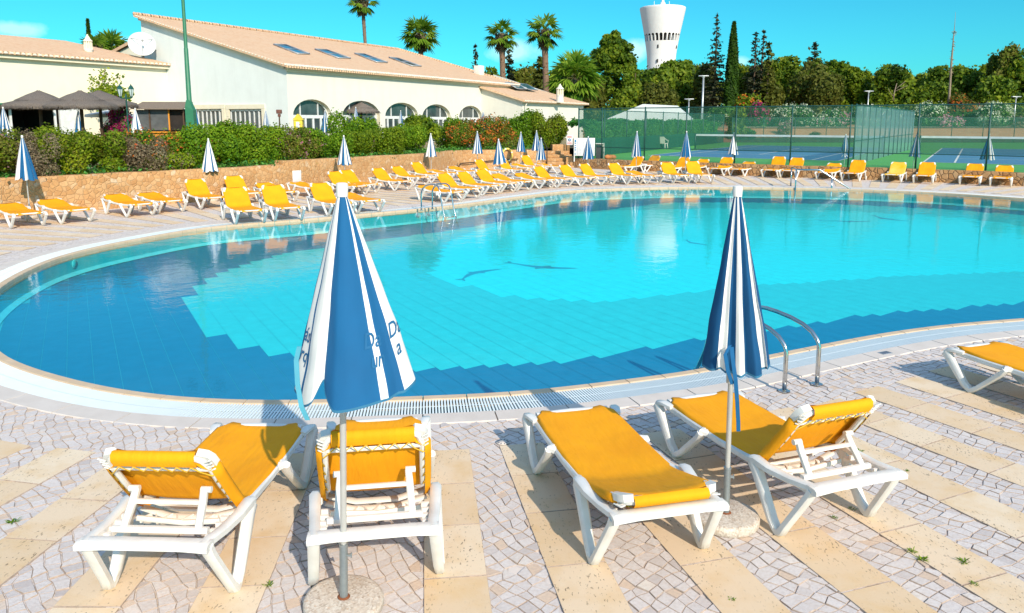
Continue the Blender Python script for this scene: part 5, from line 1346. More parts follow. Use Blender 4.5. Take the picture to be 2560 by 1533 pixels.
# roof slab, eave and verge
sl=math.atan2(RZ-EZ,DEP); OV=.45
def roofslab(x0,x1,y0,z0,y1,z1,name='roof',mat='tiles',parent=house,th=.16,xs=None):
    xs=xs or (x0,x1); mb=MB(); vs=[(x0,y0,z0),(x1,y0,z0),(xs[1],y1,z1),(xs[0],y1,z1)]
    mb.add(vs+[(x,y,z-th) for x,y,z in vs],[(0,1,2,3),(7,6,5,4),(0,4,5,1),(1,5,6,2),(2,6,7,3),(3,7,4,0)]); return mb.build(name,M[mat],parent)
roof=roofslab(-.40,LENG+.4,-OV,EZ-OV*math.tan(sl)+.28,DEP+.15,RZ+.15*math.tan(sl)+.28)
def tile_row(parent,x0,x1,y,z,ax='x',r=.10,step=.30,slope=None):
    mb=MB(); n=int(abs(x1-x0)/step)
    for k in range(n):
        x=x0+(x1-x0)*(k+.5)/n; pts=[(r*math.cos(t),r*math.sin(t)) for t in [math.pi*i/6 for i in range(7)]]
        if ax=='x': f=[(x+a,y,z+b) for a,b in pts]; bck=[(x+a,y+.35,z+b+.06) for a,b in pts]
        else:
            zz_=z+slope*x; f=[(y,x+a,zz_+b) for a,b in pts]; bck=[(y+.35,x+a,zz_+b) for a,b in pts]
        m=len(pts); mb.add(f+bck,[tuple(range(m))]+[(i,m+i,m+i+1,i+1) for i in range(m-1)])
    return mb.build('eave_tiles',M['tile_end'],parent)
zE=EZ-OV*math.tan(sl)+.28
tile_row(roof,-.4,LENG+.4,-OV-.03,zE-.05)
mb=MB(); mb.box((LENG/2,-.14,EZ-.02),(LENG+.3,.28,.10)); mb.box((LENG/2,-.06,EZ-.13),(LENG+.1,.12,.12)); mb.build('cornice',M['cornice'],house)
tile_row(roof,-OV,DEP,-.43,EZ+.21,'y',.07,.26,math.tan(sl))
mb=MB(); mb.add([(-.2,0,EZ+.10),(-.2,DEP,RZ+.10),(-.2,DEP,RZ-.05),(-.2,0,EZ-.05),(0,0,EZ+.1),(0,DEP,RZ+.1),(0,DEP,RZ-.05),(0,0,EZ-.05)],[(0,3,2,1),(3,7,6,2),(0,1,5,4)]); mb.build('verge_board',M['cornice'],house)
# ridge tiles and right verge
mb=MB()
for k in range(90): 
    x=-.4+(LENG+.8)*k/90; mb.tube([(x,DEP+.12,RZ+.36),(x+.34,DEP+.12,RZ+.35)],.11,6)
for k in range(48):
    t=k/48; mb.tube([(LENG+.36,-OV+(DEP+OV)*t,zE+.02+(RZ+.3-zE)*t),(LENG+.36,-OV+(DEP+OV)*(t+.025),zE+.02+(RZ+.3-zE)*(t+.025))],.10,6)
mb.build('ridge_tiles',M['tiles'],roof)
# skylights laid on the roof plane
def on_roof(xd,yd):
    d=ray(xd*KD,yd*KD); o=Vector((0,0,H)); D=Vector(d)
    n=Vector((0,-math.sin(sl),math.cos(sl))); Rm=Matrix.Rotation(HR,3,'Z'); nw=Rm@n; p0=Vector((cx.x,46,EZ+.28)); t=(p0-o).dot(nw)/D.dot(nw); w=o+D*t-Vector((cx.x,46,0)); return Rm.inverted()@w
for q in (((662,109.5),(692,111),(749,132.5),(720,132)),((762,121),(791,123),(848,143),(818,142)),((858,131),(882,133),(937,153),(911,152)),((941,140.5),(963,143),(1019,162),(996,161))):
    P=[on_roof(*p) for p in q]; up=Vector((0,-math.sin(sl),math.cos(sl)))
    mb=MB(); mb.add([p+up*.06 for p in P]+[p-up*.05 for p in P],[(0,3,2,1),(0,1,5,4),(1,2,6,5),(2,3,7,6),(3,0,4,7)]); s_=mb.build('skylight',M['glass_sky'],house)
    mb=MB()
    for i in range(4): mb.bar([P[i]+up*.06,P[(i+1)%4]+up*.06],.10,.08,lat=up)
    m1=(P[0]+P[3])/2+up*.06; m2=(P[1]+P[2])/2+up*.06; mb.bar([m1,m2],.06,.05,lat=up); mb.build('frame',M['alu'],s_)
# rear roof piece beyond the high gable edge
mb=MB(); z0=atd(275,139,60).z; mb.add([(.0,DEP+.1,8.2),(9,DEP+.1,8.2),(9,21.5,5.9),(.0,21.5,5.9),(0,DEP+.1,8.0),(9,DEP+.1,8.0),(9,21.5,5.7),(0,21.5,5.7)],[(0,1,2,3),(0,3,7,4)]); mb.build('roof',M['tiles'],house)
mb=MB(); mb.add([(.2,DEP,.8),(.2,DEP,8.0),(.2,21.2,5.72),(.2,21.2,.8)],[(0,1,2,3)]); mb.build('rear_wall',M['plaster_cream'],house)
# chimney block at the right verge
mb=MB(); p=loc2(27,4.2); mb.cbox((26.8,3.2,EZ+1.4),(.7,.7,1.0),.03); mb.build('chimney',M['plaster'],house)
# left wing
WY=10.65; WEZ=6.15
def xs_wing(xd):
    k=(xd*KD-1280)/F*cP; P=loc2(0,WY); return (k*P.y-P.x)/(hu.x-k*hu.y)
mb=MB(); opx0,opx1=xs_wing(60),xs_wing(152)
mb.addbm(holed([(-24,.8),(-24,WEZ),(0,WEZ),(0,.8)],[[(opx0-2.5,1.02),(opx0-2.5,3.35),(opx1,3.35),(opx1,1.02)]],lambda x,z:(x,WY,z))); mb.build('wing_wall',M['plaster_cream'],house)
mb=MB(); mb.add([(opx0-2.5,WY+.2,1),(opx1,WY+.2,1),(opx1,WY+4,1),(opx0-2.5,WY+4,1),(opx0-2.5,WY+.2,3.4),(opx1,WY+.2,3.4),(opx1,WY+4,3.4),(opx0-2.5,WY+4,3.4)],[(0,1,2,3),(4,5,6,7),(3,2,6,7),(1,2,6,5),(0,3,7,4)]); mb.build('dark_room',M['darkin'],house)
for x,w_,dy in ((opx1-.08,.12,.08),(xs_wing(136),.12,.08),(xs_wing(28),.12,.08),(xs_wing(10),.12,.08),(xs_wing(172),1.3,-.03)):
    mb=MB(); mb.box((x,WY+dy,2.2),(w_,.08,2.33)); mb.build('terrace_door',M['frame_white'],house)
wr=roofslab(-24.5,.0,WY-OV,WEZ+.10,WY+5.5,WEZ+1.55,'roof',xs=(-24.5,-3.2))
tile_row(wr,-24.5,0,WY-OV-.03,WEZ-.02)
mb=MB(); mb.box((-12,WY-.15,WEZ-.16),(24,.3,.18)); mb.build('cornice',M['cornice'],house)
mb=MB(); mb.box((-12.5,WY-.35,3.45),(9,.7,.10)); mb.build('awning_beam',M['greenpaint'],house)
# right annexe
ax=21.9; ay=-3.9; AZ=4.22
mb=MB(); mb.add([(ax,ay,.8),(ax+12.2,ay,.8),(ax+12.2,ay,AZ),(ax,ay,AZ)],[(0,1,2,3)]); mb.add([(ax,ay,.8),(ax,ay,AZ),(ax,0,AZ+1.15),(ax,0,.8)],[(0,1,2,3)]); mb.add([(ax+12.2,ay,.8),(ax+12.2,6,.8),(ax+12.2,6,AZ+3),(ax+12.2,ay,AZ)],[(0,1,2,3)]); mb.build('annexe_wall',M['plaster'],house)
ar=roofslab(ax-.35,ax+12.6,ay-.4,AZ+.02,7.0,AZ+.02+11.3*.285,'roof',xs=(ax-.35,ax+9.0)); tile_row(ar,ax-.35,ax+12.6,ay-.43,AZ-.08)
mb=MB(); mb.box((ax+6,ay-.12,AZ-.1),(12.4,.24,.16)); mb.build('cornice',M['cornice'],house)
mb=MB(); mb.tube([(ax+.3,ay-.3,AZ-.05),(ax+.3,ay-.12,AZ-.5),(ax+.3,ay-.12,1)],.05,8); mb.build('downpipe',M['plaster'],house)
def panel(u0,v0,n):
    up=Vector((0,-.274,.962)); f=Vector((0,.962,.274)); o=Vector((ax+u0,ay+v0,AZ+.02+(v0+.4)*.285+.25)); tilt=.22
    P=[o,o+Vector((1.9,0,0)),o+Vector((1.9,0,0))+f*1.25+Vector((0,0,.22)),o+f*1.25+Vector((0,0,.22))]
    mb=MB(); mb.add(P+[p-up*.06 for p in P],[(0,1,2,3),(0,4,5,1),(1,5,6,2),(2,6,7,3),(3,7,4,0)]); s_=mb.build('solar_panel',M['solar'],house)
    mb=MB(); 
    for i in range(4): mb.bar([P[i],P[(i+1)%4]],.05,.05,lat=up)
    mb.build('frame',M['alu'],s_)
panel(4.2,2.8,0); panel(6.3,2.8,1)
def ornate_chimney(p,h,w,name,label):
    r=empty(name,p,HR,label,'chimney'); mb=MB(); mb.lathe([(0,0),(w*.62,0),(w*.55,h*.34),(w*.60,h*.36),(w*.60,h*.40),(w*.5,h*.41)],n=16); mb.build('shaft',M['plaster'],r,sharp=40)
    mb=MB(); mb.lathe([(w*.34,h*.40),(w*.34,h*.72)],n=12,close=False)
    for k in range(10):
        a=k*.628; mb.box((w*.48*math.cos(a),w*.48*math.sin(a),h*.56),(w*.16,w*.13,h*.32),Matrix.Rotation(a,3,'Z'))
    mb.build('lantern',M['plaster_cream'],r)
    mb=MB(); mb.lathe([(0,h*.71),(w*.62,h*.71),(w*.62,h*.745),(w*.42,h*.80),(w*.30,h*.85),(w*.32,h*.87),(w*.14,h*.93),(w*.10,h*.99),(0,h)],n=16); mb.build('cap',M['plaster_cream'],r,sharp=40)
p=atd(215,132,48.5); q=atd(215,83,48.5); ornate_chimney(Vector((p.x,48.5,p.z-.3)),q.z-p.z+.3,.42,'ornate_chimney','ornate white chimney with slotted lantern on the left wing roof')
p=atd(1355,240,68); q=atd(1355,203,68); ornate_chimney(Vector((p.x,68,p.z-.3)),q.z-p.z+.3,.55,'ornate_chimney','small white chimney on the right annexe roof beside the solar panels')
# satellite dish
c=atd(343,110,50.6); r=empty('satellite_dish',(c.x,50.6,c.z),R(30),'large white satellite dish on the roof beside the high gable','satellite dish'); rad=50.6/F*30*KD
mb=MB(); prof=[(rad*t,rad*.28*t*t) for t in [i/10 for i in range(11)]]; tl=Matrix.Rotation(R(68),4,'X')@Matrix.Rotation(R(0),4,'Z')
vs=[];n=32
for rr,zz_ in prof:
    for j in range(n): a=2*math.pi*j/n; vs.append(tl@Vector((rr*math.cos(a),rr*math.sin(a),zz_)))
for rr,zz_ in prof:
    for j in range(n): a=2*math.pi*j/n; vs.append(tl@Vector((rr*math.cos(a),rr*math.sin(a),zz_-.05)))
k=len(prof); mb.add(vs,[(i*n+j,i*n+(j+1)%n,(i+1)*n+(j+1)%n,(i+1)*n+j) for i in list(range(k-1))+list(range(k,2*k-1)) for j in range(n)]+[((k-1)*n+j,(k-1)*n+(j+1)%n,(2*k-1)*n+(j+1)%n,(2*k-1)*n+j) for j in range(n)],0,.5,True); mb.build('reflector',M['dish'],r,sharp=50)
mb=MB(); f_=tl@Vector((0,0,rad*.85)); 
for a in (0.5,2.6,4.7): mb.tube([tl@Vector((rad*.9*math.cos(a),rad*.9*math.sin(a),rad*.23)),f_],.02,6)
mb.tube([f_+Vector((0,.05,0)),f_-Vector((0,.1,0))],.07,8); mb.build('feed_arm',M['alu'],r)
mb=MB(); b_=tl@Vector((0,0,-.05)); mb.tube([b_,b_+Vector((.1,.5,-.3)),b_+Vector((.1,.55,-1.3))],.07,8); mb.tube([b_+Vector((.1,.5,-.3)),b_+Vector((.9,.6,-.2))],.05,8); mb.build('mount',M['galv'],r)

# ------------------------------------------------------------------ bar terrace
Y=44; a=atd(330,263,Y); b=atd(440,263,Y); r=empty('poolside_bar',((a.x+b.x)/2,Y,TZ),R(6),'small wooden bar hut with plank roof and orange counter beside the green pole','bar hut'); w=b.x-a.x; hz=a.z-TZ
mb=MB(); mb.add([(-w/2-.15,-.35,hz),(w/2+.1,-.35,hz),(w/2+.1,1.6,hz+.42),(-w/2-.15,1.6,hz+.42),(-w/2-.15,-.35,hz-.05),(w/2+.1,-.35,hz-.05),(w/2+.1,1.6,hz+.36),(-w/2-.15,1.6,hz+.36)],[(0,1,2,3),(7,6,5,4),(0,4,5,1),(1,5,6,2),(3,7,4,0)]); mb.build('plank_roof',M['shingle'],r)
mb=MB(); mb.cbox((0,-.1,.45),(w,.5,.85),.02); mb.cbox((0,-.15,.93),(w+.1,.65,.08),.02); ct=mb.build('counter',M['wood'],r)
mb=MB(); mb.box((.1*w,-.36,.6),(.12,.02,.12)); mb.box((.32*w,-.36,.6),(.12,.02,.12)); mb.box((.22*w,-.36,.47),(.3,.02,.05)); mb.build('motif',M['wood_dark'],ct)
mb=MB()
for x0,x1 in ((-.5,-.22),(-.22,.19)): mb.box(((x0+x1)/2*w,.1,(hz+.97)/2),((x1-x0)*w-.06,.03,hz-1.1))
mb.build('screen',M['screen'],r)
mb=MB(); mb.box((.34*w,.2,(hz+.97)/2),(.3*w,.05,hz-1.1)); mb.build('dark_panel',M['darkin'],r)
for x in (-.5,-.22,.19,.5):
    mb=MB(); mb.box((x*w,.05,hz/2),(.07,.07,hz)); mb.build('post',M['wood'] if x==.19 else M['wood_dark'],r)
mb=MB(); mb.box((0,1.4,hz/2),(w,.08,hz)); mb.build('back_wall',M['darkin'],r)
def thatched(xd,ytop,yrim,half,Y,label):
    c=atd(xd,ytop,Y); rz=atd(xd,yrim,Y).z; rr=half*KD/F*Y; r=empty('thatched_parasol',(c.x,Y,TZ),0,label,'parasol','thatched parasols'); h=c.z-TZ; e=rz-TZ; rg=random.Random(xd)
    mb=MB(); n=44; vs=[]; prof=[(0.04,h),(.10,h-.06),(.35,h-(h-e)*.30),(.62,h-(h-e)*.58),(.66,h-(h-e)*.66),(.93,h-(h-e)*.88),(1.0,e),(.97,e-.10)]
    for q,z in prof:
        for j in range(n):
            a=2*math.pi*j/n; k=1+rg.uniform(-.03,.03)*(1 if q>.5 else .3); vs.append((q*rr*k*math.cos(a),q*rr*k*math.sin(a),z+rg.uniform(-.05,.05)*(1 if q>.9 else .3)))
    k=len(prof); mb.add(vs,[(i*n+j,(i+1)*n+j,(i+1)*n+(j+1)%n,i*n+(j+1)%n) for i in range(k-1) for j in range(n)],0,.5,True)
    # straw ends along the rim and over the courses
    for _ in range(900):
        a=rg.uniform(0,6.283); q=rg.choice((.66,1.0,1.0,.9)); z=(e if q>=.9 else h-(h-e)*.64)+rg.uniform(-.02,.08)*(1.02-q+.3); l=rg.uniform(.10,.28); d_=Vector((math.cos(a),math.sin(a),-.75)); s_=Vector((-math.sin(a),math.cos(a),0))*.012; p_=Vector((q*rr*.97*math.cos(a),q*rr*.97*math.sin(a),z))
        mb.add([p_-s_,p_+s_,p_+d_*l],[(0,1,2)])
    mb.build('thatch',M['thatch'],r)
    mb=MB(); mb.tube([(0,0,-.1),(0,0,h-.05)],.075,8)
    for j in range(8):
        a=j*.785; mb.tube([(0,0,h-.15),(.93*rr*math.cos(a),.93*rr*math.sin(a),e-.03)],.025,6)
    mb.build('pole',M['wood_dark'],r)
thatched(93,219,258,78,36,'leftmost thatched parasol in front of the dark terrace doors')
thatched(193,219,258,79,34,'middle thatched parasol, nearest of the three, left of the lantern')
thatched(239,219,256,84,38.5,'rear thatched parasol partly hidden, right of the other two')
thatched(873,247,270,44,52,'small thatched parasol in front of the second arched window')
# green floodlight pole
Y=33; a=atd(462,310,Y); b=atd(457,250,Y); r=empty('floodlight_pole',(a.x,Y,TZ),0,'tall tapering green floodlight pole with a box base beside the bar hut','lamp post'); k=Y/F*KD; top=atd(430,-14,Y)
lean=Vector((0,0,1))
mb=MB(); zb=atd(450,118,Y).z-TZ
mb.lathe([(0,0),(.135,0),(.13,b.z-TZ),(.105,b.z-TZ+.05),(.085,zb),(.075,zb+.02),(.072,zb+.04),(.065,8.3),(0,8.32)],n=12); mb.build('pole',M['greenpaint'],r,sharp=40)
mb=MB(); w=.33; mb.add([(-w*.45,-.16,0),(w*.62,-.16,0),(w*.62,.16,0),(-w*.45,.16,0),(-w*.40,-.16,2.15),(w*.62,-.16,2.0),(w*.62,.16,2.0),(-w*.40,.16,2.15),(-w*.25,-.12,2.42),(w*.12,-.12,2.42),(w*.12,.12,2.42),(-w*.25,.12,2.42)],[(0,1,5,4),(1,2,6,5),(2,3,7,6),(3,0,4,7),(4,5,9,8),(5,6,10,9),(6,7,11,10),(7,4,8,11),(8,9,10,11)]); mb.build('base_box',M['greenpaint'],r)
mb=MB(); mb.bar([(-.8,0,8.25),(.8,0,8.25)],.08,.08,lat=Vector((0,0,1))); 
for x in (-.6,.6): mb.cbox((x,-.1,8.05),(.40,.25,.30),.03)
mb.build('floodlight',M['greendark'],r)
# twin lantern
Y=33; a=atd(305,235,Y); r=empty('street_lantern',(a.x,Y,TZ),0,'dark green lamp post with two glass lanterns beside the thatched parasols','street lamp'); z1=a.z-TZ
mb=MB(); mb.lathe([(0,0),(.07,0),(.05,.3),(.035,.4),(.032,z1-.05),(.05,z1),(.02,z1+.12),(0,z1+.15)],n=10); mb.bar([(-.26,0,z1-.02),(-.1,0,z1-.06),(.1,0,z1-.06),(.26,0,z1-.02)],.04,.04,lat=Vector((0,1,0))); mb.build('post',M['greendark'],r,sharp=40)
for sx in (-1,1):
    x=sx*.235; mb=MB(); mb.lathe([(.05,z1+.02),(.115,z1+.33)],c=(x,0,0),n=6,close=False,smooth=False); ln=mb.build('lantern',M['lampglass'],r)
    mb=MB(); mb.lathe([(0,z1-.02),(.055,z1-.01),(.055,z1+.03),(0,z1+.03)],c=(x,0,0),n=6,smooth=False); mb.lathe([(0,z1+.32),(.135,z1+.33),(.07,z1+.45),(.04,z1+.47),(.02,z1+.52),(0,z1+.55)],c=(x,0,0),n=6,smooth=False)
    for j in range(6):
        a_=j*math.pi/3; mb.tube([(x+.05*math.cos(a_),.05*math.sin(a_),z1+.02),(x+.116*math.cos(a_),.116*math.sin(a_),z1+.33)],.010,4)
    mb.build('cage',M['greendark'],ln)
# white flat parasol behind the thatch
Y=41; c=atd(268,272,Y); r=empty('white_parasol',(c.x,Y,TZ),0,'flat white cloth parasol open behind the thatched parasols','parasol'); h=c.z-TZ
mb=MB(); n=8; R0=58*KD/F*Y; mb.lathe([(.05,h+.14),(R0,h-.12),(R0,h-.26),(R0-.02,h-.26),(R0-.02,h-.13),(.05,h+.10)],n=8,smooth=False,close=False); mb.build('cover',M['tent'],r); mb=MB(); mb.tube([(0,0,0),(0,0,h+.1)],.03,8); mb.build('pole',M['wood_dark'],r)
# terrace umbrellas
def tu(xt,yt,yb,Y,kind,label,rz=0):
    t=at(xt,yt,Y); o=copy_tree(FP[kind]); s=(t.z-TZ)/2.1; o.scale=(1,1,s); return pu(o,(t.x,Y,TZ),label,rz,group='closed umbrellas on the clubhouse terrace')
for k,(x,y,Y,kind,lb) in enumerate(((q1(20,770)[0],q1(0,770)[1],27.5,'b','closed striped umbrella cut by the left edge, above the hedge'),(q1(562,0)[0],q1(0,790)[1],37,'half','closed umbrella half blue half white under the middle thatched parasol'),(q1(972,0)[0],q1(0,778)[1],31,'white','mostly white closed umbrella standing in front of the bar hut'),(q1(1408,0)[0],q1(0,778)[1],38,'blue','mostly blue closed umbrella just right of the green pole'),(q1(1912,0)[0],q1(0,790)[1],42,'c','small closed striped umbrella left of the brown wall lamp'),(q1(2340,0)[0],q1(0,795)[1],40,'b','closed striped umbrella in front of the first arched window'),(q2(113,0)[0],q2(0,770)[1],42,'a','closed striped umbrella under the small thatched parasol'),(q2(437,0)[0],q2(0,795)[1],50,'c','tiny closed umbrella in front of the third arched window'),(q2(1031,0)[0],q2(0,803)[1],44,'a','closed striped umbrella above the orange flowering bush'))):
    tu(x,y,0,Y,kind,lb,k*40+5)
# small boxes by the gable
Y=38; c=at(*q1(2150,884),Y); r=empty('toy_house',(c.x,Y,TZ),0,'small yellow house shaped box above the hedge by the first arch','box'); k=Y/F/2.881
mb=MB(); w=60*k; hz=c.z-TZ; mb.cbox((0,0,hz-.15),(w,w*.7,.55),.02); mb.build('box',M['yellowbox'],r); mb=MB(); mb.add([(-w*.6,-w*.42,hz+.12),(w*.6,-w*.42,hz+.12),(0,-w*.42,hz+.42),(-w*.6,w*.42,hz+.12),(w*.6,w*.42,hz+.12),(0,w*.42,hz+.42)],[(0,1,2),(5,4,3),(0,2,5,3),(1,4,5,2),(0,3,4,1)]); mb.build('roof',M['yellowbox'],r)
mb=MB(); mb.box((0,0,(hz-.4)/2),(.08,.08,hz-.4)); mb.build('post',M['wood_dark'],r); mb=MB(); mb.box((0,-w*.36,hz-.1),(w*.4,.02,.28)); mb.build('opening',M['signwhite'],r)
Y=43; c=at(*q1(2010,805),Y); r=empty('wall_lamp_box',(c.x,Y,TZ),0,'small brown box lamp on a post in front of the gable wall','lamp'); hz=c.z-TZ
mb=MB(); mb.cbox((0,0,hz),(.26,.26,.22),.02); mb.cbox((0,0,hz-.2),(.14,.14,.16),.02); mb.build('lamp_head',M['brownbox'],r); mb=MB(); mb.box((0,0,(hz-.25)/2),(.06,.06,hz-.25)); mb.build('post',M['wood_dark'],r)
# bougainvillea and climber
p=at(300,300,39); bush('bougainvillea',(p.x,39,TZ),(.85,.6,at(300,256,39).z-TZ),'hedge',6000,.08,'bougainvillea bush with magenta flowers beside the bar hut','shrub',None,201,[('magenta',2600,.08)],12)
rng=np.random.default_rng(9); r=empty('climbing_plant',(0,0,0),0,'wiry climbing plant against the cream wing wall above the parasols','climber'); paths=[[(760,745),(735,640),(740,560),(760,500)],[(755,640),(700,600),(640,555)],[(750,610),(820,570),(870,555)],[(760,700),(830,690),(900,690),(960,690)],[(742,560),(720,520)],[(750,660),(690,650),(655,635)],[(800,740),(860,715),(940,740)]]
mb=MB(); L_=[]
for pa in paths:
    P=[at(*q1(x,y),45.5) for x,y in pa]; mb.tube(P,.02,5)
    for a_,b_ in zip(P[:-1],P[1:]):
        for t in np.linspace(0,1,26): L_.append(a_.lerp(b_,t)+Vector(rng.normal(0,.13,3)))
for _ in range(1500): L_.append(at(*q1(790+rng.normal()*50,690+rng.normal()*28),45.4)+Vector(rng.normal(0,.12,3)))
mb.build('stem',M['bark_pale'],r); L_=np.array([tuple(v) for v in L_]); link('leaves',leafmesh('leaves',L_,np.tile([.2,-1,.4],(len(L_),1)),.10,LM['yellow'],rng.random(len(L_)),rng),r)

# ------------------------------------------------------------------ water tower
Y=180; c=atd(1603,160,Y); k=Y/F/2.881; zt=lambda y:at(1656,y/2.881,Y).z
ctr=at(850+2318/2.881,100,Y).x; r=empty('water_tower',(ctr,Y,2),0,'tall white water tower flaring at the top behind the pines','water tower')
zz0=2
prof=[(0,0),(98*k,0),(98*k,zt(470)-2),(101*k,zt(400)-2),(108*k,zt(345)-2),(115*k,zt(302)-2)]; mb=MB(); mb.lathe(prof,n=64,close=False); sh=mb.build('shaft',M['tower'],r,sharp=40)
mb=MB(); mb.lathe([(124*k,zt(245)-2),(157*k,zt(72)-2),(158*k,zt(64)-2),(157*k,zt(58)-2),(150*k,zt(55)-2),(20*k,zt(44)-2),(0,zt(44)-2)],n=64,close=False); mb.lathe([(124*k,zt(245)-2),(96*k,zt(245)-2)],n=64,close=False); mb.build('tank',M['tower'],r,sharp=40)
# open gallery: piers with arched heads
mb=MB(); n=26; z0=zt(302)-2; z1=zt(245)-2
mb.lathe([(95*k,z0),(98*k,z1)],n=64,close=False)
mb.build('gallery_core',M['darkin'],r)
mb=MB(); mb.lathe([(115*k,z0),(94*k,z0)],n=64,close=False)
for j in range(n):
    a=2*math.pi*j/n; da=2*math.pi/n; m=6
    # pier and half arches as a curved panel strip with an arched underside
    us=[-.5+i/12 for i in range(13)]
    vs=[];fs=[]
    for u in us:
        x=abs(u); op=max(0,x-.11)/.39   # 0 in the pier, 1 mid opening
        lowz=z0 if op==0 else z0+(z1-z0)*(.70+.24*math.sqrt(max(0,1-(1-op)**2)))
        for zq in (lowz,z1):
            rr=(115+(124-115)*(zq-z0)/(z1-z0))*k
            vs.append((rr*math.cos(a+u*da),rr*math.sin(a+u*da),zq))
    for i in range(12): fs.append((i*2,i*2+2,i*2+3,i*2+1))
    mb.add(vs,fs,0,.5,False)
    for sg in (-1,1):
        u=sg*.11; p0=(115*k,z0);p1=(124*k,z0+(z1-z0)*.8)
        mb.add([(115*k*math.cos(a+u*da),115*k*math.sin(a+u*da),z0),(121*k*math.cos(a+u*da),121*k*math.sin(a+u*da),z0+(z1-z0)*.75),(97*k*math.cos(a+u*da),97*k*math.sin(a+u*da),z0+(z1-z0)*.75),(95*k*math.cos(a+u*da),95*k*math.sin(a+u*da),z0)],[(0,1,2,3)])
mb.build('gallery',M['tower'],r)
mb=MB()
for x,y in ((2275,343),(2272,445),(2405,345)):
    u=(x-2318)/106; th=math.asin(max(-.95,min(.95,u))); rr=104*k if y<400 else 99.5*k
    mb.box((rr*math.sin(th),-rr*math.cos(th),zt(y)-2),(.28,.5,.7),Matrix.Rotation(th,3,'Z'))
mb.build('window',M['darkin'],r)
mb=MB(); h0=zt(44)-2; mb.lathe([(0,h0),(20*k,h0),(17*k,zt(22)-2),(10*k,zt(15)-2),(9*k,zt(5)-2),(4*k,zt(-8)-2),(0,zt(-12)-2)],n=16); 
for x in (-60,45): mb.tube([(x*k,0,h0-1),(x*k,0,zt(10)-2)],.06,5)
mb.build('finial',M['tower'],r,sharp=40)

# ------------------------------------------------------------------ palms
def fan_palm(xd,yc,yb,Y,label,rcrown,seed,nf=34,lean=0,zbase=1.0,skirt=True,trunk_r=.28,droop=1.0):
    rng=np.random.default_rng(seed); c=atd(xd,yc,Y); b=atd(xd+lean,yb,Y); base=Vector((b.x,Y,zbase)); h=c.z-zbase
    r=empty('palm_tree',base,0,label,'palm tree'); top=Vector((c.x-b.x,0,h))
    mb=MB(); P=[Vector((0,0,-.2)),Vector((0,0,.3))]+[Vector((top.x*(t**1.5),0,h*t)) for t in (.15,.3,.5,.7,.85,1.0)]
    mb.tube(P,[trunk_r*1.35,trunk_r*1.2,trunk_r,trunk_r*.92,trunk_r*.85,trunk_r*.82,trunk_r*.9,trunk_r*.8],10)
    rg=random.Random(seed)
    for k in range(int(h*7)):       # old leaf bases
        t=rg.uniform(.05,.98); a=rg.uniform(0,6.28); p=Vector((top.x*t**1.5,0,h*t)); o=Vector((math.cos(a),math.sin(a),0)); mb.add([p+o*trunk_r*.8-Vector((-o.y,o.x,0))*.07,p+o*trunk_r*.8+Vector((-o.y,o.x,0))*.07,p+o*(trunk_r+.10)+Vector((0,0,.16))],[(0,1,2)])
    mb.build('trunk',M['palmtrunk'],r)
    vs=[];fs=[];tn=[]
    def blade(o,d,side,L_,w,t):
        tip=o+d*L_+Vector((0,0,-.10*L_*droop)); m=o+d*L_*.5
        i=len(vs); vs.extend([o,m-side*w,tip,m+side*w]); fs.append((i,i+1,i+2,i+3)); tn.append(t)
    stems=MB()
    for k in range(nf):
        el=R(78-128*((k+.5)/nf)**.85+rng.normal()*7); az=k*2.39996+rng.normal()*.15; d=Vector((math.cos(el)*math.cos(az),math.cos(el)*math.sin(az),math.sin(el)))
        pl=rcrown*.52; e=top+d*pl+Vector((0,0,-.12*pl)); stems.tube([top,top+d*pl*.5,e],[.03,.022,.014],4)
        side=d.cross(Vector((0,0,1))); side=side.normalized() if side.length>.05 else Vector((1,0,0)); up=side.cross(d).normalized(); bt=.55+rng.normal()*.14-(.25 if el<R(-25) else 0)
        for j in range(19):
            a=R(-105+210*j/18); bd=(d*math.cos(a)+side*math.sin(a)+up*.12*(1 if j%2 else -1)*.8).normalized(); bd=(bd+Vector((0,0,-.42*droop*(.4+abs(math.sin(a)))))).normalized()
            blade(e,bd,up.cross(bd).normalized(),rcrown*.52*(.75+.25*math.cos(a))*rng.uniform(.85,1.1),rcrown*.050,bt+rng.normal()*.10)
    stems.build('stalks',LM_flat['palmstalk'],r)
    me=bpy.data.meshes.new('fronds'); me.from_pydata([tuple(v) for v in vs],[],fs); a_=me.attributes.new('tint','FLOAT','FACE'); a_.data.foreach_set('value',np.clip(tn,0,1).astype(np.float32)); me.materials.append(LM['palm']); link('fronds',me,r)
    if skirt:
        p=[];nr=[]
        for _ in range(500):
            a=rng.uniform(0,6.28); z=-rng.random()*rcrown*.75; q=trunk_r+.10+rng.random()*.35*(1+z/(rcrown*.8)); p.append((top.x+q*math.cos(a),q*math.sin(a),h+z)); nr.append((math.cos(a),math.sin(a),.1))
        link('dead_skirt',leafmesh('dead_skirt',np.array(p),np.array(nr),.16,LM['twig'],rng.random(len(p))*.6,rng,3.5),r)
    return r
LM_flat={'palmstalk':simple('palm_stalk',(.20,.22,.05),None,8,.7)}
def dx(k,x): return x   # displayed columns are used directly
D3=lambda x,y:((1700+x/2.881)/KD,y/2.881/KD)
D2=lambda x,y:((850+x/2.881)/KD,y/2.881/KD)
D1=lambda x,y:(x/2.881/KD,y/2.881/KD)
x,y=D2(160,5); fan_palm(x,y,105,80,'very tall slim palm behind the clubhouse roof, crown cut by the top edge',1.8,301,22,13,1.0,True,.20)
x,y=D2(578,240); fan_palm(x,y,140,84,'palm with dense rounded crown behind the clubhouse roof, left of the conifer',2.4,302,30,3,1.0,True,.32)
x,y=D2(1165,245); fan_palm(x,y,196,95,'left one of the two tall palms behind the annexe, thinner crown',2.45,303,20,4,1.5,True,.42)
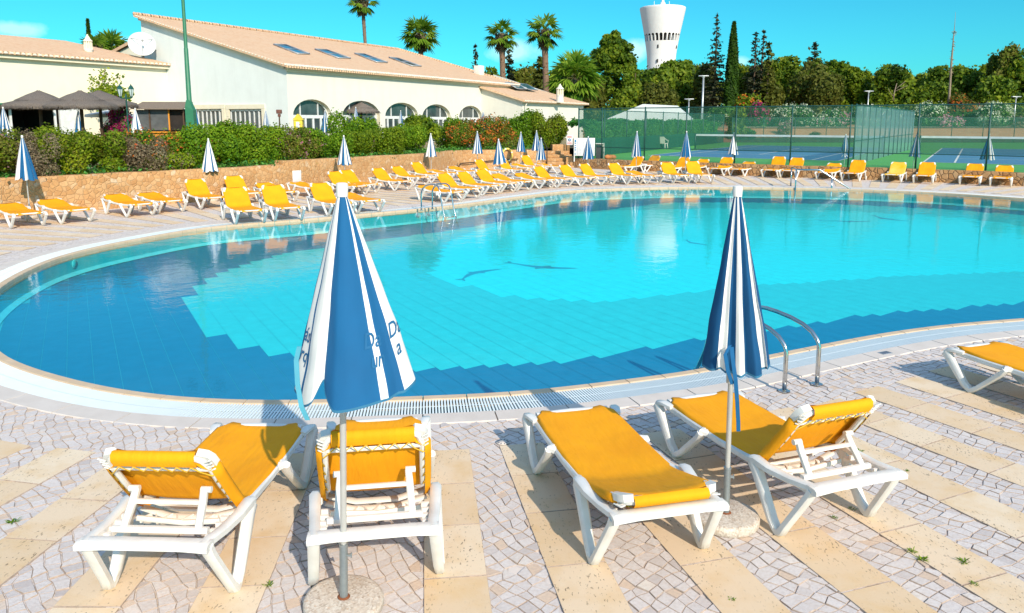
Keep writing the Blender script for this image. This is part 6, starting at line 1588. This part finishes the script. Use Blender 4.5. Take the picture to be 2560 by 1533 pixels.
x,y=D2(1470,215); fan_palm(x,y,214,95,'right one of the two tall palms behind the annexe, with wide crown',2.6,304,20,7,1.5,True,.45)
x,y=D2(1690,560); fan_palm(x,y,250,78,'low feathery palm beside the small annexe chimney',3.2,305,44,2,1.0,False,.3,1.3)
x,y=D2(1690,500); fan_palm(x,y,250,84,'upright palm crown rising behind the low feathery palm',2.6,306,26,0,1.0,False,.25,.5)
x,y=D1(690,350); fan_palm(x,y,140,66,'left one of the two palms behind the ornate chimney',1.6,307,34,0,1.0,True,.22)
x,y=D1(800,345); fan_palm(x,y,142,68,'right one of the two palms behind the ornate chimney, denser',1.9,308,40,0,1.0,True,.24)

# ------------------------------------------------------------------ other trees
GT='trees of the belt behind the tennis courts'
def ghz(Y): return 1.0 if Y<75 else 1.8 if Y<95 else 1.9+(Y-95)*.02
def broad(xd,ytop,wd,Y,kind,label,seed,n=6500,leaf=.42,nl=22,low=.02,trunk=True,yb=None,group=GT,name='pine_tree',cat='tree',flat=.8,rad=(.22,.42),mix=None,wt=1.0):
    leaf*=.78; n=int(n*1.5); c=atd(xd,ytop,Y); z0=ghz(Y); h=c.z-z0; w=wd*KD/F*Y/2; rng=np.random.default_rng(seed)
    cb=h*low; B=[(x_,y_,cb+z_*(h-cb)/h,a_,b_,c_) for x_,y_,z_,a_,b_,c_ in lumps(rng,nl,(w,w*.9,h*.98),flat,.0,rad)]
    p,nr,k=blobs(rng,B,n); p=fit(p,(w*1.15,w,h)); ct=rng.normal(0,.16,len(B)); tint=.5+ct[k]+rng.normal(0,.18,len(p)); ok=(p[:,2]>.1); p,nr,tint=p[ok],nr[ok],tint[ok]
    p[:,2]=np.minimum(p[:,2],h*1.0+rng.normal(size=len(p))*.15)
    r=empty(name,(c.x,Y,z0),0,label,cat,group); link('crown',leafmesh('crown',p,nr,leaf,LM[kind],tint,rng,1.5),r)
    if mix:
        p2,n2,_=blobs(rng,B,n//4); p2=fit(p2,(w*1.15,w,h)); ok=p2[:,2]>.1; link('crown',leafmesh('crown',p2[ok],n2[ok],leaf*.9,LM[mix],.5+rng.normal(0,.15,ok.sum()),rng,1.5),r)
    mb=MB(); rg=random.Random(seed)
    if trunk:
        tr=.20*wt; mb.tube([(0,0,-.3),(.1,0,h*.25),(.0,.1,h*.5),(.1,0,h*.8)],[tr,tr*.85,tr*.6,tr*.25],7)
        for _ in range(7):
            b=rg.choice(B); t=rg.uniform(.25,.5); mb.tube([(.05,0,h*t),(b[0]*.5,b[1]*.5,(h*t+b[2])/2),(b[0],b[1],b[2])],[tr*.5,tr*.32,tr*.12],5)
        mb.build('trunk',M['bark'],r)
    return r
def conifer(xd,ytop,ybase,wd,Y,kind,label,seed,name='spruce_tree',levels=26,n_per=11,leaf=.30,sparse=1.0,pw=1.0,up=-.15,lean=0,group=GT):
    c=atd(xd,ytop,Y); z0=ghz(Y); h=c.z-z0; w=wd*KD/F*Y/2; rng=np.random.default_rng(seed); p=[];nr=[];tn=[]
    r=empty(name,(c.x,Y,z0),0,label,'tree',group); mb=MB(); mb.tube([(lean,0,-.3),(lean*.5,0,h*.5),(0,0,h)],[.24,.14,.02],7)
    for l in range(levels):
        f=(l+.5)/levels; z=h*(.06+.93*f); rad=w*(1-f)**pw*rng.uniform(.75,1.1)+.10; k=max(3,int(n_per*(1-f*.55)*rng.uniform(.7,1.2)*sparse)); off_=rng.uniform(0,6.28)
        for j in range(k):
            a=off_+6.283*j/k+rng.normal()*.25; L_=rad*rng.uniform(.6,1.15); zb=z+rng.normal()*h*.012; d=np.array([math.cos(a),math.sin(a),up+rng.normal()*.10])
            if L_>.6: mb.tube([(lean*(1-f),0,zb),(lean*(1-f)+d[0]*L_*.9,d[1]*L_*.9,zb+d[2]*L_*.9)],[.03,.01],3,caps=False)
            m=max(4,int(L_*11)); t=rng.random(m)**.7
            q=np.array([lean*(1-f),0,zb])+d*(t*L_)[:,None]+rng.normal(size=(m,3))*np.array([.13,.13,.08])*(.5+L_*.22); p.append(q); nr.append(np.tile(d*.4+np.array([0,0,.9]),(m,1))); tn.append(.45+rng.normal(0,.16,m)+rng.normal()*.10)
    p=np.concatenate(p); nr=np.concatenate(nr); tn=np.concatenate(tn); mb.build('trunk',M['bark'],r); link('crown',leafmesh('crown',p,nr,leaf,LM[kind],tn,rng,2.0),r); return r
def cypress(xd,ytop,wd,Y,label,seed,n=6000,group=GT,leaf=.22):
    c=atd(xd,ytop,Y); z0=ghz(Y); h=c.z-z0; w=wd*KD/F*Y/2; rng=np.random.default_rng(seed); r=empty('cypress_tree',(c.x,Y,z0),0,label,'tree',group)
    t=rng.random(n)**.85; a=rng.uniform(0,6.283,n); env=np.clip(np.minimum(1,(t+.06)*4.5)*(1-t**2.6)**.8,0.02,1); rr=w*env*(.82+.22*np.sin(a*5+t*22)*.5+rng.normal(0,.09,n)); p=np.stack([rr*np.cos(a),rr*np.sin(a),t*h],1); nr=np.stack([np.cos(a),np.sin(a),np.full(n,.35)],1)
    link('crown',leafmesh('crown',p,nr,leaf,LM['cypress'],.45+.12*np.sin(a*5+t*22)+rng.normal(0,.15,n),rng,2.2),r); mb=MB(); mb.tube([(0,0,-.3),(0,0,h*.5)],[.2,.1],7); mb.build('trunk',M['bark'],r); return r
x,y=D1(630,142); cypress(x,y,17,75,'narrow dark cypress behind the ornate chimney',401,3500,None,.16)
# behind the annexe
conifer(*D2(975,310),200,50,92,'spruce','thin ragged conifer left of the two tall palms',402,'conifer_tree',22,8,.26,.7,.9,.05)
conifer(*D2(1215,330),230,68,104,'spruce','dark conifer half hidden behind the left tall palm',403,'conifer_tree',20,10,.32,.9,.8,.05)
conifer(*D2(1440,400),235,50,104,'cedar','dark narrow conifer half hidden behind the right tall palm',404,'conifer_tree',20,12,.34,1.2,.45,.05)
x,y=D2(1090,495); broad(x,y,50,112,'pine','rounded tree top between the conifer and the left tall palm',405,4500,.42)
x,y=D2(1310,490); broad(x,y,68,112,'olive','olive green tree top between the two tall palms',406,5500,.42,mix='pine')
x,y=D2(1560,500); broad(x,y,48,112,'pine','dark tree top right of the right tall palm',407,4500,.42)
# the tall pine by the tower and its neighbours
def shaped(outline,Y,kind,label,seed,n,leaf,mix=None,k=26,name='pine_tree'):
    # crown filled between left and right edges given per height (displayed pixels: y, left, right)
    rng=np.random.default_rng(seed); z0=ghz(Y); O=[(atd(l,y,Y),atd(r_,y,Y)) for y,l,r_ in outline]; cx_=sum((a.x+b.x)/2 for a,b in O)/len(O); B=[]
    for q in range(k*3):
        t=rng.uniform(0,len(O)-1.001); i=int(t); f=t-i; l=O[i][0].lerp(O[i+1][0],f); r_=O[i][1].lerp(O[i+1][1],f); w=(r_.x-l.x)/2; s=min(w*.50,1.25)*rng.uniform(.5,1.0)
        u=rng.uniform(-1,1)*max(0,w-s*.8); v=rng.uniform(-1,1)*max(0,w*.8-s*.6); B.append(((l.x+r_.x)/2-cx_+u,v,l.z-z0-s*.35,s,s,s*.72))
    p,nr,kk=blobs(rng,B,n); ct=rng.normal(0,.16,len(B)); tint=.5+ct[kk]+rng.normal(0,.18,len(p)); ok=p[:,2]>.1
    r=empty(name,(cx_,Y,z0),0,label,'tree',GT); link('crown',leafmesh('crown',p[ok],nr[ok],leaf,LM[kind],tint[ok],rng,1.6),r)
    h=O[0][0].z-z0; mb=MB(); mb.tube([(0,0,-.3),(.1,0,h*.4),(0,0,h*.85)],[.28,.2,.05],7); rg=random.Random(seed)
    for _ in range(9):
        b=rg.choice(B); mb.tube([(.05,0,b[2]*.7),(b[0],b[1],b[2])],[.08,.03],5)
    mb.build('trunk',M['bark'],r); return r
shaped([(72,1484,1492),(82,1468,1508),(96,1450,1512),(110,1444,1530),(125,1428,1528),(145,1432,1546),(170,1424,1556),(205,1420,1550),(240,1436,1544)],100,'pine','tall broad pine left of the water tower, reaching above the others',408,22000,.28,None,34)
x,y=D2(2125,430); broad(x,y,46,98,'pine','slim light pine leaning against the tall broad pine',409,4500,.36,18,rad=(.2,.34))
x,y=D2(1830,560); broad(x,y,44,94,'olive','olive shrubby tree behind the feathery palm',410,4000,.36)
x,y=D2(2290,480); broad(x,y,84,104,'pine','round pine below the water tower, left one',411,8000,.42,26)
x,y=D2(2440,440); broad(x,y,84,110,'pine','round pine below the water tower, right one',412,8000,.42,26)
x,y=D2(2100,640); broad(x,y,110,92,'pine','low dark tree mass in front of the tall broad pine',413,6000,.36)
x,y=D2(2330,600); broad(x,y,80,90,'cedar','low brownish tree between the pine and the tent',414,5000,.34)
x,y=1452,222; broad(x,y,70,97,'cedar','low shrubby tree between the feathery palm and the tent',440,4500,.34)
# right part
x,y=D3(60,440); broad(x,y,70,112,'pine','round pine between the water tower and the tall spruce',415,7000,.42,26)
conifer(*D3(270,88),262,84,100,'spruce','tall ragged spruce, the tallest tree right of the water tower',416,'spruce_tree',34,8,.22,1.0,.80,-.10)
x,y=D3(390,160); cypress(x,y,33,98,'tall slim bright green cypress beside the tall spruce',417,9000)
conifer(*D3(550,225),262,62,100,'spruce','left one of the twin ragged conifers right of the cypress',418,'conifer_tree',24,8,.24,.9,.75,.15)
conifer(*D3(610,215),262,42,101,'spruce','thin sparse conifer top between the twin conifers',419,'conifer_tree',24,5,.26,.6,.7,.15,-.5)
conifer(*D3(645,295),262,40,99,'cedar','right one of the twin ragged conifers, lower and denser',420,'conifer_tree',22,10,.32,1.0,.6,.1)
x,y=D3(200,470); broad(x,y,60,104,'cedar','brownish tree behind the base of the tall spruce',421,5500,.38)
x,y=D3(450,480); broad(x,y,62,106,'pine','dark pine between the cypress and the twin conifers',422,6500,.40,24)
x,y=D3(590,480); broad(x,y,80,103,'cedar','dark tree mass below the twin conifers',423,7000,.38,24)
conifer(*D3(975,298),262,110,108,'spruce','small conifer tip showing above the round pines',424,'conifer_tree',24,10,.32,1.0,.8,.1)
x,y=D3(800,412); broad(x,y,100,114,'pine','wide rounded pine right of the twin conifers',425,9000,.42,28,rad=(.2,.36))
x,y=D3(960,440); broad(x,y,90,104,'cedar','brownish cedar like tree in front of the wide pine',426,8500,.38,28,mix='pine')
x,y=D3(1120,445); broad(x,y,84,112,'pine','rounded pine right of the brownish cedar',427,8000,.42,26)
x,y=D3(1060,520); broad(x,y,80,100,'cedar','lower brown green tree in front of the rounded pine',428,6500,.36,24)
x,y=D3(1270,490); broad(x,y,64,110,'pine','small rounded pine left of the pine with pale branches',429,6500,.40,24)
x,y=D3(1540,475); r=broad(x,y,92,106,'pine','rounded pine with a bare pale forked branch in front',430,8500,.40,28)
x,y=D3(1720,540); broad(x,y,66,114,'pine','lower pine left of the dead trunk',431,6000,.42,22)
x,y=D3(1880,485); broad(x,y,78,110,'pine','rounded pine directly behind the dead trunk',432,7500,.42,26)
x,y=D3(2060,482); broad(x,y,88,108,'pine','wide rounded pine right of the dead trunk',433,8500,.42,28)
x,y=D3(2200,470); broad(x,y,60,112,'pine','pine between the wide one and the tall right hand trees',434,6000,.42,22)
x,y=D3(2390,335); broad(x,y,84,102,'olive','tall yellowish tree near the right edge, left of the last one',435,9500,.38,28,rad=(.18,.32),mix='pine')
x,y=D3(2530,345); broad(x,y,90,100,'pine','tall pine cut by the right edge',436,7500,.40,26)
x,y=D3(2300,560); broad(x,y,110,96,'pine','dark lower tree mass in front of the tall right hand trees',437,6500,.38,24)
x,y=D3(1440,580); broad(x,y,120,118,'pine','dark tree mass far behind the pine with pale branches',438,6500,.44,24)
x,y=D3(1800,600); broad(x,y,120,104,'pine','dark undergrowth tree left of the dead trunk base',439,6000,.40,24)
for k_,(xx,yy,ww,kd) in enumerate(((1180,178,90,'olive'),(1290,182,110,'pine'),(1385,186,90,'pine'),(1580,168,120,'pine'),(1660,160,110,'cedar'),(1790,160,110,'pine'),(1880,150,110,'pine'),(2010,160,130,'pine'),(2110,176,120,'cedar'),(2190,190,110,'pine'),(2330,176,120,'pine'),(2420,168,120,'cedar'))):
    broad(xx,yy,ww,126+(k_%3)*4,kd,'tree of the far belt, '+('first','second','third','fourth','fifth','sixth','seventh','eighth','ninth','tenth','eleventh','twelfth')[k_]+' from the left in its hindmost row',460+k_,7500,.42,26,rad=(.2,.34))
mb=MB(); Y=97
mb.tube([atd(*D3(1535,725),Y),atd(*D3(1545,660),Y),atd(*D3(1562,600),Y)],[.08,.06,.03],6)
for q in (((1545,660),(1590,640),(1640,615)),((1540,700),(1510,660),(1500,635)),((1550,645),(1600,605),(1625,585))): mb.tube([atd(*D3(*p),Y) for p in q],[.04,.03,.012],5)
tag(mb.build('bare_branch',M['bark_pale']),'bare pale forked branch standing in front of the rounded pine','branch')
mb=MB(); Y=92; P=[atd(*D3(*p),Y) for p in ((1932,770),(1940,690),(1948,560),(1955,450),(1962,370),(1970,270),(1978,190),(1985,88))]; mb.tube(P,[.17,.14,.12,.12,.09,.06,.03,.012],7); rg=random.Random(5)
for _ in range(34):
    i=rg.uniform(2.2,5.6); a=P[int(i)].lerp(P[int(i)+1],i%1); an=rg.uniform(0,6.28); mb.tube([a,a+Vector((math.cos(an)*.3,math.sin(an)*.3,rg.uniform(-.25,.25)))],[.05,.015],4)
tag(mb.build('dead_trunk',M['bark_pale']),'tall bare dead tree trunk tapering to a thin tip above the pines','tree trunk')

# oleanders and shrubs on the bank
GO='flowering shrubs along the top of the earth bank'
def shrub(x3,ytop3,w3,Y,kind,fl_,label,seed,n=4500,leaf=.20,mix=None,name='oleander',z=None):
    x,y=D3(x3,ytop3); c=atd(x,y,Y); z0=1.86 if z is None else z; w=w3/2.881/F*Y/2
    return bush(name,(c.x,Y,z0),(w*1.1,1.3,c.z-z0),kind,n,leaf,label,'shrub',GO,seed,fl_,14,.9,.0,False,mix=mix)
shrub(490,690,190,89,'yellow',None,'yellowish shrub between the cypress and the magenta flowers',501,5000,.22,'orange',name='shrub')
shrub(565,750,80,87.5,'oleander',[('magenta',700,.20)],'shrub with dark magenta flowers right of the yellowish one',502,3000)
shrub(820,765,230,88,'oleander',[('whitefl',1100,.15)],'oleander full of white flowers, left of the court divider, leftmost',503,6500)
shrub(1010,860,120,87.2,'oleander',[('whitefl',420,.13),('pink',120,.14)],'low oleander with yellowish white and a few pink flowers',504,3500)
shrub(1100,800,170,88,'oleander',[('whitefl',520,.14)],'oleander with white flowers right of the low one',505,5000)
shrub(1180,815,90,87.4,'oleander',[('pink',420,.16)],'oleander with pink flowers just left of the court divider',506,3000)
shrub(680,850,260,90,'oleander',None,'plain green shrub mass behind the leftmost white oleander',507,6000,name='shrub')
shrub(540,815,150,88.5,'oleander',[('whitefl',160,.13)],'dark green oleander left of the bank gap with few white flowers',508,4500)
shrub(1440,770,420,90,'oleander',[('whitefl',500,.15)],'long oleander mass seen through the court divider screen',509,9000)
shrub(1820,750,180,88,'oleander',[('whitefl',900,.15)],'oleander full of white flowers just right of the divider end',510,5500)
shrub(2030,690,260,91,'cedar',[('magenta',120,.14)],'reddish brown shrub mass behind the right oleanders',511,6000,mix='orange',name='shrub')
shrub(1945,850,160,86.8,'oleander',[('pink',600,.17)],'rounded oleander with pale pink flowers right of the divider',512,4500)
shrub(2080,800,260,90,'oleander',None,'plain green shrub mass behind the pink oleander',513,6000,name='shrub')
shrub(2275,755,230,88,'oleander',[('whitefl',1300,.15)],'large oleander with cream flowers near the right lamp post',514,6500)
shrub(2220,870,190,86,'spruce',None,'grey green round shrub on the bank below the cream oleander',515,5000,.16,name='shrub',z=1.0)
shrub(2440,845,110,85.8,'twig',None,'dry brown shrub on the bank by the right lamp post',516,3500,.15,name='shrub',z=1.1)
shrub(2440,770,200,91,'pine',None,'dark green shrub at the right edge behind the fence',517,5000,name='shrub')
shrub(755,880,60,81,'twig',[('pink',150,.12)],'small reddish shrub standing on the bare bank',518,2000,.12,name='shrub',z=.9)
shrub(512,930,65,79.5,'oleander',None,'small green tuft on the bare bank',519,1500,.12,name='shrub',z=.8)
shrub(415,790,130,80,'pine',None,'dark shrub at the end of the tall hedge',520,4000,.2,name='shrub',z=.6)
shrub(980,950,50,80,'spruce',None,'tiny grey shrub on the bare bank left of the divider',521,900,.1,name='shrub',z=.7)
shrub(300,770,200,88,'oleander',[('whitefl',150,.13)],'green shrubs below the tall spruce with few white flowers',522,5000)
# slim lamp posts
def lamp(x,yt,yb,Y,label,w=.07):
    t=atd(*D3(x,yt),Y); z0=1.86 if Y>80 else CZ; r=empty('lamp_post',(t.x,Y,z0),0,label,'lamp post','slim lamp posts beyond the courts'); h=t.z-z0
    mb=MB(); mb.tube([(0,0,-.2),(0,0,h-.08)],[w*1.2,w*.8],8); mb.build('post',M['alu'],r); mb=MB(); mb.cbox((.0,0,h-.04),(1.0,.32,.10),.03); mb.cbox((0,0,h-.14),(.25,.2,.14),.03); mb.build('lamp_head',M['alu'],r)
lamp(170,545,840,78,'pale lamp post in front of the tall spruce, the nearest and tallest',.11)
lamp(65,712,840,82,'thin lamp post left of the pale tall one'); lamp(1360,655,770,88,'lamp post rising above the court divider'); lamp(2422,695,870,88,'lamp post at the far right beside the cream oleander')
# pale buildings glimpsed between the trees
def hut(x,y0,w3,h3,Y,label):
    a=atd(*D3(x,y0),Y); k=Y/F/2.881; r=empty('distant_house',(a.x,Y,1.5),0,label,'house'); w=w3*k; h=a.z-1.5
    mb=MB(); mb.cbox((0,0,h/2),(w,5,h),.05); mb.build('wall',M['plaster'],r); mb=MB(); mb.add([(-w*.55,-2.8,h),(w*.55,-2.8,h),(w*.55,2.8,h),(-w*.55,2.8,h),(0,-2.8,h+w*.16),(0,2.8,h+w*.16)],[(0,1,4),(2,3,5),(1,2,5,4),(3,0,4,5)]); mb.build('roof',M['tiles'],r)
hut(800,560,130,200,121,'white house glimpsed between the trees right of the twin conifers')

# weeds in the joints
for k,(x,y,s,lb) in enumerate(((1170/2.0244,1475/2.0244,0,''),)): pass
def weed(px,py,s,label,seed):
    p=g(px,py); rng=np.random.default_rng(seed); n=26; a=rng.uniform(0,6.28,n); vs=[];fs=[];tn=[]
    for i in range(n):
        L_=s*rng.uniform(.5,1.1); d=Vector((math.cos(a[i]),math.sin(a[i]),rng.uniform(.25,1.1))).normalized(); sd=Vector((-d.y,d.x,0)).normalized()*s*.07; o=Vector((rng.normal()*.008,rng.normal()*.008,0)); j=len(vs); vs+=[o-sd*.6,o+d*L_*.55-sd,o+d*L_+Vector((0,0,-L_*.15)),o+d*L_*.55+sd]; fs.append((j,j+1,j+2,j+3)); tn.append(rng.random())
    me=bpy.data.meshes.new('weed'); me.from_pydata([tuple(v) for v in vs],[],fs); at_=me.attributes.new('tint','FLOAT','FACE'); at_.data.foreach_set('value',tn); me.materials.append(LM['bright']); o=link('weed',me); o.location=p; tag(o,label,'weed','weeds in the paving joints')
W4=lambda x,y:(1700+x/2.0244,800+y/2.0244)
for i,(x,y,s,lb) in enumerate(((910,668,.05,'weed tuft behind the raised back of the lounger right of the stone base'),(1152,768,.04,'weed tuft just right of the rear bar of the near right lounger'),(780,1003,.035,'tiny weed by the slab edge near the near right lounger foot'),(1170,1175,.06,'weed tuft in the cobbles, left one of three at lower right'),(1225,1215,.065,'weed tuft in the cobbles, middle one of three at lower right'),(1435,1230,.07,'weed tuft in the cobbles, right one of three at lower right'),(1490,1340,.04,'small weed tuft nearest the bottom right corner'),(270,1420,.035,'small weed at the slab edge along the bottom right of centre'),(868,960,.045,'weed beside the rear foot of the near right lounger'))):
    weed(*W4(x,y),s*.75,lb,i+1)
p=q1(90,830); weed(p[0],1018+p[1],.05,'dry weed between slabs at the left edge',20)
p=q1(1940,1285); weed(p[0],1018+p[1],.04,'weed in the cobbles right of the leftmost near lounger',21)

# ------------------------------------------------------------------ light
EL,AZ=31.0,-65.5      # sun height, and its compass angle from +x
sd=Vector((math.cos(R(AZ))*math.cos(R(EL)),math.sin(R(AZ))*math.cos(R(EL)),math.sin(R(EL))))
su=bpy.data.lights.new('Sun','SUN'); su.energy=4.2; su.angle=R(.5); su.color=(1,.88,.72)
so=bpy.data.objects.new('Sun',su); COL.objects.link(so); so.rotation_euler=sd.to_track_quat('Z','Y').to_euler(); so.location=(0,0,60)
w=bpy.data.worlds.new('World'); scene.world=w; w.use_nodes=True; nt=w.node_tree; bg=nt.nodes['Background']
sky=N(nt,'ShaderNodeTexSky',sky_type='NISHITA'); sky.sun_disc=False; sky.sun_elevation=R(EL); sky.sun_rotation=math.atan2(sd.x,sd.y); sky.air_density=1.0; sky.dust_density=.4; sky.ozone_density=1.5
tint=mixc(nt,1.0,sky.outputs['Color'],(.115,.76,.90),'MULTIPLY')
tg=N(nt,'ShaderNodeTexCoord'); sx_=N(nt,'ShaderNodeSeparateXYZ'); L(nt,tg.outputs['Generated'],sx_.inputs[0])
up_=ramp(nt,sx_.outputs['Z'],[(.28,0.),(.60,1.)])      # the deep cyan band lies low; the unseen sky overhead is brightened as shadow fill
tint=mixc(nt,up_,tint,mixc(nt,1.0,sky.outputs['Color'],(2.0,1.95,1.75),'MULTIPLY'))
# a few small clouds low over the horizon
tc=N(nt,'ShaderNodeTexCoord'); vec=tc.outputs['Generated']
def cloud(px,py,wx,wy,amt):
    d=Vector(ray(px,py)).normalized()
    mp=N(nt,'ShaderNodeVectorMath',operation='SUBTRACT'); L(nt,vec,mp.inputs[0]); mp.inputs[1].default_value=d
    sc=N(nt,'ShaderNodeVectorMath',operation='MULTIPLY'); L(nt,mp.outputs[0],sc.inputs[0]); sc.inputs[1].default_value=(F/wx,F/wx,F/wy)
    ln=N(nt,'ShaderNodeVectorMath',operation='LENGTH'); L(nt,sc.outputs[0],ln.inputs[0])
    nz=noise(nt,26,5,.6,vec); v=math_(nt,'ADD',ln.outputs['Value'],math_(nt,'MULTIPLY',math_(nt,'SUBTRACT',nz,.5),1.5))
    return ramp(nt,v,[(.35,amt),(1.0,0.)])
cl=None
for c in ((30,72,62,20,.5),(168,124,40,14,.5),(330,110,40,18,.3),(1290,130,75,32,.55),(1590,128,45,32,.6),(1850,155,30,14,.45),(10,118,30,10,.4)):
    k=cloud(*c); cl=k if cl is None else mixc(nt,1.0,cl,k,'LIGHTEN')
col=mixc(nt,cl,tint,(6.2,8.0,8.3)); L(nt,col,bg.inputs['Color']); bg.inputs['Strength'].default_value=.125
scene.view_settings.view_transform='Standard'; scene.view_settings.look='None'; scene.view_settings.exposure=.31; scene.view_settings.gamma=1
scene.render.engine='CYCLES'
cy=scene.cycles; cy.max_bounces=7; cy.diffuse_bounces=3; cy.glossy_bounces=4; cy.transparent_max_bounces=24; cy.transmission_bounces=4; cy.caustics_reflective=False; cy.caustics_refractive=False; cy.sample_clamp_indirect=6
